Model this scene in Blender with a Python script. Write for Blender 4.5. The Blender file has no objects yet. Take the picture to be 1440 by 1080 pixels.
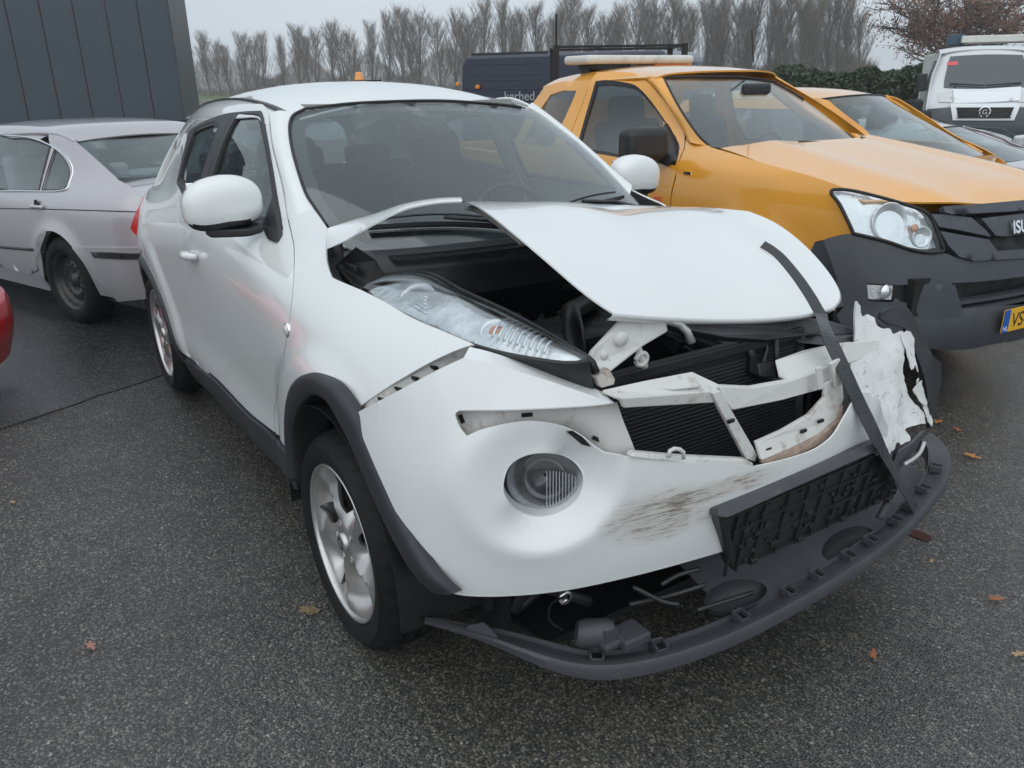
import bpy, bmesh, math, random
import numpy as np
from mathutils import Vector, Matrix, noise
from mathutils.geometry import delaunay_2d_cdt
random.seed(7); np.random.seed(7)
C = bpy.context.scene.collection
SC = bpy.context.scene
# ---------------------------------------------------------------- camera
CAMP = np.array([1.955, -1.528, 1.555]); YAW, PITCH, ROLL, FPX = 2.5685, .359, -.0148, 1134.
def _rot(yaw, pitch, roll):
    cy, sy, cp, sp = math.cos(yaw), math.sin(yaw), math.cos(pitch), math.sin(pitch)
    f = np.array([cy*cp, sy*cp, -sp]); r = np.cross(f, [0, 0, 1]); r /= np.linalg.norm(r); u = np.cross(r, f)
    c, s = math.cos(roll), math.sin(roll)
    return np.array([c*r+s*u, -(c*u-s*r), f])
CM = _rot(YAW, PITCH, ROLL)
cam = bpy.data.cameras.new('camera'); camo = bpy.data.objects.new('camera', cam); C.objects.link(camo)
cam.sensor_width = 36; cam.lens = FPX/1440*36; cam.clip_start = .05; cam.clip_end = 2000
_m = Matrix([[CM[0][i], -CM[1][i], -CM[2][i], CAMP[i]] for i in range(3)]+[[0, 0, 0, 1]])
camo.matrix_world = _m
SC.camera = camo
# ---------------------------------------------------------------- sky, sun, exposure
SUN_EL, SUN_AZ = math.radians(52), math.radians(-40)      # high, from behind the photographer's left, veiled by cloud
W = bpy.data.worlds.new('World'); SC.world = W; W.use_nodes = True
wn = W.node_tree.nodes; wl = W.node_tree.links; wn.clear()
wo = wn.new('ShaderNodeOutputWorld'); bg = wn.new('ShaderNodeBackground')
sky = wn.new('ShaderNodeTexSky'); sky.sky_type = 'NISHITA'; sky.sun_disc = False
sky.sun_elevation = SUN_EL; sky.sun_rotation = math.radians(90)-SUN_AZ; sky.air_density = 1.0; sky.dust_density = 6.0; sky.ozone_density = 1.0
bw = wn.new('ShaderNodeRGBToBW'); cl = wn.new('ShaderNodeMix'); cl.data_type = 'RGBA'; cl.inputs[0].default_value = .90
grey = wn.new('ShaderNodeMix'); grey.data_type = 'RGBA'; grey.blend_type = 'MULTIPLY'; grey.inputs[0].default_value = 1
tcw = wn.new('ShaderNodeTexCoord'); mpw = wn.new('ShaderNodeMapping'); mpw.inputs['Scale'].default_value = (1, 1, 3.0)
nzw = wn.new('ShaderNodeTexNoise'); nzw.inputs['Scale'].default_value = 1.6; nzw.inputs['Detail'].default_value = 4; nzw.inputs['Roughness'].default_value = .5
crw = wn.new('ShaderNodeValToRGB'); crw.color_ramp.elements[0].position = .25; crw.color_ramp.elements[1].position = .75
crw.color_ramp.elements[0].color = (8.9, 10.2, 11.3, 1); crw.color_ramp.elements[1].color = (11.1, 12.3, 13.3, 1)   # even stratus cloud deck
wl.new(tcw.outputs['Generated'], mpw.inputs[0]); wl.new(mpw.outputs[0], nzw.inputs['Vector']); wl.new(nzw.outputs[0], crw.inputs[0])
wl.new(sky.outputs[0], cl.inputs[6]); wl.new(crw.outputs[0], cl.inputs[7]); wl.new(cl.outputs[2], bg.inputs[0]); wl.new(bg.outputs[0], wo.inputs[0])
bg.inputs[1].default_value = .055
sun = bpy.data.lights.new('sun', 'SUN'); suno = bpy.data.objects.new('sun', sun); C.objects.link(suno)
sun.energy = .9; sun.angle = math.radians(110); sun.color = (1, .975, .94)
suno.rotation_euler = (math.radians(90)-SUN_EL, 0, SUN_AZ+math.radians(90)); suno.location = (0, 0, 30)
vs = SC.view_settings; vs.view_transform = 'Standard'; vs.look = 'None'; vs.exposure = .42; vs.gamma = 1; vs.use_curve_mapping = False
SC.render.engine = 'CYCLES'
# ---------------------------------------------------------------- helpers: frames and pixels
class Fr:
    """a thing's own axes: x forward, y to its left, z up, standing at loc, turned by yaw"""
    def __init__(s, loc=(0, 0, 0), yaw=0., sc=1.):
        s.loc = np.array(loc, float); s.yaw = yaw; s.sc = sc
        c, n = math.cos(yaw), math.sin(yaw); s.R = np.array([[c, -n, 0], [n, c, 0], [0, 0, 1.]])
    def ray(s, u, v):
        d = CM.T @ np.array([(u-720)/FPX, (v-540)/FPX, 1.])
        return s.R.T @ (CAMP-s.loc)/s.sc, s.R.T @ d/s.sc
    def at(s, u, v, **k):
        o, d = s.ray(u, v); (a, val), = k.items(); i = 'xyz'.index(a)
        return o+d*(val-o[i])/d[i]
    def dp(s, u, v, depth):
        o, d = s.ray(u, v); return o+d*depth
    def pr(s, P):
        Q = (np.atleast_2d(P)*s.sc) @ s.R.T + s.loc - CAMP; q = Q @ CM.T
        return np.c_[720+FPX*q[:, 0]/q[:, 2], 540+FPX*q[:, 1]/q[:, 2]]
W0 = Fr()
def inv(fr, F, uv, dom, n=48):
    """surface parameters (a,b) whose point is seen at each pixel: grid search then Newton"""
    uv = np.atleast_2d(np.array(uv, float)); a0, a1, b0, b1 = dom
    A, B = np.meshgrid(np.linspace(a0, a1, n), np.linspace(b0, b1, n)); A = A.ravel(); B = B.ravel()
    G = fr.pr(F(A, B)); D = np.linalg.norm(F(A, B)*fr.sc @ fr.R.T+fr.loc-CAMP, axis=1)
    out = []
    for t in uv:
        e = np.linalg.norm(G-t, axis=1); i = np.argmin(e+3*D)
        p = np.array([A[i], B[i]])
        for _ in range(14):
            h = 1e-4
            q = fr.pr(F(np.array([p[0], p[0]+h, p[0]]), np.array([p[1], p[1], p[1]+h])))
            J = np.array([(q[1]-q[0])/h, (q[2]-q[0])/h]).T
            try: st = np.linalg.solve(J.T@J+1e-3*np.eye(2)*np.trace(J.T@J)*.01, J.T@(t-q[0]))
            except Exception: break
            st = np.clip(st, -.08, .08); p = p+st
            p = np.array([min(max(p[0], a0), a1), min(max(p[1], b0), b1)])
        out.append(p)
    return np.array(out)
# ---------------------------------------------------------------- helpers: curves and surfaces
def cr(P, n=6, closed=False):
    P = np.array(P, float); k = len(P)
    if k < 3 and not closed: return np.array([P[0]+(P[-1]-P[0])*t for t in np.linspace(0, 1, n+1)])
    out = []
    for i in range(k if closed else k-1):
        if closed: a, b, c, d = P[(i-1) % k], P[i], P[(i+1) % k], P[(i+2) % k]
        else:
            b, c = P[i], P[i+1]; a = P[i-1] if i else 2*b-c; d = P[i+2] if i+2 < k else 2*c-b
        for t in np.arange(n)/n:
            out.append(.5*(2*b+(c-a)*t+(2*a-5*b+4*c-d)*t*t+(3*b-a-3*c+d)*t**3))
    if not closed: out.append(P[-1])
    return np.array(out)
def segs(*ss, n=5):
    """closed outline made of smooth segments that meet at corners"""
    out = []
    for s in ss:
        c = cr(s, n); out += list(c[:-1])
    return np.array(out)
def natA(x):
    n = len(x); h = np.diff(x); A = np.eye(n); B = np.zeros((n, n))
    for i in range(1, n-1):
        A[i, i-1], A[i, i], A[i, i+1] = h[i-1]/6, (h[i-1]+h[i])/3, h[i]/6
        B[i, i-1], B[i, i], B[i, i+1] = 1/h[i-1], -1/h[i-1]-1/h[i], 1/h[i]
    return np.linalg.solve(A, B)
def spl(x, y):
    x = np.array(x, float); y = np.array(y, float); Mo = natA(x) @ y
    def f(t):
        t = np.asarray(t, float); tc = np.clip(t, x[0], x[-1]); i = np.clip(np.searchsorted(x, tc)-1, 0, len(x)-2)
        h = x[i+1]-x[i]; a = (x[i+1]-tc)/h; b = (tc-x[i])/h
        if y.ndim > 1: h, a, b = h[..., None], a[..., None], b[..., None]
        r = a*y[i]+b*y[i+1]+((a**3-a)*Mo[i]+(b**3-b)*Mo[i+1])*h*h/6
        return r
    return f
def tab(xs, zs, V):
    """smooth table: V[i][j] at xs[i], zs[j]"""
    xs = np.array(xs, float); V = np.array(V, float); fz = spl(zs, V.T); A = natA(xs)
    def f(x, z):
        v = fz(np.asarray(z, float)); Mo = v @ A.T
        xc = np.clip(x, xs[0], xs[-1]); i = np.clip(np.searchsorted(xs, xc)-1, 0, len(xs)-2); r = np.arange(len(xc))
        h = xs[i+1]-xs[i]; a = (xs[i+1]-xc)/h; b = (xc-xs[i])/h
        return a*v[r, i]+b*v[r, i+1]+((a**3-a)*Mo[r, i]+(b**3-b)*Mo[r, i+1])*h*h/6
    return f
def sst(a, b, x):
    t = np.clip((x-a)/(b-a), 0, 1); return t*t*(3-2*t)
def inpoly(P, poly):
    x, y = P[:, 0], P[:, 1]; r = np.zeros(len(P), bool); q = np.roll(poly, 1, 0)
    for (x0, y0), (x1, y1) in zip(poly, q):
        c = (y0 > y) != (y1 > y)
        if c.any():
            with np.errstate(divide='ignore', invalid='ignore'):
                r ^= c & (x < (x1-x0)*(y-y0)/(y1-y0)+x0)
    return r
def resamp(poly, step):
    out = []
    for a, b in zip(poly, np.roll(poly, -1, 0)):
        d = np.linalg.norm(b-a); k = max(1, int(math.ceil(d/step)))
        for i in range(k): out.append(a+(b-a)*i/k)
    out = np.array(out); keep = [0]
    for i in range(1, len(out)):
        if np.linalg.norm(out[i]-out[keep[-1]]) > step*.18: keep.append(i)
    if np.linalg.norm(out[keep[-1]]-out[0]) < step*.18: keep.pop()
    return out[keep]
def cdt(outer, holes=(), step=.03):
    loops = [resamp(np.array(outer), step)]+[resamp(np.array(h), step) for h in holes]
    allb = np.concatenate(loops); E = []; o = 0
    for l in loops:
        E += [(o+i, o+(i+1) % len(l)) for i in range(len(l))]; o += len(l)
    lo, hi = allb.min(0), allb.max(0)
    gx, gy = np.meshgrid(np.arange(lo[0]+step/2, hi[0], step), np.arange(lo[1]+step/2, hi[1], step*.87))
    gx[1::2] += step/2
    G = np.c_[gx.ravel(), gy.ravel()]; m = inpoly(G, loops[0])
    for h in loops[1:]: m &= ~inpoly(G, h)
    G = G[m]
    if len(G):
        d = np.min(np.linalg.norm(G[:, None]-allb[None], axis=2), axis=1) if len(G)*len(allb) < 4e6 else np.array([np.min(np.linalg.norm(allb-g, axis=1)) for g in G])
        G = G[d > step*.45]
    P = np.concatenate([allb, G]) if len(G) else allb
    r = delaunay_2d_cdt([Vector(p) for p in P], E, [], 0, 1e-7)
    V = np.array([(v.x, v.y) for v in r[0]]); Fc = np.array([list(f) for f in r[2] if len(f) == 3], int).reshape(-1, 3)
    cen = V[Fc].mean(1); m = inpoly(cen, loops[0])
    for h in loops[1:]: m &= ~inpoly(cen, h)
    return V, Fc[m].tolist()
# ---------------------------------------------------------------- helpers: objects
def link(o, parent=None, **k):
    C.objects.link(o)
    if parent is not None: o.parent = parent
    for a, b in k.items(): o[a] = b
    return o
def root(name, fr, label, cat, group=None):
    o = bpy.data.objects.new(name, None); o.empty_display_size = .2
    o.location = fr.loc; o.rotation_euler = (0, 0, fr.yaw); o.scale = (fr.sc,)*3; link(o, label=label, category=cat)
    if group: o['group'] = group
    return o
def tag(o, label, cat, group=None):
    o['label'] = label; o['category'] = cat
    if group: o['group'] = group
    return o
def thicken(V, F, t):
    """give a sheet a back face and a rim of its own, so that edges stay crisp"""
    V = np.asarray(V, float); N = np.zeros_like(V); cnt = {}
    for f in F:
        p = V[list(f)]; n = np.cross(p[1]-p[0], p[2]-p[0]) if len(f) == 3 else np.cross(p[2]-p[0], p[3]-p[1])
        for i in f: N[i] += n
        for i, j in zip(f, tuple(f[1:])+(f[0],)): cnt[(i, j)] = 1
    N /= (np.linalg.norm(N, axis=1)[:, None]+1e-12); B = V-N*t; n0 = len(V)
    F2 = [tuple(i+n0 for i in f[::-1]) for f in F]; bd = [e for e in cnt if (e[1], e[0]) not in cnt]
    ids = sorted({i for e in bd for i in e}); mp = {v: k for k, v in enumerate(ids)}; m = len(ids)
    R = [(2*n0+mp[j], 2*n0+mp[i], 2*n0+m+mp[i], 2*n0+m+mp[j]) for i, j in bd]
    return np.concatenate([V, B, V[ids], B[ids]]), list(F)+F2+R, len(F), len(F2)
def mk(name, V, F, mat, parent=None, smooth=True, out=None, solid=0, bevel=0, seg=2, sub=0, auto=None, mat2=None):
    V = np.asarray(V, float); F = [tuple(int(i) for i in f) for f in F]
    if out is not None:
        s = 0
        for f in F:
            p = V[list(f)]; n = np.cross(p[1]-p[0], p[2]-p[0]) if len(f) == 3 else np.cross(p[2]-p[0], p[3]-p[1]) if len(f) == 4 else sum(np.cross(p[i]-p[0], p[i+1]-p[0]) for i in range(1, len(f)-1))
            s += np.dot(n, out(p.mean(0)) if callable(out) else out)
        if s < 0: F = [f[::-1] for f in F]
    nf = None
    if solid: V, F, nf, nb = thicken(V, F, solid)
    me = bpy.data.meshes.new(name); me.from_pydata([tuple(v) for v in V], [], F)
    if smooth: me.polygons.foreach_set('use_smooth', [True]*len(me.polygons))
    me.materials.append(mat)
    if mat2 is not None and nf is not None:
        me.materials.append(mat2); me.polygons.foreach_set('material_index', [0]*nf+[1]*nb+[0]*(len(F)-nf-nb))
    me.update()
    if smooth and auto is not None: me.set_sharp_from_angle(angle=math.radians(auto))
    o = bpy.data.objects.new(name, me); link(o, parent)
    if sub:
        m = o.modifiers.new('sub', 'SUBSURF'); m.levels = m.render_levels = sub
    if bevel:
        m = o.modifiers.new('bevel', 'BEVEL'); m.width = bevel; m.segments = seg; m.limit_method = 'ANGLE'; m.angle_limit = math.radians(40)
    return o
class MB:
    """collects boxes, tubes, lathes and prisms into one mesh"""
    def __init__(s): s.V = []; s.F = []
    def add(s, V, F):
        o = len(s.V); s.V += [tuple(v) for v in V]; s.F += [tuple(int(i)+o for i in f) for f in F]; return s
    def box(s, c, d, R=None):
        c = np.array(c, float); d = np.array(d, float)/2
        P = np.array([(x, y, z) for x in (-1, 1) for y in (-1, 1) for z in (-1, 1)])*d
        if R is not None: P = P @ np.array(R).T
        return s.add(P+c, [(0, 1, 3, 2), (4, 6, 7, 5), (0, 4, 5, 1), (2, 3, 7, 6), (0, 2, 6, 4), (1, 5, 7, 3)])
    def tube(s, P, r, k=8, cap=True):
        P = np.array(P, float); n = len(P); r = np.broadcast_to(np.array(r, float), (n,))
        T = np.gradient(P, axis=0); V = []; up = np.array([0, 0, 1.])
        for i in range(n):
            t = T[i]/(np.linalg.norm(T[i])+1e-12)
            a = np.cross(t, up)
            if np.linalg.norm(a) < .1: a = np.cross(t, [1., 0, 0])
            a /= np.linalg.norm(a); b = np.cross(t, a)
            for j in range(k):
                w = 2*math.pi*j/k; V.append(P[i]+r[i]*(math.cos(w)*a+math.sin(w)*b))
        F = [(i*k+j, i*k+(j+1) % k, (i+1)*k+(j+1) % k, (i+1)*k+j) for i in range(n-1) for j in range(k)]
        if cap: F += [tuple(range(k))[::-1], tuple(range((n-1)*k, n*k))]
        return s.add(V, F)
    def strip(s, P, wd, hh):
        """flat bar along points P; wd, hh: half width and half height direction vectors per point or one for all"""
        P = np.array(P, float); n = len(P); wd = np.broadcast_to(np.array(wd, float), (n, 3)); hh = np.broadcast_to(np.array(hh, float), (n, 3))
        V = []
        for p, a, b in zip(P, wd, hh): V += [p-a-b, p+a-b, p+a+b, p-a+b]
        F = [(i*4+j, i*4+(j+1) % 4, i*4+4+(j+1) % 4, i*4+4+j) for i in range(n-1) for j in range(4)]
        F += [(3, 2, 1, 0), tuple(range(n*4-4, n*4))]
        return s.add(V, F)
    def lathe(s, prof, c=(0, 0, 0), ax='y', k=32, R=None):
        """prof: list of (radius, along)"""
        V = []; n = len(prof)
        for r, h in prof:
            for j in range(k):
                w = 2*math.pi*j/k; x, z = r*math.cos(w), r*math.sin(w)
                v = {'y': (x, h, z), 'x': (h, x, z), 'z': (x, z, h)}[ax]; V.append(v)
        V = np.array(V, float)
        if R is not None: V = V @ np.array(R).T
        F = [(i*k+j, i*k+(j+1) % k, (i+1)*k+(j+1) % k, (i+1)*k+j) for i in range(n-1) for j in range(k)]
        return s.add(V+np.array(c, float), F)
    def prism(s, P, d):
        """polygon P (3-D points) extruded along vector d"""
        P = np.array(P, float); n = len(P); d = np.array(d, float)
        return s.add(np.concatenate([P, P+d]), [tuple(range(n))[::-1], tuple(range(n, 2*n))]+[(i, (i+1) % n, n+(i+1) % n, n+i) for i in range(n)])
    def go(s, name, mat, parent=None, smooth=False, bevel=0, seg=2, sub=0, auto=None):
        o = mk(name, np.array(s.V), s.F, mat, parent, smooth=smooth or auto is not None, auto=auto, sub=sub)
        bm = bmesh.new(); bm.from_mesh(o.data); bmesh.ops.recalc_face_normals(bm, faces=bm.faces); bm.to_mesh(o.data); bm.free()
        if auto is not None: o.data.set_sharp_from_angle(angle=math.radians(auto))
        if bevel:
            m = o.modifiers.new('bevel', 'BEVEL'); m.width = bevel; m.segments = seg; m.limit_method = 'ANGLE'; m.angle_limit = math.radians(35); m.harden_normals = False
        return o
def net(rows, nu=6, nv=6):
    """smooth patch through a net of points (rows x cols); returns V, F"""
    A = np.array([cr(r, nu) for r in rows]); B = np.array([cr(A[:, j], nv) for j in range(A.shape[1])])   # cols, rows
    B = B.transpose(1, 0, 2); n, m = B.shape[:2]
    return B.reshape(-1, 3), [(i*m+j, i*m+j+1, (i+1)*m+j+1, (i+1)*m+j) for i in range(n-1) for j in range(m-1)]
def panel(name, fr, F, dom, outline, mat, parent, holes=(), step=.03, solid=.004, out=None, px=True, off=0, crack=None):
    """a trimmed piece of the surface F; outline in pixels of the photograph (px) or in the surface's own parameters"""
    f = lambda o: inv(fr, F, o, dom) if px else np.array(o, float)
    O = f(outline); H = [f(h) for h in holes]
    V, T = cdt(O, H, step); P = F(V[:, 0], V[:, 1])
    return mk(name, P, T, mat, parent, out=out, solid=solid)
def copytree(o, parent=None):
    c = o.copy(); link(c, parent)
    for ch in list(o.children): copytree(ch, c)
    return c
def text(name, s, size, loc, ex, ey, mat, parent, ext=.002, bold=0, align='LEFT', sx=1.):
    """flat lettering standing on axes ex (reading direction) and ey (up)"""
    cu = bpy.data.curves.new(name, 'FONT'); cu.body = s; cu.size = size; cu.extrude = ext; cu.align_x = align; cu.offset = bold
    t = bpy.data.objects.new('tmp', cu); C.objects.link(t); dg = bpy.context.evaluated_depsgraph_get()
    me = bpy.data.meshes.new_from_object(t.evaluated_get(dg)); bpy.data.objects.remove(t)
    ex = np.array(ex, float)/np.linalg.norm(ex); ey = np.array(ey, float); ey -= ex*np.dot(ex, ey); ey /= np.linalg.norm(ey); ez = np.cross(ex, ey)
    for v in me.vertices:
        c = v.co; v.co = Vector(np.array(loc)+ex*c[0]*sx+ey*c[1]+ez*c[2])
    me.materials.clear(); me.materials.append(mat); o = bpy.data.objects.new(name, me); return link(o, parent)
# ---------------------------------------------------------------- helpers: materials
def pm(name, col, rough=.5, metal=0, coat=0, spec=.5, vary=None, bump=None, rvar=None, emit=None, grime=None, coord='Object', cr_=.03):
    """principled material; vary=(scale, amount), bump=(scale, strength), rvar=(scale, lo, hi), grime=(scale, threshold, colour, amount)"""
    m = bpy.data.materials.new(name); m.use_nodes = True; nt = m.node_tree; N = nt.nodes; L = nt.links; b = N['Principled BSDF']
    b.inputs['Base Color'].default_value = (*col, 1); b.inputs['Roughness'].default_value = rough; b.inputs['Metallic'].default_value = metal
    b.inputs['Coat Weight'].default_value = coat; b.inputs['Coat Roughness'].default_value = cr_; b.inputs['Specular IOR Level'].default_value = spec
    tc = N.new('ShaderNodeTexCoord'); o = tc.outputs[coord]
    def nz(sc, det=4, ro=.6):
        n = N.new('ShaderNodeTexNoise'); n.inputs['Scale'].default_value = sc; n.inputs['Detail'].default_value = det; n.inputs['Roughness'].default_value = ro; L.new(o, n.inputs['Vector']); return n.outputs[0]
    def mr(x, a, b_, c, d):
        n = N.new('ShaderNodeMapRange'); n.inputs[1].default_value = a; n.inputs[2].default_value = b_; n.inputs[3].default_value = c; n.inputs[4].default_value = d; L.new(x, n.inputs[0]); return n.outputs[0]
    src = None
    if vary:
        mx = N.new('ShaderNodeMix'); mx.data_type = 'RGBA'; mx.blend_type = 'MULTIPLY'; mx.inputs[0].default_value = 1; mx.inputs[6].default_value = (*col, 1)
        L.new(mr(nz(vary[0]), .25, .75, 1-vary[1], 1+vary[1]), mx.inputs[7]); src = mx.outputs[2]
    if grime:
        mx = N.new('ShaderNodeMix'); mx.data_type = 'RGBA'; L.new(mr(nz(grime[0], 6, .7), grime[1], grime[1]+.12, 0, grime[3]), mx.inputs[0])
        if src: L.new(src, mx.inputs[6])
        else: mx.inputs[6].default_value = (*col, 1)
        mx.inputs[7].default_value = (*grime[2], 1); src = mx.outputs[2]
    if src: L.new(src, b.inputs['Base Color'])
    if rvar: L.new(mr(nz(rvar[0]), .3, .7, rvar[1], rvar[2]), b.inputs['Roughness'])
    if bump:
        bp = N.new('ShaderNodeBump'); bp.inputs['Strength'].default_value = bump[1]; bp.inputs['Distance'].default_value = .01; L.new(nz(bump[0], 3), bp.inputs['Height']); L.new(bp.outputs[0], b.inputs['Normal'])
    if emit: b.inputs['Emission Color'].default_value = (*emit[:3], 1); b.inputs['Emission Strength'].default_value = emit[3]
    return m
def drops(m, scale=90, size=.16, amount=.8, strength=.35, coord='Object'):
    """raindrops standing on a surface: bump only"""
    nt = m.node_tree; N = nt.nodes; L = nt.links; b = [n for n in N if n.type in ('BSDF_PRINCIPLED',)][0]
    tc = N.new('ShaderNodeTexCoord'); v = N.new('ShaderNodeTexVoronoi'); v.inputs['Scale'].default_value = scale; v.inputs['Randomness'].default_value = 1; L.new(tc.outputs[coord], v.inputs['Vector'])
    r = N.new('ShaderNodeMapRange'); r.inputs[1].default_value = 0; r.inputs[2].default_value = size; r.inputs[3].default_value = 1; r.inputs[4].default_value = 0; r.interpolation_type = 'SMOOTHSTEP'; L.new(v.outputs['Distance'], r.inputs[0])
    bp = N.new('ShaderNodeBump'); bp.inputs['Strength'].default_value = strength; bp.inputs['Distance'].default_value = .002; L.new(r.outputs[0], bp.inputs['Height'])
    old = b.inputs['Normal'].links
    if old: L.new(old[0].from_socket, bp.inputs['Normal'])
    L.new(bp.outputs[0], b.inputs['Normal'])
    if 'Coat Normal' in b.inputs: L.new(bp.outputs[0], b.inputs['Coat Normal'])
    return m
def glass(name, tint=(.75, .82, .82), refl=1.0, rough=.0, ior=1.5, film=0, filmcol=(.3, .33, .35), drop=None):
    """thin pane: clear tint behind a Fresnel reflection, with optional raindrops and a diffuse veil painted for sky reflection"""
    m = bpy.data.materials.new(name); m.use_nodes = True; nt = m.node_tree; N = nt.nodes; L = nt.links; N.clear()
    o = N.new('ShaderNodeOutputMaterial'); mx = N.new('ShaderNodeMixShader'); t = N.new('ShaderNodeBsdfTransparent'); g = N.new('ShaderNodeBsdfGlossy'); f = N.new('ShaderNodeFresnel')
    t.inputs[0].default_value = (*tint, 1); g.inputs['Roughness'].default_value = rough; g.inputs[0].default_value = (refl,)*3+(1,); f.inputs[0].default_value = ior
    ge = N.new('ShaderNodeNewGeometry'); k1 = N.new('ShaderNodeMath'); k1.operation = 'MULTIPLY_ADD'; k1.inputs[1].default_value = -2; k1.inputs[2].default_value = 1; L.new(ge.outputs['Backfacing'], k1.inputs[0])
    k2 = N.new('ShaderNodeMath'); k2.operation = 'POWER'; k2.inputs[0].default_value = ior; L.new(k1.outputs[0], k2.inputs[1]); L.new(k2.outputs[0], f.inputs[0])     # same index from both faces of the pane
    L.new(f.outputs[0], mx.inputs[0]); s = t.outputs[0]
    if film:
        d = N.new('ShaderNodeBsdfDiffuse'); d.inputs[0].default_value = (*filmcol, 1); m2 = N.new('ShaderNodeMixShader'); m2.inputs[0].default_value = film; L.new(s, m2.inputs[1]); L.new(d.outputs[0], m2.inputs[2]); s = m2.outputs[0]
        if drop:
            tc = N.new('ShaderNodeTexCoord'); v = N.new('ShaderNodeTexVoronoi'); v.inputs['Scale'].default_value = drop[0]; L.new(tc.outputs['Object'], v.inputs['Vector'])
            n = N.new('ShaderNodeTexNoise'); n.inputs['Scale'].default_value = 9; L.new(tc.outputs['Object'], n.inputs['Vector'])
            r = N.new('ShaderNodeMapRange'); r.inputs[1].default_value = drop[1]; r.inputs[2].default_value = drop[1]*.5; r.inputs[3].default_value = film; r.inputs[4].default_value = drop[2]; L.new(v.outputs['Distance'], r.inputs[0])
            r2 = N.new('ShaderNodeMapRange'); r2.inputs[1].default_value = .45; r2.inputs[2].default_value = .6; r2.inputs[3].default_value = .25; r2.inputs[4].default_value = 1; L.new(n.outputs[0], r2.inputs[0])
            mu = N.new('ShaderNodeMath'); mu.operation = 'MULTIPLY'; L.new(r.outputs[0], mu.inputs[0]); L.new(r2.outputs[0], mu.inputs[1]); L.new(mu.outputs[0], m2.inputs[0])
    L.new(s, mx.inputs[1]); L.new(g.outputs[0], mx.inputs[2]); L.new(mx.outputs[0], o.inputs[0])
    return m
# ---------------------------------------------------------------- materials
WHITE = drops(pm('white_paint', (.76, .785, .785), .28, coat=1, cr_=.04, vary=(1.5, .015), grime=(5, .62, (.55, .54, .51), .15)), 120, .13, 1, .16)
WHITE_IN = pm('white_primer', (.60, .60, .575), .5, vary=(6, .06), grime=(14, .56, (.20, .16, .12), .55))
SCUFF = pm('scraped_white', (.70, .71, .70), .5, vary=(9, .05), grime=(26, .60, (.12, .115, .11), .7), bump=(60, .15))
def streaks(m, col, k=(7, 7, 80), rot=(.5, .3, .2), th=.60, amt=.85):
    """thin dark drag marks across a scraped surface"""
    nt = m.node_tree; N = nt.nodes; L = nt.links; b = N['Principled BSDF']; tc = N.new('ShaderNodeTexCoord'); src = b.inputs['Base Color'].links[0].from_socket
    mp = N.new('ShaderNodeMapping'); mp.inputs['Rotation'].default_value = rot; mp.inputs['Scale'].default_value = k; L.new(tc.outputs['Object'], mp.inputs[0])
    n = N.new('ShaderNodeTexNoise'); n.inputs['Scale'].default_value = 1.6; n.inputs['Detail'].default_value = 6; n.inputs['Roughness'].default_value = .75; L.new(mp.outputs[0], n.inputs['Vector'])
    n2 = N.new('ShaderNodeTexNoise'); n2.inputs['Scale'].default_value = 11; n2.inputs['Detail'].default_value = 2; L.new(tc.outputs['Object'], n2.inputs['Vector'])
    r = N.new('ShaderNodeMapRange'); r.inputs[1].default_value = th; r.inputs[2].default_value = th+.05; r.inputs[4].default_value = amt; L.new(n.outputs[0], r.inputs[0])
    r2 = N.new('ShaderNodeMapRange'); r2.inputs[1].default_value = .42; r2.inputs[2].default_value = .56; L.new(n2.outputs[0], r2.inputs[0])
    mu = N.new('ShaderNodeMath'); mu.operation = 'MULTIPLY'; L.new(r.outputs[0], mu.inputs[0]); L.new(r2.outputs[0], mu.inputs[1])
    x = N.new('ShaderNodeMix'); x.data_type = 'RGBA'; L.new(mu.outputs[0], x.inputs[0]); L.new(src, x.inputs[6]); x.inputs[7].default_value = (*col, 1); L.new(x.outputs[2], b.inputs['Base Color'])
streaks(SCUFF, (.10, .09, .08), (9, 9, 60), (.75, .35, .1), .58, .7); streaks(SCUFF, (.22, .20, .18), (30, 30, 30), (.2, .5, .6), .60, .5)
BLACKP = pm('black_plastic', (.018, .019, .021), .42, vary=(8, .2), rvar=(5, .32, .55))
BLACKW = drops(pm('black_plastic_wet', (.02, .021, .024), .34, vary=(8, .2)), 70, .2, 1, .5)
GREYP = pm('grey_plastic', (.056, .059, .068), .48, vary=(7, .18), rvar=(6, .38, .6), grime=(16, .6, (.14, .13, .12), .35))
DARKG = pm('dark_grey_plastic', (.026, .029, .034), .52, vary=(5, .15), grime=(20, .62, (.11, .11, .11), .3), bump=(300, .05))
NEARBLK = pm('engine_and_hole_black', (.008, .008, .009), .5, vary=(6, .5), rvar=(9, .3, .7))  # engine parts; also painted as the shade inside slots, holes and voids
DKMET = pm('dark_metal', (.05, .05, .053), .45, .6, vary=(9, .3))
ALLOY = pm('wheel_alloy', (.56, .55, .54), .30, .85, vary=(14, .06), grime=(10, .58, (.34, .27, .21), .4))
CHROME = pm('chrome', (.85, .86, .88), .08, 1)
REFL = pm('lamp_reflector', (.80, .80, .80), .16, .6, bump=(40, .3), vary=(22, .28))
RIBREF = pm('lamp_ribs', (.80, .82, .84), .20, .65)
TYRE = pm('tyre_rubber', (.009, .009, .0095), .72, spec=.3, vary=(12, .25), rvar=(10, .6, .85), grime=(9, .62, (.022, .021, .019), .4))
FABRIC = pm('seat_fabric', (.022, .023, .026), .9)
GLASSW = glass('windscreen_glass', (.86, .90, .90), ior=1.68, film=.012, filmcol=(.42, .48, .50))  # pale film colour stands in for reflected sky
GLASSS = glass('side_glass', (.50, .58, .58), film=.015, filmcol=(.55, .62, .62), drop=(110, .36, .5))
GLASSC = glass('tail_glass', (.82, .88, .88), ior=1.6, film=.015, filmcol=(.4, .47, .48))
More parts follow.
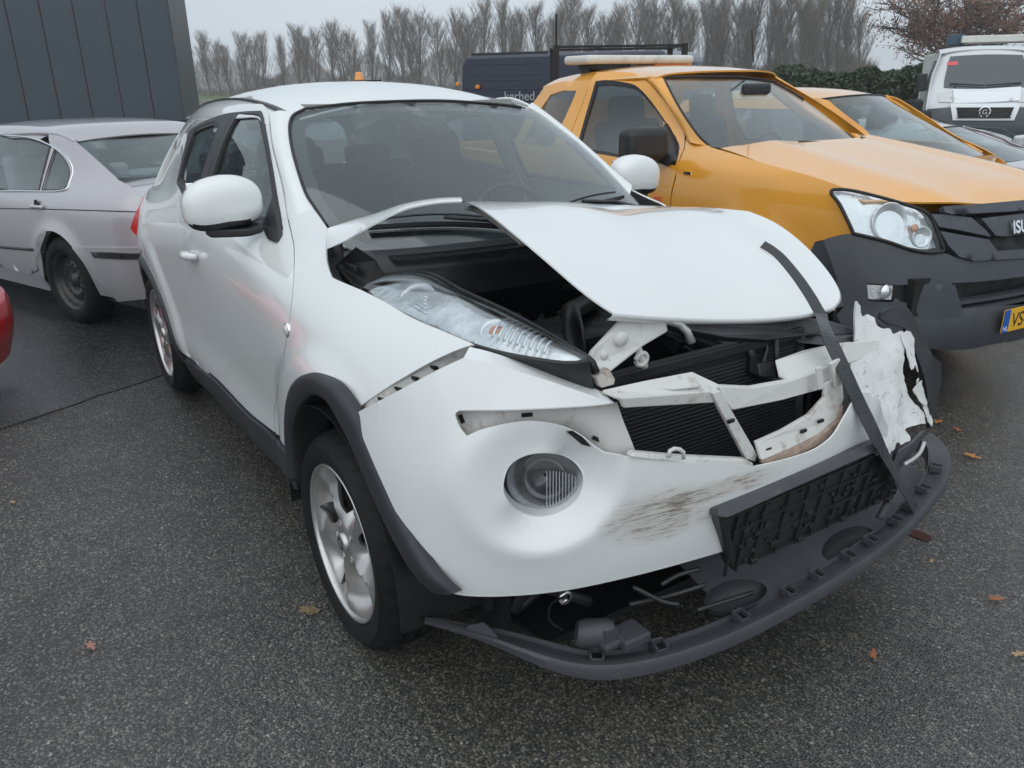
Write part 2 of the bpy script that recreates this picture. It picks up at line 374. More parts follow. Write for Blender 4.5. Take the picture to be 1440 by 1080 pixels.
GLASSL = glass('lens_clear', (.93, .95, .96))
AMBER = pm('amber_lens', (.62, .21, .07), .2, .2, coat=1)
ORANGEP = pm('amber_lamp', (.80, .28, .02), .3, coat=1)
REDL = pm('red_lens', (.50, .012, .015), .12, coat=1)
FRIT = pm('black_glass_border', (.012, .011, .013), .12)
RUBBER = pm('rubber_seal', (.012, .012, .013), .5)
RUST = pm('rusty_metal', (.42, .40, .37), .6, .3, grime=(20, .5, (.20, .11, .06), .8))
STRAPM = drops(pm('strap_webbing', (.030, .034, .038), .38, vary=(40, .15)), 55, .25, 1, .9)
YELLOW = drops(pm('orange_paint', (.79, .355, .036), .26, coat=1, cr_=.05, vary=(2, .03), grime=(7, .62, (.42, .20, .06), .25)), 110, .13, 1, .15)
SILVER = drops(pm('silver_paint', (.46, .44, .465), .34, .35, coat=1, vary=(2, .03)), 100, .12, 1, .15)
REDP = pm('red_paint', (.52, .018, .026), .28, coat=1)
NAVY = pm('navy_paint', (.010, .017, .040), .35, coat=.6, vary=(2, .1))
OFFWHITE = pm('dull_white', (.62, .62, .58), .55, vary=(6, .08), grime=(9, .55, (.30, .29, .25), .5))
VANW = pm('van_white', (.62, .645, .66), .38, coat=.6, vary=(1.2, .05), grime=(4, .6, (.40, .40, .38), .4))
# ---------------------------------------------------------------- ground
def asphalt(name, base, stones, wet, scale=110., light=.06, bumpk=.55):
    m = bpy.data.materials.new(name); m.use_nodes = True; nt = m.node_tree; N = nt.nodes; L = nt.links; b = N['Principled BSDF']
    tc = N.new('ShaderNodeTexCoord'); O = tc.outputs['Object']
    v = N.new('ShaderNodeTexVoronoi'); v.inputs['Scale'].default_value = scale; L.new(O, v.inputs['Vector'])
    v2 = N.new('ShaderNodeTexVoronoi'); v2.inputs['Scale'].default_value = scale*.45; L.new(O, v2.inputs['Vector'])
    sp = N.new('ShaderNodeSeparateColor'); L.new(v.outputs['Color'], sp.inputs[0])
    sp2 = N.new('ShaderNodeSeparateColor'); L.new(v2.outputs['Color'], sp2.inputs[0])
    rp = N.new('ShaderNodeValToRGB'); e = rp.color_ramp.elements; rp.color_ramp.interpolation = 'LINEAR'
    e[0].position = 0; e[0].color = (*base, 1); e[1].position = 1; e[1].color = (.32, .305, .275, 1)
    for p_, c in ((.45, tuple(x*1.25 for x in base)), (.72, stones), (.90, tuple(x*1.5 for x in stones)), (.965, (.17, .155, .135))):
        k = e.new(p_); k.color = (*c, 1)
    L.new(sp.outputs[0], rp.inputs[0])
    # larger pale chips
    gt = N.new('ShaderNodeMath'); gt.operation = 'GREATER_THAN'; gt.inputs[1].default_value = 1-light; L.new(sp2.outputs[1], gt.inputs[0])
    lt = N.new('ShaderNodeMath'); lt.operation = 'LESS_THAN'; lt.inputs[1].default_value = .30; L.new(v2.outputs['Distance'], lt.inputs[0])
    mu = N.new('ShaderNodeMath'); mu.operation = 'MULTIPLY'; L.new(gt.outputs[0], mu.inputs[0]); L.new(lt.outputs[0], mu.inputs[1])
    chip = N.new('ShaderNodeMix'); chip.data_type = 'RGBA'; L.new(mu.outputs[0], chip.inputs[0]); L.new(rp.outputs[0], chip.inputs[6]); chip.inputs[7].default_value = (.34, .325, .295, 1)
    big = N.new('ShaderNodeTexNoise'); big.inputs['Scale'].default_value = .55; big.inputs['Detail'].default_value = 5; big.inputs['Roughness'].default_value = .55; L.new(O, big.inputs['Vector'])
    mid = N.new('ShaderNodeTexNoise'); mid.inputs['Scale'].default_value = 7; mid.inputs['Detail'].default_value = 4; L.new(O, mid.inputs['Vector'])
    mr = N.new('ShaderNodeMapRange'); mr.inputs[1].default_value = .3; mr.inputs[2].default_value = .7; mr.inputs[3].default_value = .72; mr.inputs[4].default_value = 1.28
    mb_ = N.new('ShaderNodeMath'); mb_.operation = 'MULTIPLY_ADD'; mb_.inputs[1].default_value = .9; L.new(big.outputs[0], mb_.inputs[0]); mm_ = N.new('ShaderNodeMath'); mm_.operation = 'MULTIPLY_ADD'; mm_.inputs[1].default_value = .55; mm_.inputs[2].default_value = -.22; L.new(mid.outputs[0], mm_.inputs[0]); L.new(mm_.outputs[0], mb_.inputs[2]); L.new(mb_.outputs[0], mr.inputs[0])
    mul = N.new('ShaderNodeMix'); mul.data_type = 'RGBA'; mul.blend_type = 'MULTIPLY'; mul.inputs[0].default_value = 1; L.new(chip.outputs[2], mul.inputs[6]); L.new(mr.outputs[0], mul.inputs[7])
    # dark joints between the stones
    jd = N.new('ShaderNodeMapRange'); jd.inputs[1].default_value = .35; jd.inputs[2].default_value = .75; jd.inputs[3].default_value = 1; jd.inputs[4].default_value = .35; L.new(v.outputs['Distance'], jd.inputs[0])
    m3 = N.new('ShaderNodeMix'); m3.data_type = 'RGBA'; m3.blend_type = 'MULTIPLY'; m3.inputs[0].default_value = 1; L.new(mul.outputs[2], m3.inputs[6]); L.new(jd.outputs[0], m3.inputs[7])
    L.new(m3.outputs[2], b.inputs['Base Color'])
    rr = N.new('ShaderNodeMapRange'); rr.inputs[1].default_value = .35; rr.inputs[2].default_value = .65; rr.inputs[3].default_value = wet[0]; rr.inputs[4].default_value = wet[1]; L.new(big.outputs[0], rr.inputs[0]); L.new(rr.outputs[0], b.inputs['Roughness'])
    b.inputs['Specular IOR Level'].default_value = .5
    hs = N.new('ShaderNodeMath'); hs.operation = 'MULTIPLY'; hs.inputs[1].default_value = -1; L.new(v.outputs['Distance'], hs.inputs[0])
    ad = N.new('ShaderNodeMath'); ad.operation = 'ADD'; L.new(hs.outputs[0], ad.inputs[0]); L.new(sp.outputs[1], ad.inputs[1])
    bp = N.new('ShaderNodeBump'); bp.inputs['Strength'].default_value = bumpk; bp.inputs['Distance'].default_value = .006; L.new(ad.outputs[0], bp.inputs['Height']); L.new(bp.outputs[0], b.inputs['Normal'])
    return m
ASPH = asphalt('wet_asphalt', (.058, .0565, .055), (.125, .117, .105), (.12, .30), 150., .035, .45)
ASPH2 = asphalt('smooth_wet_asphalt', (.030, .031, .034), (.050, .050, .052), (.08, .26), 190., .012, .2)
def struct(o): o['kind'] = 'structure'; return o
def sheet(name, P, z, mat, step=None):
    V = [(x, y, z) for x, y in P]; return struct(mk(name, V, [tuple(range(len(P)))], mat, smooth=False, out=(0, 0, 1)))
sheet('ground', [(-455, -455), (455, -455), (455, 455), (-455, 455)], -.004, ASPH)
# older, smoother paving behind the white car: its worn edge runs across the lot
random.seed(3)
edge = [(-2.46+.9*.45, -1.64-.9)]
a = np.array([-2.05, -2.55]); bnd = []
for i in range(60):
    t = i/59; bnd.append((-1.98-5.4*t*.62+random.uniform(-.012, .012), -2.7+7.4*t+random.uniform(-.012, .012)))
sheet('paved_lane', bnd+[(-60, 30), (-60, -30), (-1.0, -30)], .001, ASPH2)
# ================================================================ the damaged white car
J = Fr(); JR = root('damaged_car', J, 'white small SUV with crushed front bumper and buckled bonnet held by a strap', 'car')
zs = [.15, .25, .35, .50, .65, .80, .90, .98, 1.04, 1.10, 1.18, 1.30, 1.42, 1.50, 1.58]
WT = {
 -3.27: [.60, .66, .70, .72, .735, .74, .73, .69, .62, .56, .51, .45, .38, .30, .2],
 -2.95: [.72, .765, .79, .805, .815, .815, .80, .755, .68, .635, .585, .515, .445, .38, .30],
 -2.53: [.76, .80, .84, .855, .864, .868, .858, .825, .758, .70, .655, .595, .525, .46, .36],
 -2.00: [.76, .80, .835, .848, .858, .865, .860, .846, .815, .775, .735, .680, .605, .53, .44],
 -1.50: [.76, .80, .832, .838, .848, .857, .857, .850, .835, .797, .747, .690, .620, .55, .45],
 -1.00: [.76, .80, .832, .836, .846, .856, .856, .848, .830, .782, .727, .664, .597, .53, .42],
 -0.70: [.76, .80, .832, .838, .849, .858, .857, .846, .822, .762, .694, .620, .545, .46, .34],
 -0.45: [.76, .80, .835, .845, .856, .864, .861, .846, .814, .745, .662, .565, .465, .36, .25],
 -0.20: [.76, .80, .84, .858, .870, .874, .864, .840, .800, .738, .660, .565, .46, .35, .2],
  0.10: [.76, .80, .85, .874, .884, .880, .860, .822, .772, .708, .63, .53, .42, .3, .15],
  0.35: [.76, .80, .85, .870, .876, .866, .836, .790, .735, .666, .58, .48, .38, .26, .1],
  0.55: [.72, .76, .80, .818, .822, .812, .785, .740, .690, .626, .54, .44, .34, .22, .05],
  0.72: [.62, .66, .69, .702, .706, .70, .678, .640, .590, .53, .45, .36, .26, .15, .0]}
_W = tab(sorted(WT), zs, [WT[k] for k in sorted(WT)])
def dome(x, z):
    r = np.hypot(x-.02, (z-.33)); r2 = np.hypot(x+2.55, (z-.33))
    return .020*(1-sst(.50, .60, r))+.012*(1-sst(.50, .62, r2))*(z < .97)*sst(.97, .90, z)
def Fs(x, z): x = np.asarray(x, float); z = np.asarray(z, float); return np.c_[x, -(_W(x, z)+dome(x, z)), z]
def FsL(x, z): p = Fs(x, z); p[:, 1] *= -1; return p
SD = (-3.27, .72, .15, 1.56)
outR = (0, -1, .2); outL = (0, 1, .2)
XS = spl([.30, .90, 1.0, 1.12, 1.25, 1.45], [-1.585, -1.58, -1.565, -1.53, -1.515, -1.525])        # where the front door ends
def side(name, outline, mat, parent, left=True, holes=(), step=.03, solid=.006, push=0, mat2=None, raw=False):
    """panel of the right flank traced in the photograph, and its twin on the far flank"""
    O = outline if raw else inv(J, Fs, outline, SD); H = [h if raw else inv(J, Fs, h, SD) for h in holes]
    V, T = cdt(O, H, step); P = Fs(V[:, 0], V[:, 1]); P[:, 1] += push
    a = mk(name, P, T, mat, parent, out=outR, solid=solid); b = None
    if left:
        Q = P.copy(); Q[:, 1] *= -1; Q[:, 2] -= .10*sst(-.47, -.2, Q[:, 0])*sst(.8, 1.0, Q[:, 2]); T2 = [f for f in T if max(P[i, 0] for i in f) < .16 and (name != 'front_wing' or max(P[i, 2] for i in f) < .97)]; b = mk(name, Q, T2, mat, parent, out=outL, solid=solid)
    return a, b, O
A = lambda *p: np.array(p, float)
# --- flank outlines (pixels)
shutF = [(378, 158), (382, 199), (390, 232), (397, 260), (405, 307), (411, 332), (414, 350), (413.5, 388), (409, 440), (399, 500), (390, 550), (386, 585), (388, 611)]
sillT = [(263, 505), (288, 521), (311, 540), (349, 580), (376, 602), (388, 611)]
shutR = [(298, 168), (284, 215), (268, 262), (259, 300), (256, 335), (257, 370), (263, 410), (272, 450), (282, 490), (288, 519)]
archF = [(495, 580), (483, 562), (472, 548), (454, 534), (432.5, 526), (414.5, 535), (404, 555), (401, 591), (403, 620), (408, 640)]
fend, fendL, _ = side('front_wing', segs(
    [(406, 308), (440, 293)], [(440, 293), (449, 305), (460, 321)], [(460, 321), (458, 349), (460, 369), (465, 385), (471, 392), (506, 407)],
    [(506, 407), (540, 424), (580, 447), (624, 466), (666, 484)], [(666, 484), (638, 494), (602, 511), (552, 540), (519, 562), (495, 580)],
    archF, [(408, 640), (391, 613)], [(388, 610), (386.2, 585), (390.3, 550), (399.2, 500.3), (409.2, 440), (413.8, 388.5), (414.3, 350), (411.3, 332), (406, 308)]), WHITE, JR, step=.022)
# front door with the white frame round its window
winF = inv(J, Fs, segs([(322, 164), (336, 160), (361, 159.5), (367, 163)], [(367, 163), (371, 180), (378, 215), (388, 275), (396, 314)], [(396, 314), (360, 310), (330, 304)]), SD)
winF = np.array([p for p in winF if p[0] > -1.46]+[(-1.455, z) for z in np.linspace(1.115, 1.40, 8)])
dO = inv(J, Fs, segs([(326, 152), (345, 148.5), (361, 146), (371, 148), (376.5, 159)],
    [(376.5, 159), (381, 199), (388.7, 232), (396, 260), (404, 307), (409.9, 332), (413, 350), (412.5, 388), (408, 440), (398, 500), (389.2, 550), (385.1, 585), (386.5, 608)],
    [(386.5, 608), (376, 600), (349, 578), (311, 538), (292, 521)]), SD)
zz_ = np.linspace(dO[-1, 1]-.005, 1.435, 40); dO = np.concatenate([dO, np.c_[XS(zz_)+.004, zz_]])
door, doorL, _ = side('front_door', dO, WHITE, JR, holes=[winF], step=.024, raw=True)
gl, glL, _ = side('window_glass', winF, GLASSS, door, left=False, step=.05, solid=.003, push=.008, raw=True)
side('window_glass', winF, GLASSS, doorL, left=False, step=.05, solid=.003, push=.008, raw=True)[0].scale = (1, -1, 1)
def rim_of(O, w, push, F=Fs, sgn=1):
    """narrow seal band following an outline on the flank"""
    P = np.array(O); c = P.mean(0); T = np.roll(P, -1, 0)-np.roll(P, 1, 0); n = np.c_[-T[:, 1], T[:, 0]]; n /= (np.linalg.norm(n, axis=1)[:, None]+1e-9)
    n *= np.sign(((c-P)*n).sum(1))[:, None]*1.
    Q = P+n*w; a = F(P[:, 0], P[:, 1]); b = F(Q[:, 0], Q[:, 1]); a[:, 1] += push*sgn; b[:, 1] += push*sgn; k = len(P)
    return np.concatenate([a, b]), [(i, (i+1) % k, k+(i+1) % k, k+i) for i in range(k)]
Ow = resamp(winF, .02)
for F_, pr_, s_, o_ in ((Fs, door, 1, outR), (FsL, doorL, -1, outL)):
    V, T = rim_of(Ow, .014, -.001, F_, s_); mk('window_seal', V, T, RUBBER, pr_, out=o_, solid=.012)
# rear door + rear quarter (to the tail), rear window
winR = segs([(307, 168), (296, 172), (284, 177), (275, 182)], [(275, 182), (266, 205), (258, 230), (252, 254)], [(252, 254), (258, 262), (266, 270)], [(266, 270), (281, 275), (287, 276)], [(287, 276), (293, 240), (299, 205), (307, 168)])
def quarter(name, O, holes=(), step=.03, mat=None):
    V, T = cdt(O, holes, step); P = Fs(V[:, 0], V[:, 1]); r = []
    for s in (1, -1):
        Q = P.copy(); Q[:, 1] *= s; r.append(mk(name, Q, T, mat or WHITE, JR, out=outR if s == 1 else outL, solid=.006))
    return r
wq = inv(J, Fs, segs([(303, 170), (296, 172.5), (284, 177), (275, 182)], [(275, 182), (266, 205), (258, 230), (252, 254)], [(252, 254), (258, 262), (266, 270)]), SD)
wq = np.array([p for p in wq if p[0] < -1.61]+[(-1.605, z) for z in np.linspace(1.12, 1.405, 9)])
arcR = [(-2.53+.395*math.cos(t), .335+.395*math.sin(t)) for t in np.linspace(0, math.pi, 26)]
qO = [(float(XS(np.array([z]))[0])-.003, z) for z in np.linspace(.35, 1.43, 30)]
roofl = [(-1.9, 1.425), (-2.3, 1.40), (-2.6, 1.36), (-2.9, 1.29), (-3.1, 1.20), (-3.2, 1.06), (-3.24, .95), (-3.25, .8), (-3.25, .55), (-3.2, .36)]
qOut = qO+roofl+[(-2.93, .335)]+arcR[::-1]+[(-2.13, .335)]
quR, quL = quarter('rear_quarter', np.array(qOut), [wq], .028)
for F_, pr_, s_, o_ in ((Fs, quR, 1, outR), (FsL, quL, -1, outL)):
    Vq, Tq = cdt(wq, (), .06); Pq = F_(Vq[:, 0], Vq[:, 1]); Pq[:, 1] += .008*s_; mk('window_glass', Pq, Tq, GLASSS, pr_, out=o_, solid=.003)
    V, T = rim_of(resamp(wq, .03), .016, -.001, F_, s_); mk('window_seal', V, T, RUBBER, pr_, out=o_, solid=.012)
# black pillar band between the windows
so = inv(J, Fs, segs([(252, 262), (250, 254), (257, 222), (266, 188), (272, 180)], [(272, 180), (288, 170.5), (317, 160), (345, 156.5), (364, 155.5)], [(364, 155.5), (370, 160), (379, 205), (390, 270), (399, 322)], [(399, 322), (360, 315), (330, 309)]), SD)
so = np.array([p for p in so if p[0] > -1.5 or p[1] > 1.2 or p[0] < -1.6]); so = np.concatenate([so, [(-1.40, 1.105), (-1.60, 1.10), (-1.80, 1.115)]])
VO, TO = cdt(so, [winF, wq], .03); PO = Fs(VO[:, 0], VO[:, 1]); PO[:, 1] -= .004
for s_ in (1, -1): Q = PO.copy(); Q[:, 1] *= s_; mk('window_surround', Q, TO, BLACKP, JR, out=(0, -s_, .2), solid=.003)
# --- A pillar and roof rail (between the glass and the doors)
def Fw(y, z):
    y = np.asarray(y, float); z = np.asarray(z, float); t = (z-1.06)/.42
    return np.c_[-.25-.77*t+.12*t*(1-t)-.25*y**2-.3*y**4, y, z]
WSP = [(460, 320), (443, 294), (429, 271), (413, 221), (407, 185), (411, 165), (429, 154.5)]
we = inv(J, Fw, cr(WSP, 4), (-.8, .8, 1.0, 1.56)); weP = Fw(we[:, 0], we[:, 1])                    # windscreen edge, in metres
de = inv(J, Fs, cr([(405.5, 309), (397.5, 260), (390.5, 232), (383, 199), (379, 160), (371.5, 147), (361, 145), (345, 147.5)], 4), SD); deP = Fs(de[:, 0], de[:, 1])
def roofz(x, y): 
    zc = spl([-3.3, -3.0, -2.6, -2.2, -1.8, -1.4, -1.1, -.9], [1.36, 1.43, 1.51, 1.550, 1.566, 1.552, 1.514, 1.47])(x)
    return zc-.075*np.abs(y/.52)**2.6
# pillar: loft from the glass edge over a rounded shoulder to the door line
n_ = 40
def relen(P, n):
    d = np.r_[0, np.cumsum(np.linalg.norm(np.diff(P, axis=0), axis=1))]; t = np.linspace(0, d[-1], n); return np.c_[[np.interp(t, d, P[:, i]) for i in range(3)]].T
ea, eb = relen(weP[:-3], n_), relen(deP[:-12], n_)
rows = []
for a_, b_ in zip(ea, eb):
    m_ = (a_+b_)/2; nrm = np.cross(b_-a_, [-.77, .08, .42]); nrm /= np.linalg.norm(nrm)
    if nrm[1] > 0: nrm = -nrm
    k_ = np.linalg.norm(b_-a_)*.17
    rows.append([a_-nrm*.010, a_+nrm*.004, a_*.7+b_*.3+nrm*k_*.85, m_+nrm*k_, a_*.3+b_*.7+nrm*k_*.8, b_+nrm*.001, b_-nrm*.003])
V, T = net(rows, 3, 1)
for s in (1, -1):
    Q = V.copy(); Q[:, 1] *= s; mk('windscreen_pillar', Q, T, WHITE, JR, out=(.3, -s, .3), solid=.004)
# --- roof skin with dark drip mouldings
ry = .50
xr = np.linspace(-1.02, -3.05, 34); yr = np.linspace(-ry, ry, 25); fe = []
for y in yr: fe.append(float(Fw(np.array([y]), np.array([1.492-.055*(y/.5)**2]))[0, 0])-.006)
rowsV = []
for i, t in enumerate(np.linspace(0, 1, 34)):
    for j, y in enumerate(yr):
        x = fe[j]*(1-t)+(-3.02)*t; z = float(roofz(np.array([x]), y)[0]); zf = 1.495-.055*(y/.5)**2; w = max(0, 1-t/.10); z = z*(1-w*w)+zf*w*w
        rowsV.append((x, y*(1-.10*sst(.5, 1, np.array([t]))[0]), z))
m_ = len(yr); mk('roof', rowsV, [(i*m_+j, i*m_+j+1, (i+1)*m_+j+1, (i+1)*m_+j) for i in range(33) for j in range(m_-1)], WHITE, JR, out=(0, 0, 1), solid=.006)
rv = np.array(rowsV).reshape(34, m_, 3)
for s, col in ((-1, 0), (1, m_-1)):
    P = rv[1:, col].copy(); P[:, 1] += s*.010; P[:, 2] += .001
    MB().strip(P, (0, .011, -s*.004*0), (0, 0, .006)).go('roof_moulding', BLACKP, JR, smooth=False)
    # rail between moulding and the doors' top edge
    P1 = rv[1:, col].copy(); P1[:, 1] += s*.022; P1[:, 2] -= .002
    rr = []
    for q in P1:
        x = q[0]; zt = float(np.interp(x, [-3.1, -2.9, -2.6, -2.3, -1.9, -1.53, -1.2, -1.05], [1.20, 1.29, 1.36, 1.40, 1.425, 1.43, 1.445, 1.455])) ; zt = min(zt, q[2]-.02)
        e = Fs(np.array([x]), np.array([zt]))[0]; e[1] *= -s
        md = (q+e)/2+np.array([0, s*.009, .009]); rr.append([q-[0, 0, .01], q, md, e+[0, s*.002, 0], e-[0, s*.02, .002]])
    V, T = net(rr, 4, 1); mk('roof_rail', V, T, WHITE, JR, out=(0, s, .6), solid=.004)
# --- windscreen
WSO = segs(WSP, [(429, 154.5), (505, 146), (613, 143), (700, 148), (742, 154)], [(742, 154), (756, 160), (790, 184), (828, 213), (860, 246), (893, 282)], [(893, 282), (898, 292), (880, 318), (760, 362), (640, 372), (540, 365), (480, 345), (460, 320)], n=4)
wo_ = inv(J, Fw, WSO, (-.8, .8, .93, 1.56))
V, T = cdt(wo_, (), .05); wsg = mk('windscreen', Fw(V[:, 0], V[:, 1])+np.array([.004, 0, .002]), T, GLASSW, JR, out=(1, 0, .6), solid=.004)
c_ = wo_.mean(0); inn = c_+(wo_-c_)*np.array([.925, .88])
V, T = cdt(wo_, [inn], .03); mk('windscreen_border', Fw(V[:, 0], V[:, 1])-np.array([.004, 0, .003]), T, FRIT, wsg, out=(1, 0, .6), solid=.002)
MB().tube(Fw(wo_[:, 0], wo_[:, 1])[list(range(0, 40))]+np.array([.004, 0, .004]), .0055, 6).go('windscreen_seal', RUBBER, wsg, smooth=True)
# --- tailgate, floor, firewall (close the shell)
def Ft(y, z): y = np.asarray(y, float); z = np.asarray(z, float); return np.c_[spl([.3, .5, .8, 1.0, 1.12, 1.3, 1.43], [-3.22, -3.27, -3.26, -3.22, -3.17, -3.05, -2.98])(z)+.22*y**2*.6, y, z]
tg = cr([(-.60, .36), (-.70, .6), (-.70, .9), (-.62, 1.12), (-.50, 1.33), (-.38, 1.425), (0, 1.435), (.38, 1.425), (.50, 1.33), (.62, 1.12), (.70, .9), (.70, .6), (.60, .36), (0, .34)], 4, closed=True)
tw = cr([(-.50, 1.08), (-.52, 1.17), (-.42, 1.34), (-.2, 1.365), (.2, 1.365), (.42, 1.34), (.52, 1.17), (.50, 1.08), (.2, 1.06), (-.2, 1.06)], 4, closed=True)
V, T = cdt(tg, [tw], .05); tgo = mk('tailgate', Ft(V[:, 0], V[:, 1]), T, WHITE, JR, out=(-1, 0, 0), solid=.006)
V, T = cdt(tw, (), .06); mk('rear_glass', Ft(V[:, 0], V[:, 1])+np.array([.006, 0, 0]), T, GLASSC, tgo, out=(-1, 0, 0), solid=.003)
MB().box((-1.5, 0, .26), (3.3, 1.50, .03)).box((-.42, 0, .62), (.02, 1.40, .70)).box((-3.0, 0, .42), (.3, 1.3, .3)).box((-2.53, 0, .50), (.9, 1.1, .05)).go('floor_pan', NEARBLK, JR)
for s in (-1, 1):
    MB().box((-1.3, s*.815, .62), (2.1, .02, .66)).go('door_lining', FABRIC, JR)
    # tail lamp
    P = [(-3.235, s*.60, .86), (-3.205, s*.70, .88), (-3.19, s*.68, .97), (-3.20, s*.58, 1.02)]
    MB().prism(P, (-.035, 0, 0)).go('tail_lamp', REDL, JR, bevel=.01)
# --- sills
sO = segs([(263, 506), (288, 522), (311, 541), (349, 581), (376, 603), (405, 635), (411, 645)], [(411, 645), (424, 688)], [(424, 688), (387, 646), (344, 603), (303, 556), (282, 536), (268, 520)], [(268, 520), (263, 506)])
side('sill_trim', sO, DARKG, JR, step=.03, push=-.012, solid=.02)
# --- wheel-arch trims: band around each opening, standing proud of the body
def arch_trim(cx, r0, r1, t0, t1, y0, lip, name='arch_trim'):
    for s in (-1, 1):
        rows_ = []
        for t in np.linspace(t0, t1, 40):
            def pt(r, dy):
                x, z = cx+r*math.cos(t), .335+r*math.sin(t); yy = -Fs(np.array([x]), np.array([max(z, .2)]))[0, 1]; return (x, s*(yy+dy), z)
            rows_.append([pt(r1, -.004), pt(r1, .008), pt(r1*.6+r0*.4, .016), pt(r0, .014), pt(r0-.004, .0), pt(r0-.004, -lip)])
        V, T = net(rows_, 2, 1); mk(name, V, T, DARKG, JR, out=lambda c, s=s: np.array([0, s, 0]), solid=.004)
arch_trim(-2.53, .350, .400, math.radians(-14), math.radians(194), .87, .10)
# ================================================================ white car: bonnet, lamps, bumper, engine bay
UNDER = pm('bonnet_underside', (.20, .195, .185), .55, vary=(5, .25), grime=(7, .5, (.06, .055, .05), .7))
def px(pts, fr=J):
    """(u, v, axis, value) or (u, v, y) -> points in the thing's own metres"""
    return np.array([fr.at(p[0], p[1], **({p[2]: p[3]} if len(p) == 4 else {'y': p[2]})) for p in pts])
def curve(P):
    """evaluable smooth curve through points, parameter 0..1 by length"""
    P = np.array(P, float); d = np.r_[0, np.cumsum(np.linalg.norm(np.diff(P, axis=0), axis=1))]; return spl(d/d[-1], P)
def coons(c0, c1, d0, d1, bulge=None):
    """c0(u) at v=0, c1(u) at v=1, d0(v) at u=0, d1(v) at u=1"""
    P00, P10, P01, P11 = c0(np.array([0.]))[0], c0(np.array([1.]))[0], c1(np.array([0.]))[0], c1(np.array([1.]))[0]
    def F(u, v):
        u = np.asarray(u, float); v = np.asarray(v, float); U, Vv = u[:, None], v[:, None]
        r = (1-Vv)*c0(u)+Vv*c1(u)+(1-U)*d0(v)+U*d1(v)-((1-U)*(1-Vv)*P00+U*(1-Vv)*P10+(1-U)*Vv*P01+U*Vv*P11)
        if bulge is not None: r = r+bulge(u, v)
        return r
    return F
def gridmesh(F, nu, nv):
    u, v = np.meshgrid(np.linspace(0, 1, nu), np.linspace(0, 1, nv)); P = F(u.ravel(), v.ravel())
    return P, [(i*nu+j, i*nu+j+1, (i+1)*nu+j+1, (i+1)*nu+j) for i in range(nv-1) for j in range(nu-1)]
# --- bonnet: main sheet (u from its right edge to its left edge, v from front to rear)
hf = curve(px([(862, 440, -.40), (905, 443.5, -.30), (970, 447, -.13), (1050, 447.5, .09), (1110, 444, .26), (1150, 438, .39), (1172, 431, .47)]))
hr = curve(px([(648, 282.5, -.32), (700, 284, -.18), (760, 286.5, -.02), (860, 287.5, .23), (940, 290, .42), (1010, 293, .57), (1052, 297, .64)]))
hd0 = curve(px([(862, 440, -.40), (838, 424, -.425), (790, 385, -.46), (740, 342, -.48), (690, 302, -.47), (664, 286, -.42), (648, 282.5, -.32)]))
hd1 = curve(px([(1172, 431, .47), (1181, 417, .53), (1175, 398, .575), (1150, 364, .62), (1118, 333, .65), (1084, 310, .65), (1052, 297, .64)]))
def hb(u, v):
    k = np.sin(math.pi*u)**.9*np.sin(math.pi*np.clip(v, 0, 1))**.9
    w = .018*np.exp(-((u-.30)/.13)**2)+.014*np.exp(-((u-.80)/.10)**2)
    d = np.zeros((len(u), 3)); d[:, 2] = k*(.030+w)-.010*np.exp(-((u-.55)/.35)**2-((v-.28)/.05)**2)*0; return d
Fh = coons(hf, hr, hd0, hd1, hb)
V, T = gridmesh(Fh, 48, 40)
bon = mk('bonnet', V, T, WHITE, JR, out=(0, 0, 1), solid=.004, mat2=UNDER)
# rolled front and side edges of the bonnet
for c, sgn in ((hf, (-.02, 0, -.022)), (hd1, (-.0, -.022, -.018))):
    t = np.linspace(0, 1, 40); P = c(t); Q1 = P+np.array([.004, .004*np.sign(sgn[1]+1e-9)*-1, -.007]); Q2 = P+np.array(sgn)
    k = len(t); mk('bonnet_edge', np.concatenate([P, Q1, Q2]), [(i, i+1, k+i+1, k+i) for i in range(k-1)]+[(k+i, k+i+1, 2*k+i+1, 2*k+i) for i in range(k-1)], WHITE, bon, out=(1, .3, -.2), solid=.002)
# torn-up strip along the right rear corner
fl = curve(px([(460, 350, -.755), (490, 335.5, -.735), (520, 318, -.70), (550, 302, -.65), (580, 291, -.575), (615, 285, -.49), (650, 283.5, -.40)]))
fu = curve(px([(461, 321, -.735), (500, 308, -.665), (540, 296.5, -.58), (580, 288, -.48), (615, 283.5, -.40), (635, 282.3, -.355), (648, 282, -.32)]))
V, T = gridmesh(lambda u, v: fl(u)*(1-v[:, None])+fu(u)*v[:, None]+np.array([0, 0, .012])*np.sin(math.pi*v)[:, None], 30, 8)
mk('bonnet_fold', V, T, WHITE, bon, out=(.2, -.5, .8), solid=.004, mat2=UNDER)
# inner frame rib under the bonnet
P = hd0(np.linspace(.35, 1, 14))+np.array([-.06, .09, -.035]); MB().strip(P, (.02, .03, 0), (0, 0, .008)).go('bonnet_rib', UNDER, bon, bevel=.004)
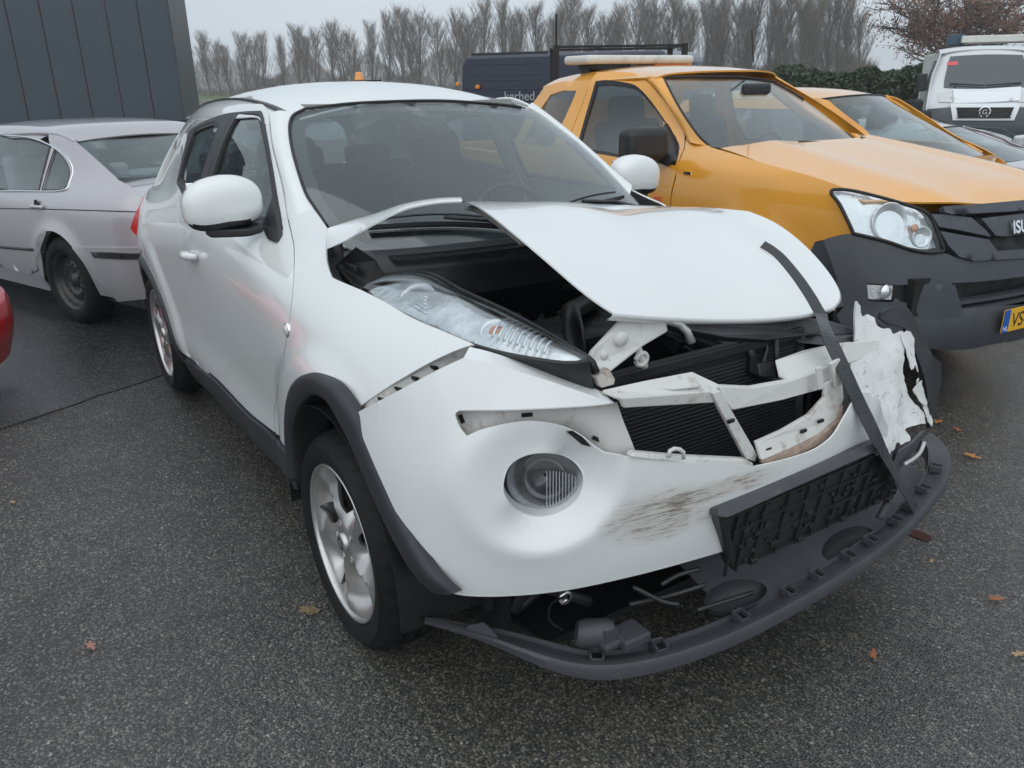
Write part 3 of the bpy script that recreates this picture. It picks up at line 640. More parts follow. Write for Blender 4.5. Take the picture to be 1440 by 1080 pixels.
# --- headlamp on the wing
lb = curve(px([(508, 408, -.725), (560, 437.5, -.722), (624, 468.5, -.70), (700, 494, -.66), (765, 506, -.605), (812, 509, -.55), (827, 506, -.525)]))
lt_ = curve(px([(508, 406, -.722), (540, 391, -.65), (578, 382.5, -.575), (640, 402, -.545), (700, 430, -.53), (760, 461, -.52), (829, 502, -.52)]))
def lens(off): return lambda u, v: lb(u)*(1-v[:, None])+lt_(u)*v[:, None]+(np.sin(math.pi*v)*np.sin(math.pi*np.clip(u, .001, .999))**.6)[:, None]*np.array([.02, -.03, .045])+off
lampR = mk('headlamp', *gridmesh(lens(np.zeros(3)), 40, 14), GLASSL, JR, out=(.3, -.6, .8), solid=.003)
def lin(dz, sh=.975): 
    def F(u, v):
        u2 = .5+(u-.5)*sh; v2 = .5+(v-.5)*.97
        return lens(np.zeros(3))(u2, v2)-np.array([.006, -.012, dz])+((np.cos(u*26)*.003)+np.cos(v*9)*.004)[:, None]*np.array([0, 0, 1.])
    return F
mk('lamp_bezel', *gridmesh(lin(.026), 60, 20), REFL, lampR, out=(.3, -.6, .8), solid=.002)
edgeP = np.concatenate([lb(np.linspace(0, 1, 30)), lt_(np.linspace(1, 0, 30))]); 
MB().tube(np.vstack([edgeP, edgeP[:1]])-np.array([0, 0, .003]), .006, 6).go('lamp_seal', BLACKP, lampR, smooth=True)
# dark lower housing
V, T = gridmesh(lambda u, v: lb(u*.62+.38)*(1-v[:, None])+(lb(u*.62+.38)*.8+lt_(u*.62+.38)*.2+np.array([-.02, .03, -.075]))*v[:, None], 24, 4); mk('lamp_housing', V, T, BLACKP, lampR, solid=.006)
def bowl(c, n, r, mat, parent, name, depth=.5, k=36):
    n = np.array(n, float)/np.linalg.norm(n); a = np.cross(n, [0, 0, 1.]); a /= np.linalg.norm(a); b = np.cross(a, n); R = np.array([a, n, b]).T
    m = MB(); m.lathe([(r*.12, -r*depth), (r*.45, -r*depth*.86), (r*.8, -r*depth*.42), (r, 0), (r*1.05, -.002)], c, 'y', k, R); return m.go(name, mat, parent, smooth=True), R
LF = lens(np.zeros(3))
def lp(u, v, dz): return LF(np.array([u]), np.array([v]))[0]-np.array([.004, -.010, dz])
bowl(lp(.30, .46, .040), (.35, -.55, .75), .046, RIBREF, lampR, 'main_reflector', .75)
bowl(lp(.68, .46, .032), (.45, -.45, .75), .030, RIBREF, lampR, 'indicator_reflector', .7)
am, R_ = bowl(lp(.69, .46, .034), (.45, -.45, .75), .019, AMBER, lampR, 'amber_bulb', -.7)
m = MB()
for i in range(9):                                                   # ribs of the indicator lens
    u = .70+i*.021; P = np.array([lp(u, v, .012) for v in np.linspace(.2, .85-.02*i, 8)]); m.tube(P, .0030, 5)
m.go('lens_ribs', RIBREF, lampR, smooth=True)
m = MB()
for i in range(7):
    v = .25+i*.06; P = np.array([lp(u, v, .030) for u in np.linspace(.22, .40-.01*i, 8)]); m.tube(P, .0022, 5)
m.go('lens_ribs', RIBREF, lampR, smooth=True)
# --- bumper cover: plan curve swept in height
bp = np.array([(.20, -.895), (.34, -.890), (.48, -.868), (.59, -.812), (.665, -.72), (.72, -.60), (.765, -.43), (.795, -.22), (.808, 0), (.806, .2), (.79, .38), (.757, .55), (.70, .68), (.62, .78), (.52, .845), (.40, .88), (.25, .90)])
bd = np.r_[0, np.cumsum(np.linalg.norm(np.diff(bp, axis=0), axis=1))]; bC = spl(bd, bp); SMAX = bd[-1]
bo = spl([.36, .44, .54, .66, .76, .86, .94, 1.04], [-.035, -.008, .010, .014, .008, -.012, -.034, -.075])
sf, zf = None, None
def Fb0(s, z):
    s = np.asarray(s, float); z = np.asarray(z, float); p = bC(s); t = bC(s+.004)-bC(s-.004); n = np.c_[t[:, 1], -t[:, 0]]; n /= np.linalg.norm(n, axis=1)[:, None]
    o = bo(z)
    if sf is not None:
        ds, dz = s-sf, z-zf; r = np.hypot(ds/1.12, dz); ang = np.clip(((ds*.8-dz*.6)/(r+1e-6)), -1, 1)
        o = o+.009*np.exp(-((r-.150)/.045)**2)*(1-.5*sst(.2, .9, ang))-(.010+.052*sst(-.6, .6, ang))*(1-np.clip((r-.080)/(.158-.080), 0, 1))
        o = o-.010*sst(.55, .48, z)*0
    q = p+n*o[:, None]
    return np.c_[q, z]
BD = (0, 1.98, .30, 1.08)
sf, zf = inv(J, Fb0, [(766, 683)], BD)[0]
Fb = Fb0
def crump(s, z):
    """dents and folds that the knock left in the far corner"""
    k = sst(1.35, 1.7, s); o = np.zeros((len(s), 3))
    for i, (si, zi) in enumerate(zip(s, z)):
        w = Vector((si*5.2, zi*6.1, 3.1)); a = noise.noise(w)*.6+noise.noise(w*2.3)*.35+abs(noise.noise(w*4.9))*.25
        o[i, 0] = a*.050*k[i]; o[i, 1] = noise.noise(w*1.7+Vector((9, 0, 0)))*.03*k[i]
    return o
def Fbc(s, z): return Fb0(s, z)+crump(np.asarray(s, float), np.asarray(z, float))
fogH = cr([(706, 683), (714, 656), (734, 641), (762, 635.5), (794, 640), (815, 655), (822, 675), (812, 702), (787, 720), (756, 727), (727, 718), (711, 702)], 4, closed=True)
skin = segs([(497, 583), (508, 577), (562, 548.5), (616, 520), (652, 503)], [(652, 503), (690, 511), (745, 527), (800, 545), (840, 559), (863, 567)],
    [(863, 567), (840, 570.5), (790, 574), (720, 577), (660, 577.5), (645, 578)], [(645, 578), (640, 583), (646, 600), (656, 613)],
    [(656, 613), (680, 603), (720, 595), (755, 593), (790, 600), (815, 612), (835, 628), (850, 637)], [(850, 637), (880, 641), (950, 648), (1020, 653), (1062, 656)],
    [(1062, 656), (1090, 650), (1120, 642), (1150, 630), (1172, 612), (1188, 585), (1206, 552)], [(1206, 552), (1228, 556), (1250, 600)], [(1250, 600), (1246, 614)],
    [(1246, 614), (1180, 641), (1100, 674), (1011, 713)], [(1011, 713), (1013, 735), (1017, 762), (1019, 775)],
    [(1019, 775), (960, 792), (900, 808), (820, 826), (760, 835), (700, 839), (655, 838), (630, 833)], [(630, 833), (612, 815), (590, 785), (560, 727), (530, 662), (508, 610), (497, 583)])
bO = inv(J, Fb, skin, BD); bH = inv(J, Fb, fogH, BD)
V, T = cdt(bO, [bH], .017); P = Fb(V[:, 0], V[:, 1])+crump(V[:, 0], V[:, 1])*.35*sst(1.35, 1.5, V[:, 0])[:, None]
SCR = pm('scratched_bumper', (.74, .765, .765), .35, coat=.6)
def scratched():
    """white paint with dark streaky scrapes where the bumper was dragged (wear with its own place on the part)"""
    m = SCR; nt = m.node_tree; N = nt.nodes; L = nt.links; b = N['Principled BSDF']; tc = N.new('ShaderNodeTexCoord')
    def area(c, r):
        mp = N.new('ShaderNodeMapping'); mp.inputs['Location'].default_value = tuple(-a/b_ for a, b_ in zip(c, r)); mp.inputs['Scale'].default_value = tuple(1/x for x in r); L.new(tc.outputs['Object'], mp.inputs[0])
        ln = N.new('ShaderNodeVectorMath'); ln.operation = 'LENGTH'; L.new(mp.outputs[0], ln.inputs[0])
        r_ = N.new('ShaderNodeMapRange'); r_.inputs[1].default_value = 1.1; r_.inputs[2].default_value = .55; L.new(ln.outputs['Value'], r_.inputs[0]); return r_.outputs[0]
    m1 = N.new('ShaderNodeMath'); m1.operation = 'MAXIMUM'; L.new(area(J.at(935, 727, x=.80), (.11, .17, .072)), m1.inputs[0]); L.new(area(J.at(1010, 690, x=.81), (.10, .22, .030)), m1.inputs[1])
    mp = N.new('ShaderNodeMapping'); mp.inputs['Rotation'].default_value = (math.radians(-14), 0, 0); mp.inputs['Scale'].default_value = (6, 6, 95); L.new(tc.outputs['Object'], mp.inputs[0])
    nz = N.new('ShaderNodeTexNoise'); nz.inputs['Scale'].default_value = 2.2; nz.inputs['Detail'].default_value = 5; nz.inputs['Roughness'].default_value = .72; L.new(mp.outputs[0], nz.inputs['Vector'])
    n2 = N.new('ShaderNodeTexNoise'); n2.inputs['Scale'].default_value = 17; n2.inputs['Detail'].default_value = 3; L.new(tc.outputs['Object'], n2.inputs['Vector'])
    st = N.new('ShaderNodeMapRange'); st.inputs[1].default_value = .48; st.inputs[2].default_value = .62; L.new(nz.outputs[0], st.inputs[0])
    s2 = N.new('ShaderNodeMapRange'); s2.inputs[1].default_value = .40; s2.inputs[2].default_value = .52; L.new(n2.outputs[0], s2.inputs[0])
    a1 = N.new('ShaderNodeMath'); a1.operation = 'MULTIPLY'; L.new(st.outputs[0], a1.inputs[0]); L.new(s2.outputs[0], a1.inputs[1])
    a2 = N.new('ShaderNodeMath'); a2.operation = 'MULTIPLY'; L.new(a1.outputs[0], a2.inputs[0]); L.new(m1.outputs[0], a2.inputs[1])
    dl = N.new('ShaderNodeMix'); dl.data_type = 'RGBA'; dl.inputs[6].default_value = (.74, .765, .765, 1); dl.inputs[7].default_value = (.58, .565, .54, 1); L.new(m1.outputs[0], dl.inputs[0])
    mx = N.new('ShaderNodeMix'); mx.data_type = 'RGBA'; mx.inputs[7].default_value = (.17, .145, .125, 1); L.new(dl.outputs[2], mx.inputs[6]); L.new(a2.outputs[0], mx.inputs[0]); L.new(mx.outputs[2], b.inputs['Base Color'])
    rr = N.new('ShaderNodeMapRange'); rr.inputs[3].default_value = .32; rr.inputs[4].default_value = .62; L.new(m1.outputs[0], rr.inputs[0]); L.new(rr.outputs[0], b.inputs['Roughness'])
    cw = N.new('ShaderNodeMapRange'); cw.inputs[3].default_value = 1; cw.inputs[4].default_value = .1; L.new(m1.outputs[0], cw.inputs[0]); L.new(cw.outputs[0], b.inputs['Coat Weight'])
scratched(); drops(SCR, 120, .13, 1, .16)
bum = mk('front_bumper', P, T, SCR, JR, out=(1, -.4, 0), solid=.005)
# returned edges (thickness) at the bottom and round the lamp opening
def flange(pxs, depth, name, parent, mat, F=Fb, dom=BD, drop=0, closed=False):
    o = inv(J, F, pxs, dom); a = F(o[:, 0], o[:, 1]); t = bC(o[:, 0]+.004)-bC(o[:, 0]-.004); n = np.c_[t[:, 1], -t[:, 0], 0*t[:, 0]]; n /= np.linalg.norm(n, axis=1)[:, None]
    b = a-n*depth; b[:, 2] += drop; k = len(a)
    return mk(name, np.concatenate([a, b]), [(i, (i+1) % k, k+(i+1) % k, k+i) for i in range(k if closed else k-1)], mat, parent, solid=.003)
flange(cr([(1019, 775), (960, 792), (900, 808), (820, 826), (760, 835), (700, 839), (655, 838), (630, 833)], 5), .035, 'bumper_return', bum, WHITE, drop=.012)
flange(fogH, .035, 'lamp_opening_rim', bum, WHITE, closed=True)
flange(cr([(863, 567), (840, 570.5), (790, 574), (720, 577), (660, 577.5), (645, 578)], 4), .055, 'arm_return', bum, WHITE, drop=-.004)
flange(cr([(652, 503), (690, 511), (745, 527), (800, 545), (840, 559), (863, 567)], 4), .05, 'arm_return', bum, WHITE, drop=.008)
# pale inner panel behind the missing grille trim
ip = segs([(632, 570), (700, 566), (800, 564), (868, 566)], [(868, 566), (876, 590), (886, 615), (898, 646)], [(898, 646), (850, 648), (820, 632), (790, 618), (750, 612), (700, 620), (650, 632)], [(650, 632), (636, 600), (632, 570)])
def Fi(s, z): 
    p = Fb0(s, z); t = bC(np.asarray(s)+.004)-bC(np.asarray(s)-.004); n = np.c_[t[:, 1], -t[:, 0], 0*t[:, 0]]; n /= np.linalg.norm(n, axis=1)[:, None]; return p-n*.042
inner = panel('inner_bumper_panel', J, Fi, BD, ip, WHITE_IN, bum, step=.03, out=(1, -.3, 0))
m = MB()
for (u, v, a) in ((650, 590, 1.2), (741, 583, 0), (839, 617, .5)):
    o = inv(J, Fi, [(u, v)], BD)[0]; p = Fi([o[0]], [o[1]])[0]; t = bC(np.array([o[0]+.01]))-bC(np.array([o[0]])); tx = np.r_[t[0], 0]/np.linalg.norm(t); n = np.array([tx[1], -tx[0], 0])
    up = np.array([0, 0, 1.]); e1 = tx*math.cos(a)-up*math.sin(a); e2 = tx*math.sin(a)+up*math.cos(a)
    MB().box(p+n*.0015, (.024, .002, .009), np.array([e1, n, e2]).T).go('clip_slot', NEARBLK, bum)  # thin black inlay painting the dark of a slot
# wedge-shaped tear in the bumper above the lamp
tr = inv(J, Fb, [(797, 607), (806, 606), (820, 615), (831, 628), (818, 625), (808, 616)], BD); P = Fb(tr[:, 0], tr[:, 1])+np.array([.003, -.002, .001]); MB().prism(P, (-.004, .001, 0)).go('torn_edge', NEARBLK, bum)
FOGM = pm('fog_grey', (.34, .35, .36), .25, .5, vary=(20, .3))
# --- round fog/driving lamp
fc = J.at(766, 675, x=.640); fn = np.array([.80, -.58, .10])
fog = bowl(fc+fn*.0, fn, .088, FOGM, JR, 'fog_lamp', .5)[0]
a_ = np.cross(fn/np.linalg.norm(fn), [0, 0, 1.]); a_ /= np.linalg.norm(a_); nn = fn/np.linalg.norm(fn); b_ = np.cross(a_, nn); Rf = np.array([a_, nn, b_]).T
MB().lathe([(.0, .020), (.033, .0185), (.065, .012), (.083, .004), (.088, -.004)], fc, 'y', 36, Rf).go('lens', GLASSL, fog, smooth=True)
MB().lathe([(.084, -.01), (.090, -.008), (.092, .001), (.088, .005), (.084, .003)], fc, 'y', 36, Rf).go('lamp_ring', DARKG, fog, smooth=True)
m = MB()
for i in range(10):
    xx = .005+i*.007; hgt = math.sqrt(max(.076**2-xx**2, 0)); m.tube([fc+Rf@np.array([-xx, .013-xx*.12, -hgt*.75]), fc+Rf@np.array([-xx, .014-xx*.12, hgt*.35])], .0013, 4)
m.go('lens_ribs', RIBREF, fog)
bowl(fc-nn*.004, fn+np.array([0, -.1, .1]), .046, pm('fog_dark', (.12, .125, .13), .2, .6), fog, 'reflector', .8)
MB().box(fc+Rf@np.array([0, -.03, -.105]), (.22, .05, .045), Rf).go('lamp_bracket', GREYP, fog, bevel=.006)
MB().lathe([(.0, .0), (.016, 0), (.017, -.012)], fc+Rf@np.array([-.005, .002, -.108]), 'y', 16, Rf).go('adjuster_hole', NEARBLK, fog)
# dark back plate closing the lamp pocket
MB().box(fc-nn*.075, (.34, .01, .30), Rf).go('lamp_pocket', NEARBLK, fog)
# --- gap clips between wing and bumper
g1 = px([(655, 491, -.70), (612, 512, -.765), (566, 539, -.82), (525, 564, -.862), (500, 580, -.88)])
MB().strip(cr(g1, 6)+np.array([-.012, .018, -.006]), (0, .004, .018), (.006, .004, 0)).go('wing_bracket', WHITE_IN, bum)
m = MB()
for t in (.25, .4, .55, .72): q = curve(g1)(np.array([t]))[0]; MB().box(q+np.array([-.009, .016, -.006]), (.020, .010, .006)).go('bracket_slot', NEARBLK, bum)  # small black blocks colour in the shade of the bracket slots
# --- crushed far corner of the bumper
rng = np.random.RandomState(5)
cs = segs([(1198, 548), (1196, 520), (1202, 490), (1203, 455), (1206, 421)], [(1206, 421), (1213, 430), (1217, 445), (1228, 441), (1233, 455), (1241, 462), (1252, 462), (1258, 470), (1268, 466), (1272, 490), (1268, 515), (1276, 545), (1287, 565), (1300, 580), (1303, 595)],
    [(1303, 595), (1290, 597), (1281, 606), (1284, 618), (1262, 632), (1244, 642)], [(1244, 642), (1226, 600), (1198, 548)], n=3)
sh = [segs([(1262, 470), (1272, 464), (1280, 476), (1286, 500), (1291, 525)], [(1291, 525), (1286, 522), (1282, 512), (1277, 520), (1270, 500)], [(1270, 500), (1262, 470)], n=3),
      segs([(1276, 548), (1286, 540), (1294, 534), (1299, 545), (1303, 560)], [(1303, 560), (1298, 570), (1290, 566), (1284, 556)], [(1284, 556), (1276, 548)], n=3),
      segs([(1288, 535), (1293, 528), (1300, 545), (1306, 575), (1308, 600)], [(1308, 600), (1300, 588), (1296, 560)], [(1296, 560), (1288, 535)], n=3)]
CN = [[(1200, 418, .60), (1215, 432, .65), (1232, 448, .70), (1255, 460, .75), (1280, 468, .81)],
      [(1197, 460, .58), (1220, 470, .64), (1240, 480, .69), (1260, 490, .745), (1284, 502, .81)],
      [(1194, 500, .51), (1225, 510, .60), (1245, 520, .68), (1267, 530, .75), (1292, 540, .83)],
      [(1194, 548, .40), (1228, 555, .53), (1250, 562, .64), (1277, 570, .76), (1305, 578, .88)],
      [(1212, 585, .35), (1240, 592, .48), (1261, 598, .60), (1283, 602, .73), (1310, 604, .88)],
      [(1243, 648, .36), (1254, 644, .44), (1268, 636, .54), (1288, 624, .68), (1312, 612, .86)]]
CN = np.array([px(r) for r in CN]); cnV = np.linspace(0, 1, 6); cnU = np.linspace(0, 1, 5)
def Fk0(u, v):
    u = np.asarray(u, float); v = np.asarray(v, float); return np.c_[tuple(tab(cnV, cnU, CN[:, :, i])(v, u) for i in range(3))]
def Fk(u, v):
    P = Fk0(u, v); k = sst(0, .35, np.asarray(u, float))
    for i, p in enumerate(P):
        w = Vector(p)*7.5; a = noise.noise(w)*.6+noise.noise(w*2.1)*.4+abs(noise.noise(w*4.3))*.35-abs(noise.noise(w*1.1+Vector((3, 8, 1))))*.7
        P[i] += np.array([.8, .35, .1])*a*.024*(.15+.85*k[i])
    return P
KD = (0, 1, 0, 1)
cO = inv(J, Fk0, cs, KD); V, T = cdt(cO, (), .035); crn = mk('crushed_corner', Fk(V[:, 0], V[:, 1]), T, SCUFF, bum, out=(1, .4, 0), solid=.006, auto=28)
crn['label'] = 'crushed, scraped corner of the white bumper'
for q in sh:
    o = inv(J, Fk0, q, KD); V, T = cdt(o, (), .04)
    if len(T): mk('paint_shard', Fk(V[:, 0], V[:, 1])+np.array([.010, .010, 0])*rng.uniform(.5, 1.5), T, SCUFF, bum, out=(1, .4, 0), solid=.003, auto=25)
# dark liner sheet sticking out behind the corner
ln = [(1262, 420, 'y', .80), (1280, 436, 'y', .83), (1296, 462, 'y', .86), (1312, 500, 'y', .885), (1325, 512, 'y', .90), (1324, 540, 'y', .905), (1316, 575, 'y', .90), (1313, 603, 'y', .90), (1306, 603, 'y', .88), (1308, 575, 'y', .875), (1300, 530, 'y', .855), (1286, 492, 'y', .83), (1272, 462, 'y', .80), (1250, 458, 'y', .77), (1236, 448, 'y', .75), (1240, 440, 'y', .755), (1254, 432, 'y', .78)]
P = px(ln); MB().prism(P, (-.012, .004, 0)).go('wheel_liner', DARKG, JR, bevel=.002)
P = px([(1225, 470, .72), (1262, 462, .76), (1285, 500, .80), (1300, 560, .84), (1302, 600, .86), (1270, 600, .80), (1235, 560, .74)]); MB().prism(P-np.array([.06, .0, 0]), (-.01, 0, 0)).go('wheel_liner', DARKG, JR)
# --- front structure: beams, strut, slam panel
def bar(pts, w, h, name, mat, parent, bevel=.004, up=(0, 0, 1)):
    """square bar through 3-D points"""
    P = np.array(pts, float); t = P[-1]-P[0]; t /= np.linalg.norm(t); a = np.cross(t, up); a /= np.linalg.norm(a); b = np.cross(a, t)
    return MB().strip(P, a*w/2, b*h/2).go(name, mat, parent, bevel=bevel)
def slab(pts, d, name, mat, parent, bevel=.003, fr=J): return MB().prism(px(pts, fr), d).go(name, mat, parent, bevel=bevel)
x = 'x'
# upper bar: shelf-like top plate with a front flange, then the V strut and the far bar
slab([(846, 548, x, .70), (905, 535, x, .70), (973, 522, x, .69), (1013, 541, x, .72), (1004, 551, x, .745), (940, 556, x, .745), (876, 561, x, .745)], (0, 0, -.008), 'grille_beam', WHITE_IN, JR)
slab([(872, 560, x, .748), (940, 555, x, .748), (1005, 550, x, .748), (1012, 566, x, .745), (940, 570.5, x, .745), (878, 574, x, .745)], (-.012, 0, 0), 'grille_beam', WHITE_IN, JR)
slab([(900, 548, x, .715), (950, 537, x, .71), (978, 533, x, .71), (986, 545, x, .735), (950, 549, x, .735)], (0, 0, .005), 'beam_rib', WHITE_IN, JR)
slab([(1001, 553, x, .752), (1013, 549, x, .75), (1066, 640, x, .775), (1062, 650, x, .775), (1050, 646, x, .775)], (-.014, 0, 0), 'grille_strut', WHITE_IN, JR)
slab([(1013, 543, x, .735), (1060, 545, x, .74), (1110, 536, x, .74), (1150, 522, x, .735), (1186, 505, x, .73), (1187, 520, x, .735), (1150, 549, x, .745), (1100, 563, x, .75), (1030, 577, x, .752), (1018, 560, x, .75)], (-.02, 0, 0), 'grille_beam', WHITE_IN, JR)
slab([(1090, 506, x, .66), (1130, 492, x, .66), (1170, 483, x, .66), (1196, 480, x, .66), (1190, 505, x, .725), (1150, 521, x, .73), (1110, 535, x, .735), (1095, 528, x, .70)], (0, 0, -.006), 'bent_shelf', WHITE_IN, JR)
slab([(1186, 482, x, .70), (1236, 478, x, .68), (1238, 484, x, .69), (1205, 508, x, .72), (1188, 512, x, .73)], (-.008, 0, -.004), 'bent_shelf', WHITE_IN, JR)
# inner lower lip of the grille opening with clip slots
slab([(1064, 622, x, .775), (1100, 606, x, .775), (1138, 584, x, .77), (1160, 560, x, .76), (1162, 540, x, .755), (1184, 528, x, .75), (1187, 560, x, .765), (1176, 590, x, .78), (1150, 612, x, .79), (1110, 632, x, .795), (1072, 648, x, .80)], (-.012, 0, 0), 'grille_inner_lip', WHITE_IN, JR)
slab([(1072, 650, x, .803), (1110, 634, x, .80), (1150, 614, x, .795), (1178, 590, x, .785), (1186, 570, x, .78), (1184, 590, x, .79), (1160, 622, x, .80), (1110, 645, x, .805), (1075, 657, x, .806)], (-.01, 0, 0), 'grille_dirt_edge', pm('grimy_edge', (.34, .26, .21), .8, vary=(40, .35)), JR, bevel=0)
slab([(892, 636, x, .77), (960, 642, x, .785), (1050, 646, x, .79), (1060, 652, x, .795), (1060, 657, x, .80), (950, 650, x, .79), (888, 643, x, .775)], (-.02, 0, 0), 'grille_inner_lip', WHITE_IN, JR)
MB().tube(px([(940, 643, x, .80), (942, 634, x, .80), (948, 631, x, .80), (956, 632, x, .80), (961, 636, x, .80), (961, 645, x, .80)]), .005, 8).go('lip_catch', WHITE_IN, JR, smooth=True)
for u, v in ((1080, 632), (1130, 606), (1154, 592), (1028, 592)):
    MB().box(J.at(u, v, x=.786 if u > 1040 else .772), (.006, .020, .008)).go('clip_slot', NEARBLK, JR)  # black inlays, slot shade put in as colour
slab([(1168, 512, x, .77), (1182, 504, x, .765), (1186, 540, x, .77), (1176, 545, x, .77)], (-.01, 0, 0), 'beam_end', WHITE_IN, JR)
slab([(1148, 518, x, .765), (1156, 515, x, .765), (1160, 546, x, .77), (1152, 549, x, .77)], (-.006, 0, 0), 'beam_end', WHITE_IN, JR)
# slanting bonnet-latch strut
st_ = slab([(826, 512, x, .63), (836, 492, x, .63), (858, 468, x, .61), (880, 444, x, .585), (906, 443, x, .58), (937, 449, x, .58), (940, 466, x, .59), (905, 487, x, .62), (862, 521, x, .65), (842, 537, x, .66)], (-.018, 0, -.006), 'latch_strut', WHITE_IN, JR, bevel=.005)
for (u, v, r) in ((875, 477, .017), (849, 500, .011)):
    c = J.at(u, v, x=.628); MB().lathe([(0, .006), (r*.8, .006), (r, 0), (r, -.02)], c, 'x', 20).go('bolt', WHITE_IN, st_, smooth=True)
slab([(838, 531, x, .675), (857, 518, x, .67), (866, 534, x, .69), (864, 541, x, .70), (846, 546, x, .70)], (-.02, 0, 0), 'latch_foot', RUST, st_, bevel=.003)
MB().tube(px([(826, 505, x, .64), (832, 510, x, .65), (838, 524, x, .66)]), .010, 8).go('rubber_stop', NEARBLK, st_, smooth=True)
# hinge eye and latch arm
MB().tube(px([(897, 488, x, .60), (900, 500, x, .60), (905, 512, x, .60), (907, 516, x, .60)]), .009, 8).go('eyelet_bracket', WHITE_IN, st_, smooth=True)
c = J.at(902, 505, x=.605); t = np.linspace(0, 2*math.pi, 20); MB().tube([c+np.array([0, .017*math.cos(a), .015*math.sin(a)]) for a in t], .006, 8, cap=False).go('eyelet', WHITE_IN, st_, smooth=True)
MB().tube(px([(936, 450, x, .58), (955, 456, x, .59), (966, 466, x, .60), (973, 482, x, .61)]), .010, 8).go('latch_arm', pm('pale_steel', (.45, .45, .44), .4, .6), st_, smooth=True)
# dark slam panel under the bonnet lip, and the broken lamp carrier at the far end
slab([(938, 452, x, .57), (1000, 452, x, .57), (1080, 452, x, .56), (1140, 449, x, .55), (1170, 452, x, .55), (1150, 470, x, .58), (1080, 478, x, .60), (1020, 474, x, .61), (960, 462, x, .60)], (-.03, 0, -.02), 'slam_panel', BLACKP, JR, bevel=.006)
slab([(1110, 452, x, .56), (1125, 446, x, .54), (1160, 448, x, .53), (1206, 463, x, .53), (1204, 470, x, .54), (1150, 472, x, .56), (1116, 474, x, .58), (1108, 466, x, .58)], (-.02, 0, -.012), 'lamp_carrier', GREYP, JR, bevel=.005)
slab([(1118, 474, x, .575), (1150, 473, x, .565), (1204, 471, x, .55), (1203, 486, x, .58), (1160, 486, x, .60), (1124, 482, x, .60)], (-.03, 0, 0), 'lamp_carrier', BLACKP, JR, bevel=.004)
# --- condenser with its fins
def cond(y, z): return np.array([.60-.10*(z-.55), y, z])
rad = MB().box(cond(-.04, .62)-np.array([.035, 0, 0]), (.03, .74, .50)).go('radiator_core', NEARBLK, JR)
m = MB()
FINM = pm('condenser_fin', (.075, .077, .08), .5, .5)
for i in range(46):
    z = .385+i*.0105; m.box(cond(-.04, z)+np.array([-.006, 0, 0]), (.018, .72, .0034))
o = m.go('cooling_fins', FINM, rad); o['kind'] = 'stuff'
for s in (-1, 1): MB().tube([cond(-.04+s*.375, .37), cond(-.04+s*.375, .88)], .016, 10).go('condenser_tank', DKMET, rad, smooth=True)
bar([cond(-.42, .885), cond(.34, .885)], .03, .03, 'condenser_top', BLACKP, rad)
MB().lathe([(0, .03), (.014, .03), (.014, 0), (.02, -.004), (.02, -.03)], cond(-.40, .80)+np.array([.02, 0, 0]), 'z', 14).go('filler_cap', NEARBLK, rad, smooth=True)
MB().tube(px([(1046, 480, x, .56), (1058, 500, x, .58), (1054, 520, x, .58), (1075, 532, x, .60), (1098, 536, x, .61)]), .012, 8).go('coolant_hose', NEARBLK, JR, smooth=True)
MB().tube(px([(1090, 470, x, .58), (1092, 500, x, .60), (1096, 530, x, .62)]), .009, 8).go('coolant_hose', NEARBLK, JR, smooth=True)
MB().tube(px([(1072, 470, x, .57), (1080, 490, x, .58), (1074, 508, x, .59), (1084, 520, x, .60)]), .007, 8).go('wiring_loom', NEARBLK, JR, smooth=True)
slab([(1066, 512, x, .60), (1090, 508, x, .60), (1092, 530, x, .62), (1070, 530, x, .62)], (-.03, 0, 0), 'sensor_box', DKMET, JR)
slab([(876, 528, x, .50), (958, 518, x, .48), (956, 508, x, .46), (885, 518, x, .48)], (-.02, 0, -.06), 'fuse_box', pm('dull_box', (.13, .135, .14), .5), JR, bevel=.006)
# crash beam deep behind, engine block, covers, strut towers, wing inners
MB().box((.50, 0, .42), (.08, 1.05, .10)).go('crash_beam', NEARBLK, JR, bevel=.01)
MB().box((.12, .05, .62), (.42, .70, .40)).box((.12, .0, .84), (.30, .46, .06)).go('engine_block', NEARBLK, JR, bevel=.03)
MB().lathe([(0, .0), (.03, 0), (.034, -.03), (.034, -.2)], (.08, -.32, .93), 'z', 16).go('oil_filler', BLACKP, JR, smooth=True)
MB().tube([(.35, -.28, .80), (.25, -.22, .90), (.10, -.12, .91), (0, .05, .90)], .03, 12).go('intake_hose', BLACKP, JR, smooth=True)
MB().tube([(.42, -.40, .78), (.30, -.42, .86), (.15, -.40, .88), (-.05, -.38, .86)], .014, 8).go('coolant_hose', BLACKP, JR, smooth=True)
MB().box((.22, -.42, .80), (.18, .16, .16)).go('battery', DKMET, JR, bevel=.01)
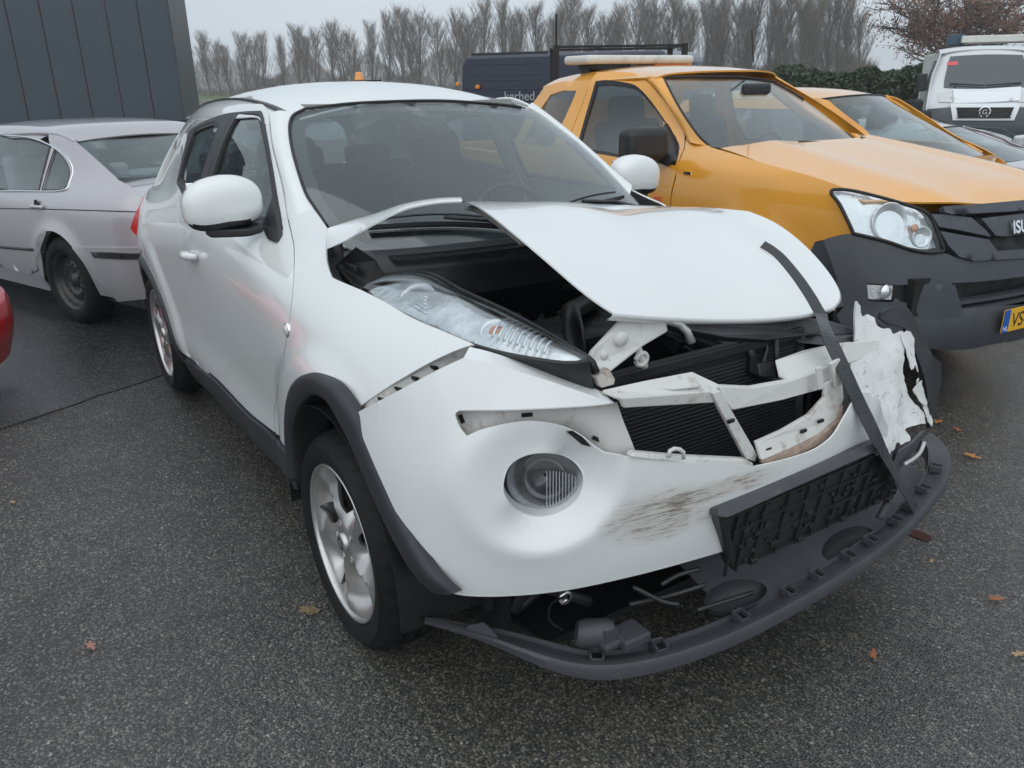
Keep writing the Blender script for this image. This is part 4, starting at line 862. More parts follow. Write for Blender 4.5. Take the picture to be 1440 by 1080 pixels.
for s in (-1, 1):
    MB().lathe([(0, .03), (.03, .028), (.07, .02), (.09, 0), (.10, -.25)], (-.08, s*.55, .93), 'z', 20).go('strut_tower', NEARBLK, JR, smooth=True)
    P = [(-.42, s*.70, .30), (.48, s*.66, .30), (.48, s*.62, .88), (.1, s*.655, .96), (-.42, s*.70, 1.03)]; MB().prism(P, (0, -s*.015, 0)).go('wing_inner', NEARBLK, JR)
    # wheel house
    rows_ = [[(.02+.41*math.cos(t), s*.875, .33+.41*math.sin(t)), (.02+.41*math.cos(t), s*.60, .33+.41*math.sin(t))] for t in np.linspace(-.1, math.pi+.1, 24)]
    V, T = net(rows_, 1, 1); mk('wheel_house', V, T, NEARBLK, JR, solid=.004)
    rows_ = [[(-2.53+.40*math.cos(t), s*.83, .33+.40*math.sin(t)), (-2.53+.40*math.cos(t), s*.55, .33+.40*math.sin(t))] for t in np.linspace(-.1, math.pi+.1, 24)]
    V, T = net(rows_, 1, 1); mk('wheel_house', V, T, NEARBLK, JR, solid=.004)
for s in (-1, 1): MB().box((.0, s*.58, .40), (.9, .02, .5)).go('engine_side_shield', NEARBLK, JR)
MB().box((.22, 0, .20), (.70, 1.1, .02)).go('engine_undertray', NEARBLK, JR)
rnd = random.Random(4)
for k in range(26):
    c0_ = np.array([rnd.uniform(.28, .60), rnd.uniform(-.62, .45), rnd.uniform(.27, .42)])
    if k % 2: MB().tube(cr([c0_+np.array([rnd.uniform(-.10, .10), rnd.uniform(-.14, .14), rnd.uniform(-.04, .06)]) for _ in range(4)], 5), rnd.uniform(.005, .014), 7).go('under_hose', BLACKP if k % 4 == 1 else NEARBLK, JR, smooth=True)
    else: MB().box(c0_, (rnd.uniform(.03, .09), rnd.uniform(.04, .12), rnd.uniform(.02, .07))).go('under_bracket', BLACKP if k % 4 else DKMET, JR, bevel=.006)
for k in range(18):
    c0_ = np.array([rnd.uniform(-.15, .50), rnd.uniform(-.55, .30), rnd.uniform(.78, .90)])
    if k % 3: MB().tube(cr([c0_+np.array([rnd.uniform(-.14, .14), rnd.uniform(-.14, .14), rnd.uniform(-.05, .05)]) for _ in range(4)], 5), rnd.uniform(.006, .016), 8).go('engine_hose', BLACKP, JR, smooth=True)
    else: MB().box(c0_-np.array([0, 0, .05]), (rnd.uniform(.06, .14), rnd.uniform(.06, .14), .10)).go('engine_box', BLACKP if k % 2 else DKMET, JR, bevel=.012)
# cowl at the foot of the windscreen, with its grille
cw = [[Fw(np.array([y]), np.array([1.075-.012*abs(y)]))[0]+np.array(d) for d in ((-.02, 0, .004), (.03, 0, .0), (.10, 0, -.018), (.16, 0, -.045), (.17, 0, -.12))] for y in np.linspace(-.64, .64, 17)]
V, T = net(cw, 2, 2); cwo = mk('cowl_panel', V, T, BLACKP, JR, out=(.2, 0, 1), solid=.006)
m = MB()
for y in np.linspace(-.52, .50, 70):
    p = Fw(np.array([y]), np.array([1.075-.012*abs(y)]))[0]; m.box(p+np.array([.095, 0, -.010]), (.055, .004, .008))
for d in (.07, .083, .096, .109, .122):
    m.strip([Fw(np.array([y]), np.array([1.075-.012*abs(y)]))[0]+np.array([d, 0, -.006-.1*(d-.07)]) for y in np.linspace(-.52, .50, 20)], (.0018, 0, 0), (0, 0, .004))
o = m.go('cowl_grille', BLACKP, cwo); o['kind'] = 'stuff'
# hinge in the rear corner of the opening
hp = J.at(476, 350, y=-.70); MB().box(hp, (.05, .012, .05)).box(hp+np.array([.02, .02, -.05]), (.10, .012, .02)).go('bonnet_hinge', DKMET, JR, bevel=.003)
MB().lathe([(0, .01), (.009, .01), (.012, 0), (.012, -.02)], J.at(480, 349, y=-.69), 'x', 12).go('hinge_bolt', CHROME, JR, smooth=True)
slab([(470, 372, -.70), (500, 345, -.66), (530, 365, -.62), (545, 395, -.60), (520, 405, -.66), (495, 400, -.70)], (0, .02, -.05), 'wing_closing_plate', BLACKP, JR, bevel=.006)
# wipers
def on_ws(y, z, k=.02): p = Fw(np.array([y]), np.array([z]))[0]; return p+np.array([.5, 0, .86])*k
for y0, y1, z0, z1, ya in ((-.52, -.06, 1.115, 1.085, .02), (.02, .52, 1.085, 1.12, .60)):
    w = MB(); P = [on_ws(y0+(y1-y0)*t, z0+(z1-z0)*t+.012*math.sin(math.pi*t)) for t in np.linspace(0, 1, 14)]; w.strip(P, (.010, 0, .004), (0, 0, .006))
    wi = w.go('wiper', BLACKP, JR)
    MB().tube([on_ws(y0+(y1-y0)*.5, z0+(z1-z0)*.5+.02, .035), on_ws(y0+(y1-y0)*.8, (z0+z1)/2, .04), on_ws(ya, 1.062, .03)], [.006, .008, .011], 8).go('wiper_arm', BLACKP, wi, smooth=True)
    MB().tube([on_ws(y0+(y1-y0)*t, z0+(z1-z0)*t+.012*math.sin(math.pi*t)+.012, .03+.012*math.sin(math.pi*t)) for t in np.linspace(.08, .92, 12)], .004, 6).go('wiper_spring', BLACKP, wi, smooth=True)
# --- detached lower lip
lipP = px([(597, 872, 'z', .315), (640, 883, 'z', .295), (690, 897, 'z', .28), (760, 921, 'z', .27), (830, 936, 'z', .265), (900, 931, 'z', .265), (960, 916, 'z', .265), (1040, 886, 'z', .27), (1120, 845, 'z', .275), (1200, 797, 'z', .285), (1270, 745, 'z', .305), (1318, 692, 'z', .345), (1337, 655, 'z', .39), (1331, 628, 'z', .425), (1310, 608, 'z', .45)])
lc = curve(lipP); tt = np.linspace(0, 1, 120); LP = lc(tt); LT = np.gradient(LP, axis=0); LN = np.c_[LT[:, 1], -LT[:, 0], 0*LT[:, 0]]; LN /= np.linalg.norm(LN, axis=1)[:, None]     # outward
def prof(d, dz): return LP-LN*np.broadcast_to(d, (len(LP),))[:, None]+np.array([0, 0, 1.])*np.broadcast_to(dz, (len(LP),))[:, None]
wob = np.array([.004*noise.noise(Vector((t*9, 0, 1))) for t in tt])
fade = (1-sst(.0, .16, tt)); hk = .25+.75*sst(0, .22, tt)
rowsL = [prof(.050*hk, -.052*hk), prof(.012*hk, -.050*hk), prof(-.002, -.040*hk), prof(-.004, -.010*hk), prof(.002, 0), prof(.014, .0), prof(.038-.024*fade, -.012+wob), prof(.056-.036*fade, -.016+wob), prof(.060-.036*fade, -.006), prof(.064-.036*fade, -.006), prof(.066-.036*fade, -.050*hk)]
A_ = np.array(rowsL); n, k = A_.shape[:2]
V = A_.reshape(-1, 3); T = [(i*k+j, i*k+j+1, (i+1)*k+j+1, (i+1)*k+j) for i in range(n-1) for j in range(k-1)]
lip = mk('bumper_lip', V, T, GREYP, JR, out=(.3, 0, 1), auto=40); lip['label'] = 'torn-off dark grey lower bumper lip'
for t in (.215, .30, .425, .515, .575, .645, .70, .77, .815, .865, .92):
    p = lc(np.array([t]))[0]; q = lc(np.array([t+.005]))[0]-p; q[2] = 0; q /= np.linalg.norm(q); nn_ = np.array([q[1], -q[0], 0]); R = np.array([q, nn_, [0, 0, 1]]).T
    b0 = p-nn_*.040+np.array([0, 0, -.002])
    m = MB(); m.box(b0-q*.015, (.006, .034, .022), R).box(b0+q*.015, (.006, .034, .022), R).box(b0-nn_*.015, (.034, .005, .026), R).box(b0+nn_*.014+np.array([0, 0, -.004]), (.030, .005, .012), R)
    m.go('lip_clip', GREYP, lip, bevel=.002)
    MB().box(b0+np.array([0, 0, -.005]), (.022, .022, .008), R).go('clip_hole', NEARBLK, lip)
# torn ear near the wheel
slab([(650, 888, 'z', .285), (658, 878, 'z', .295), (680, 874, 'z', .30), (692, 884, 'z', .29), (704, 900, 'z', .275), (670, 894, 'z', .28)], (0, .004, -.006), 'lip_tear', GREYP, lip)
# shelf behind the lip with two oval ducts
ins = lambda t, d, dz: lc(np.array([t]))[0]-np.array([1, 0, 0])*d+np.array([0, 0, dz])
shO = [ins(t, .055, -.02)[:2] for t in np.linspace(.42, .93, 24)]+[ins(t, .30, 0)[:2] for t in np.linspace(.93, .42, 16)]
def ell(u, v, a, b_, rot, z=.27, n=28):
    c = J.at(u, v, z=z)[:2]; r = math.radians(rot); return np.array([c+np.array([math.cos(r)*a*math.cos(w)-math.sin(r)*b_*math.sin(w), math.sin(r)*a*math.cos(w)+math.cos(r)*b_*math.sin(w)]) for w in np.linspace(0, 2*math.pi, n, endpoint=False)])
e1, e2 = ell(1195, 757, .052, .115, 6, .30), ell(1035, 835, .050, .10, -4, .28)
zsh = lambda P: .275+.035*sst(.2, .9, P[:, 1])+.05*sst(.78, .55, P[:, 0])
V, T = cdt(np.array(shO), [e1, e2], .025); mk('lip_shelf', np.c_[V, zsh(V)], T, GREYP, lip, out=(0, 0, 1), solid=.004)
for e in (e1, e2):
    c = e.mean(0); k = len(e); rings = []
    for r, dz in ((1.0, -.002), (.97, -.02), (.80, -.034), (.45, -.040), (.05, -.042)): rings.append(np.c_[c+(e-c)*r, zsh(c+(e-c)*r)+dz])
    A_ = np.concatenate(rings); mk('lip_duct', A_, [(i*k+j, i*k+(j+1) % k, (i+1)*k+(j+1) % k, (i+1)*k+j) for i in range(4) for j in range(k)], DARKG, lip, out=(0, 0, 1))
# fallen lamp motor lying in the lip, brackets and cables
mo = J.at(835, 890, z=.31); 
MB().lathe([(0, .045), (.030, .045), (.036, .03), (.036, -.03), (.030, -.045), (0, -.045)], mo, 'x', 18, np.array([[.5, -.8, 0], [.8, .5, .2], [0, -.2, 1]])).box(mo+np.array([.02, .02, .0]), (.05, .04, .05)).go('fallen_motor', GREYP, JR, auto=40)
MB().box(J.at(885, 893, z=.30), (.07, .08, .03)).box(J.at(870, 900, z=.30), (.03, .10, .02)).go('broken_bracket', GREYP, JR, bevel=.006)
for P in ([(885, 850, 'z', .36), (940, 838, 'z', .36), (992, 822, 'z', .38)], [(980, 858, 'z', .33), (1012, 848, 'z', .33), (1060, 833, 'z', .33)], [(930, 822, 'z', .42), (955, 808, 'z', .43), (985, 800, 'z', .43)], [(890, 825, 'z', .42), (930, 845, 'z', .38), (955, 850, 'z', .37)]):
    MB().tube(cr(px(P), 4), .006, 6).go('loose_rod', DKMET, JR, smooth=True)
MB().tube(cr(px([(795, 838, 'z', .46), (775, 850, 'z', .42), (773, 872, 'z', .37), (790, 886, 'z', .33)]), 6), .003, 6).go('loose_wire', NEARBLK, JR, smooth=True)
MB().lathe([(.012, 0), (.018, .0), (.018, .012), (.012, .012)], J.at(792, 838, x=.68), 'x', 16).go('hook_eye', CHROME, JR, smooth=True)
# --- number-plate holder, bare
tl, tr_, br, bl = px([(1013, 727, x, .825), (1238, 633, x, .835), (1262, 692, x, .80), (1030, 802, x, .795)])
Fp = lambda u, v: (tl*(1-u)+tr_*u)*(1-v)+(bl*(1-u)+br*u)*v
nP = np.cross(tr_-tl, bl-tl); nP /= np.linalg.norm(nP); nP = nP if nP[0] > 0 else -nP
eu = (tr_-tl)/np.linalg.norm(tr_-tl); ev = np.cross(nP, eu); RP = np.array([eu, nP, ev]).T; Wd = np.linalg.norm(tr_-tl); Hd = np.linalg.norm(bl-tl)
ph = MB().prism([Fp(0, 0), Fp(1, 0), Fp(1, 1), Fp(0, 1)], -nP*.012).go('plate_holder', BLACKP, JR, bevel=.004)
m = MB()
for v in (.04, .30, .62, .97): m.box(Fp(.5, v)+nP*.004, (Wd*.97, .008, .005), RP)
for u in (.02, .08, .17, .30, .42, .52, .63, .74, .82, .90, .985): m.box(Fp(u, .5)+nP*.004, (.005, .008, Hd*.92), RP)
m.go('holder_ribs', BLACKP, ph)
random.seed(11)
for i in range(60):
    u, v = random.uniform(.03, .97), random.uniform(.06, .94); 
    MB().box(Fp(u, v)+nP*.004, (random.uniform(.006, .02), .008, random.uniform(.006, .016)), RP).go('holder_block', BLACKW if i % 3 else DARKG, ph)
for u, v in ((.36, .95), (.62, .95), (.22, .80), (.84, .93), (.10, .95)):
    MB().box(Fp(u, v)+nP*.008, (.022, .012, .016), RP).go('holder_clip', DKMET, ph, bevel=.002)
cap = px([(1010, 715, x, .832), (1240, 616, x, .842), (1245, 627, x, .855), (1236, 634, x, .856), (1024, 729, x, .848), (1012, 727, x, .845)])
MB().prism(cap, (-.03, 0, -.012)).go('holder_cap', GREYP, ph, bevel=.004)
slab([(1012, 728, x, .842), (1024, 730, x, .845), (1036, 790, x, .805), (1030, 800, x, .80), (1020, 776, x, .81)], (-.03, .0, 0), 'holder_cheek', BLACKP, ph, bevel=.003)
slab([(1240, 633, x, .83), (1256, 640, x, .80), (1284, 622, x, .76), (1300, 605, x, .72), (1290, 630, x, .73), (1266, 660, x, .78), (1262, 690, x, .79)], (-.01, 0, 0), 'holder_flap', GREYP, ph)
MB().tube(cr(px([(1272, 653, x, .80), (1285, 645, x, .79), (1294, 636, x, .78), (1300, 622, x, .77)]), 4), .006, 8).go('bent_rod', pm('pale_rod', (.5, .5, .5), .4, .4), JR, smooth=True)
P = cr(px([(1235, 655, x, .81), (1246, 672, x, .80), (1250, 700, x, .79), (1236, 730, x, .79)]), 5); MB().tube(P, .012, 8).go('loose_hose', GREYP, JR, smooth=True)
# --- wheels
def wheel(fr, c, side, parent, R=.325, wd=.215, rim=.232, steel=False, yaw=0):
    w = bpy.data.objects.new('wheel', None); link(w, parent); w.location = c; w.rotation_euler = (0, 0, (0 if side < 0 else math.pi)+yaw); w.empty_display_size = .1
    # tyre: outer face towards -y
    h = wd/2; pr_ = [(rim-.012, -h+.030), (rim+.002, -h+.016), (rim+.010, -h+.008), (rim+.030, -h+.001), (rim+.055, -h-.001), (R-.034, -h+.006), (R-.016, -h+.016), (R-.007, -h+.030), (R-.001, -h+.048), (R+.001, -h+.062), (R-.008, -h+.064), (R-.008, -h+.072), (R+.002, -h+.074), (R+.003, -.006), (R-.007, -.005), (R-.007, .005), (R+.003, .006), (R+.002, h-.074), (R-.008, h-.072), (R-.008, h-.064), (R, h-.06), (R-.008, h-.03), (R-.03, h-.006), (rim+.03, h), (rim, h-.02)]
    K = 160; V = []
    for i, (r, a) in enumerate(pr_):
        for j in range(K):
            t = 2*math.pi*j/K; rr = r
            if 6 <= i <= 9 and (j+(i-5)//2) % 5 in (0, 1): rr -= .0065
            if i in (12, 13, 16, 17) and (j+i) % 5 == 0: rr -= .005
            V.append((rr*math.cos(t), a, rr*math.sin(t)))
    T = [(i*K+j, i*K+(j+1) % K, (i+1)*K+(j+1) % K, (i+1)*K+j) for i in range(len(pr_)-1) for j in range(K)]
    ty = mk('tyre', V, T, TYRE, w, auto=32)
    zz = np.array([v.co.z for v in ty.data.vertices]); lim = -c[2]+.001
    for v in ty.data.vertices:
        if v.co.z < lim: v.co.z = lim+(v.co.z-lim)*.05
    return w, h
def alloy(w, h, rim, mat):
    # face: annulus with five leaf-shaped windows, twisted facets
    def Y(x, z):
        r = np.hypot(x, z); th = np.arctan2(z, x); k = (th-1.6*(r-.06))*5/(2*math.pi); ph_ = k-np.floor(k)
        saw = np.where(ph_ < .55, ph_/.55, (1-ph_)/.45)
        d = .008+.024*sst(.04, .12, r)*(1-sst(.17, .224, r))
        return -h+.014+d+(.45-saw)*.046*sst(.05, .11, r)*(1-.8*sst(.185, .224, r))
    holes = []
    for k in range(5):
        th0 = 2*math.pi*k/5+.30; L_, R_s = [], []
        for t in np.linspace(0, 1, 9):
            r = .088+.118*t; a = th0+1.6*(r-.06); wd_ = .026*math.sin(math.pi*t**.8)**.7+.0022
            L_.append((r*math.cos(a)-wd_*math.sin(a), r*math.sin(a)+wd_*math.cos(a))); R_s.append((r*math.cos(a)+wd_*math.sin(a), r*math.sin(a)-wd_*math.cos(a)))
        holes.append(np.array(L_+R_s[::-1]))
    ro = rim-.006; ci = np.array([(ro*math.cos(t), ro*math.sin(t)) for t in np.linspace(0, 2*math.pi, 90, endpoint=False)]); hi = np.array([(.031*math.cos(t), .031*math.sin(t)) for t in np.linspace(0, 2*math.pi, 24, endpoint=False)])
    V, T = cdt(ci, holes+[hi], .0085); P = np.c_[V[:, 0], Y(V[:, 0], V[:, 1]), V[:, 1]]
    ri = mk('rim', P, T, mat, w, out=(0, -1, 0), solid=.012, auto=30)
    MB().lathe([(rim-.009, -h+.04), (rim-.007, -h+.018), (rim-.004, -h+.010), (rim+.001, -h+.008), (rim+.003, -h+.012), (rim+.002, -h+.022)], (0, 0, 0), 'y', 72).lathe([(rim-.014, -h+.03), (rim-.03, -h+.06), (rim-.035, h-.04), (rim-.01, h-.01)], (0, 0, 0), 'y', 72).go('rim_lip', mat, ri, smooth=True)
    MB().lathe([(0, -h+.010), (.020, -h+.0105), (.029, -h+.014), (.031, -h+.03)], (0, 0, 0), 'y', 28).go('hub_cap', mat, ri, smooth=True)
    MB().lathe([(.014, -h+.0095), (.017, -h+.009), (.0195, -h+.0098)], (0, 0, 0), 'y', 28).go('cap_emblem', DKMET, ri, smooth=True)
    for k in range(5):
        a = 2*math.pi*k/5+.62; c = (.057*math.cos(a), 0, .057*math.sin(a)); y = float(Y(np.array([c[0]]), np.array([c[2]]))[0])
        MB().lathe([(.010, y-.001), (.0105, y-.003), (.0085, y-.0035), (.007, y+.004), (0, y+.004)], c, 'y', 16).go('wheel_nut', ALLOY, ri, smooth=True)
    MB().lathe([(.0, .0), (.13, .0), (.135, .012), (.05, .012)], (0, -h+.085, 0), 'y', 40).go('brake_disc', NEARBLK, w, smooth=True)
    MB().lathe([(rim-.04, -h+.10), (.03, -h+.11), (.0, -h+.11)], (0, 0, 0), 'y', 40).go('brake_shield', NEARBLK, w, smooth=True)
W1, h_ = wheel(J, (0, -.7625, .322), -1, JR); alloy(W1, h_, .232, ALLOY)
def wcopy(w, loc, rz):
    c = copytree(w, JR); c.location = loc; c.rotation_euler = (0, 0, rz); return c
c = wcopy(W1, (-2.53, -.757, .322), 0); c.rotation_euler = (0, .5, 0)
wcopy(W1, (0, .7625, .322), math.pi); wcopy(W1, (-2.53, .757, .322), math.pi)
# front arch trim: traced on the flank and bumper, over the wheel
to = [(411, 676), (403, 640), (401, 591), (404, 555), (414.5, 535), (432.5, 526), (454, 534), (472, 548), (495, 582), (508, 612), (530, 664), (560, 729), (590, 787), (612, 817), (634, 836)]
ti = [(417, 672), (413, 640), (412, 605), (418, 578), (428, 562), (442, 554), (456, 560), (468, 575), (488, 612), (503, 645), (522, 690), (546, 742), (572, 790), (590, 815), (606, 830)]
dep = [-.885, -.89, -.895, -.90, -.90, -.90, -.90, -.90, -.895, -.89, -.885, -.88, -.87, -.855, -.83]
OA = px([(u, v, d-.006) for (u, v), d in zip(to, dep)]); IA = px([(u, v, d+.004) for (u, v), d in zip(ti, dep)])
CA, CI = cr(OA, 5), cr(IA, 5); rows_ = [[a+np.array([0, .03, 0]), a, a*.55+b*.45+np.array([0, -.012, 0]), b+np.array([0, -.004, 0]), b+np.array([0, .012, 0]), b+np.array([0, .11, 0])] for a, b in zip(CA, CI)]
V, T = net(rows_, 2, 1)
for s in (1, -1):
    Q = V.copy(); Q[:, 1] *= s
    if s == -1: Q = Q[: int(len(Q)*.62)//11*11]; k2 = len(Q); T2 = [f for f in T if max(f) < k2]
    mk('arch_trim', Q, T if s == 1 else T2, DARKG, JR, out=(0, -s, 0), solid=.004)
# --- door mirrors
def mirror(s):
    c = J.at(313, 287, y=-.872); c = np.array([c[0], s*.872, c[2]-(.035 if s > 0 else 0)])
    n = 28; V = []; m_ = 20
    for i in range(m_+1):
        ph_ = math.pi*i/m_
        for j in range(n):
            t = 2*math.pi*j/n; cx, cy, cz = math.cos(t)*math.sin(ph_), math.cos(ph_), math.sin(t)*math.sin(ph_)
            f = lambda q, e: math.copysign(abs(q)**e, q)
            px_, py_, pz_ = .070*f(cx, .75), .126*f(cy, .72), .082*f(cz, .72)
            if px_ < -.02: px_ = -.02-(abs(px_)-.02)*.3
            pz_ += .010*(1-(py_/.13)**2)-.012*(py_*1/.13 < -.0)*(abs(py_)/.13)
            V.append((px_, py_*s*-1, pz_))
    T = [(i*n+j, i*n+(j+1) % n, (i+1)*n+(j+1) % n, (i+1)*n+j) for i in range(m_) for j in range(n)]
    V = np.array(V)+c
    top = [f for f in T if np.mean([V[q][2] for q in f])-c[2] > -.052]; low = [f for f in T if np.mean([V[q][2] for q in f])-c[2] <= -.052]
    mo_ = mk('mirror_shell', V, top, WHITE, JR, out=lambda q: q-c, solid=.003)
    Vb = V.copy(); Vb -= c; Vb *= np.array([1.01, .97, 1.06]); Vb += c
    mk('mirror_base', Vb, low, BLACKP, mo_, out=lambda q: q-c, solid=.003)
    P = cr([c+np.array([0, s*.06, -.085]), c+np.array([.01, -s*.02, -.090]), c+np.array([.03, -s*.06, -.088]), np.array([c[0]+.06, s*.775, c[2]-.075])], 5)
    MB().strip(P, (.032, .0, 0), (0, 0, .014)).go('mirror_arm', BLACKP, mo_, bevel=.008)
    MB().box(c+np.array([-.026, 0, .008]), (.006, .20, .125)).go('mirror_glass', CHROME, mo_, bevel=.002)
    f0 = inv(J, Fs, [(372, 318), (388, 272), (397, 318), (398, 330), (392, 341), (380, 336)], SD); f0 = Fs(f0[:, 0], f0[:, 1]); f0[:, 1] *= -s
    MB().prism(f0+np.array([0, s*.012, 0]), (0, -s*.02, 0)).go('mirror_foot', BLACKP, mo_, bevel=.006)
mirror(-1); mirror(1)
# --- door handle, side repeater
hp = inv(J, Fs, [(272, 358)], SD)[0]; h3 = Fs([hp[0]], [hp[1]])[0]
MB().tube([h3+np.array([dx, -.006-.028*math.sin(math.pi*t)**.6, .012*(t-.5)]) for t, dx in zip(np.linspace(0, 1, 10), np.linspace(-.085, .085, 10))], [.010, .014, .016, .017, .017, .017, .017, .016, .014, .010], 10).go('door_handle', WHITE, door, smooth=True)
MB().lathe([(0, .016), (.03, .012), (.038, .0), (.041, -.002)], h3+np.array([.01, .006, -.01]), 'y', 20).go('handle_recess', WHITE_IN, door, smooth=True)
q = inv(J, Fs, [(404, 464)], SD)[0]; q3 = Fs([q[0]], [q[1]])[0]
sr = MB().lathe([(0, -.010), (.008, -.0095), (.015, -.006), (.018, .002)], q3, 'y', 20).go('side_repeater', pm('repeater_lens', (.62, .62, .60), .12, coat=1), fend, smooth=True)
MB().lathe([(.018, -.004), (.022, -.003), (.023, .003)], q3, 'y', 20).go('repeater_ring', CHROME, sr, smooth=True)
# --- cabin
def cushion(c, d, name, parent, mat=FABRIC, R=None, bev=.05): return MB().box(c, d, R).go(name, mat, parent, bevel=bev, seg=4)
Rt = np.array([[math.cos(.25), 0, math.sin(.25)], [0, 1, 0], [-math.sin(.25), 0, math.cos(.25)]]).T
for y in (-.36, .36):
    st = cushion((-1.28, y, .58), (.50, .50, .18), 'front_seat', JR); cushion((-1.52, y, .88), (.16, .48, .62), 'backrest', st, R=Rt); cushion((-1.62, y, 1.26), (.10, .26, .17), 'headrest', st, R=Rt)
    for k in (-.05, .05): MB().tube([(-1.62, y+k, 1.12), (-1.62, y+k, 1.24)], .007, 6).go('headrest_post', CHROME, st)
rs = cushion((-2.18, 0, .60), (.5, 1.3, .18), 'rear_seat', JR); cushion((-2.46, 0, .88), (.15, 1.3, .52), 'backrest', rs, R=Rt)
for y in (-.4, 0, .4): cushion((-2.53, y, 1.17), (.09, .26, .12), 'headrest', rs, R=Rt, bev=.03)
V, T = net([[(-.42, y, .98-.02*abs(y)), (-.56, y, 1.035-.03*abs(y)), (-.72, y, 1.03-.03*abs(y)), (-.84, y, .97), (-.86, y, .70)] for y in np.linspace(-.66, .66, 9)], 3, 2); mk('dashboard', V, T, BLACKP, JR, out=(0, 0, 1), solid=.01)
t = np.linspace(0, 2*math.pi, 30); ax1 = np.array([0, 1, 0]); ax2 = np.array([-.45, 0, .89]); sc_ = np.array([-.93, .36, .98])
sw = MB().tube([sc_+.185*(math.cos(a)*ax1+math.sin(a)*ax2) for a in t], .015, 8, cap=False).go('steering_wheel', BLACKP, JR, smooth=True)
MB().box(sc_, (.05, .30, .05)).box(sc_+np.array([.0, 0, -.02]), (.05, .14, .11)).go('wheel_hub', BLACKP, sw, bevel=.02)
c = Fw(np.array([.0]), np.array([1.43]))[0]; MB().box(c+np.array([-.05, 0, -.015]), (.06, .11, .05)).go('sensor_housing', BLACKP, JR, bevel=.012)
MB().box(c+np.array([-.14, .0, -.05]), (.03, .24, .065)).go('interior_mirror', BLACKP, JR, bevel=.02)
MB().box((-1.9, 0, 1.475), (1.7, .86, .02)).go('headliner', pm('headliner_cloth', (.28, .28, .27), .9), JR)
# --- black strap holding the bonnet down (its own thing, lies on the car)
su, sv = 0, 0
hs_ = inv(J, Fh, cr([(1070, 347), (1085, 356), (1100, 369), (1122, 396), (1138, 420), (1148, 438)], 4), (0, 1, 0, 1)); SP = Fh(hs_[:, 0], hs_[:, 1])+np.array([.002, 0, .004])
line = cr(np.vstack([SP[-1]+np.array([.010, .003, -.008]), px([(1163, 468, x, .70), (1180, 505, x, .762), (1210, 570, x, .820), (1245, 640, x, .866)]), J.at(1286, 716, z=.318)]), 6)
SP = np.vstack([SP, line]); 
tg_ = np.gradient(SP, axis=0); vw = SP-CAMP; wd_ = np.cross(tg_, np.array([.7, -.25, .65])); wd_ /= np.linalg.norm(wd_, axis=1)[:, None]
hh = np.cross(tg_, wd_); hh /= np.linalg.norm(hh, axis=1)[:, None]
tag(MB().strip(SP, wd_*.0205, hh*.0012).go('strap', STRAPM), 'black wet webbing strap running from the white bonnet down to the bumper lip', 'strap')
# ================================================================ orange pickup beside it
K = Fr((.19, 2.53, 0), -.0826, .993)
KR = root('orange_pickup', K, 'orange extended-cab pickup with grey bumper and long beacon bar on its roof', 'pickup truck')
zk = [.30, .45, .60, .75, .90, 1.00, 1.07, 1.13, 1.22, 1.35, 1.48, 1.57, 1.66]
kb = np.array([.84, .885, .91, .922, .925, .918, .903, .878, .830, .768, .718, .68, .58])
xk = [-5.2, -3.4, -2.75, -2.35, -2.05, -1.7, -1.2, -.8, -.5, -.25, -.05, .05]
kt = [0, 0, 0, 0, 0, 0, 0, .002, .012, .05, .14, .24]
ku = [0, .0, .0, .075, .110, .145, .18, .18, .18, .18, .2, .2]                     # the upper body leans in ahead of the screen
_KW = tab(xk, zk, [[b-t-u*sst(1.12, 1.33, np.array([z]))[0] for b, z in zip(kb, zk)] for t, u in zip(kt, ku)])
def kdome(x, z): r = np.hypot(x+.93, z-.38); return .030*(1-sst(.44, .60, r))
def Ks(x, z): x = np.asarray(x, float); z = np.asarray(z, float); return np.c_[x, -(_KW(x, z)+kdome(x, z)), z]
KD_ = (-5.2, .05, .30, 1.66)
def kside(name, O, mat, parent, holes=(), step=.05, raw=False, push=0, solid=.006, left=True):
    f = (lambda o: np.array(o, float)) if raw else (lambda o: inv(K, Ks, o, KD_))
    V, T = cdt(f(O), [f(h) for h in holes], step); P = Ks(V[:, 0], V[:, 1]); P[:, 1] += push; a = mk(name, P, T, mat, parent, out=(0, -1, .2), solid=solid); b = None
    if left: Q = P.copy(); Q[:, 1] *= -1; b = mk(name, Q, T, mat, parent, out=(0, 1, .2), solid=solid)
    return a, b
def ksill(x0, x1, z=.42): return [(x, z) for x in np.linspace(x0, x1, 6)]
# front wing
lampRear = [(1196, 329), (1190, 309), (1179, 287), (1167, 272), (1171, 266.5), (1196, 267)]
shutK = [(963.5, 197), (962, 210), (957, 222), (950, 250), (944, 275)]
sk = inv(K, Ks, shutK, KD_); xsk = float(sk[-1, 0])
wing = segs([(1193, 266), (1142, 248), (1081, 231.5), (1018, 212.5)], [(1018, 212.5), (998, 206), (985, 196)], [(985, 196), (965, 199)], n=4)
wO = list(inv(K, Ks, wing, KD_))+[(p[0]+.004, p[1]) for p in sk]+[(xsk+.004, .44)]
arcK = [(-.93+.40*math.cos(t), .38+.40*math.sin(t)) for t in np.linspace(math.pi, 0, 20)]
wO += [(-1.36, .44)]+[(a, max(b, .44)) for a, b in arcK]+list(inv(K, Ks, cr([(1146, 340), (1170, 335), (1197, 329)], 3), KD_))+list(inv(K, Ks, cr(lampRear, 3), KD_))
kw, kwL = kside('front_wing', np.array(wO), YELLOW, KR, step=.045, raw=True)
slabK = lambda pts, d, name, mat, parent, bevel=.003: slab(pts, d, name, mat, parent, bevel, K)
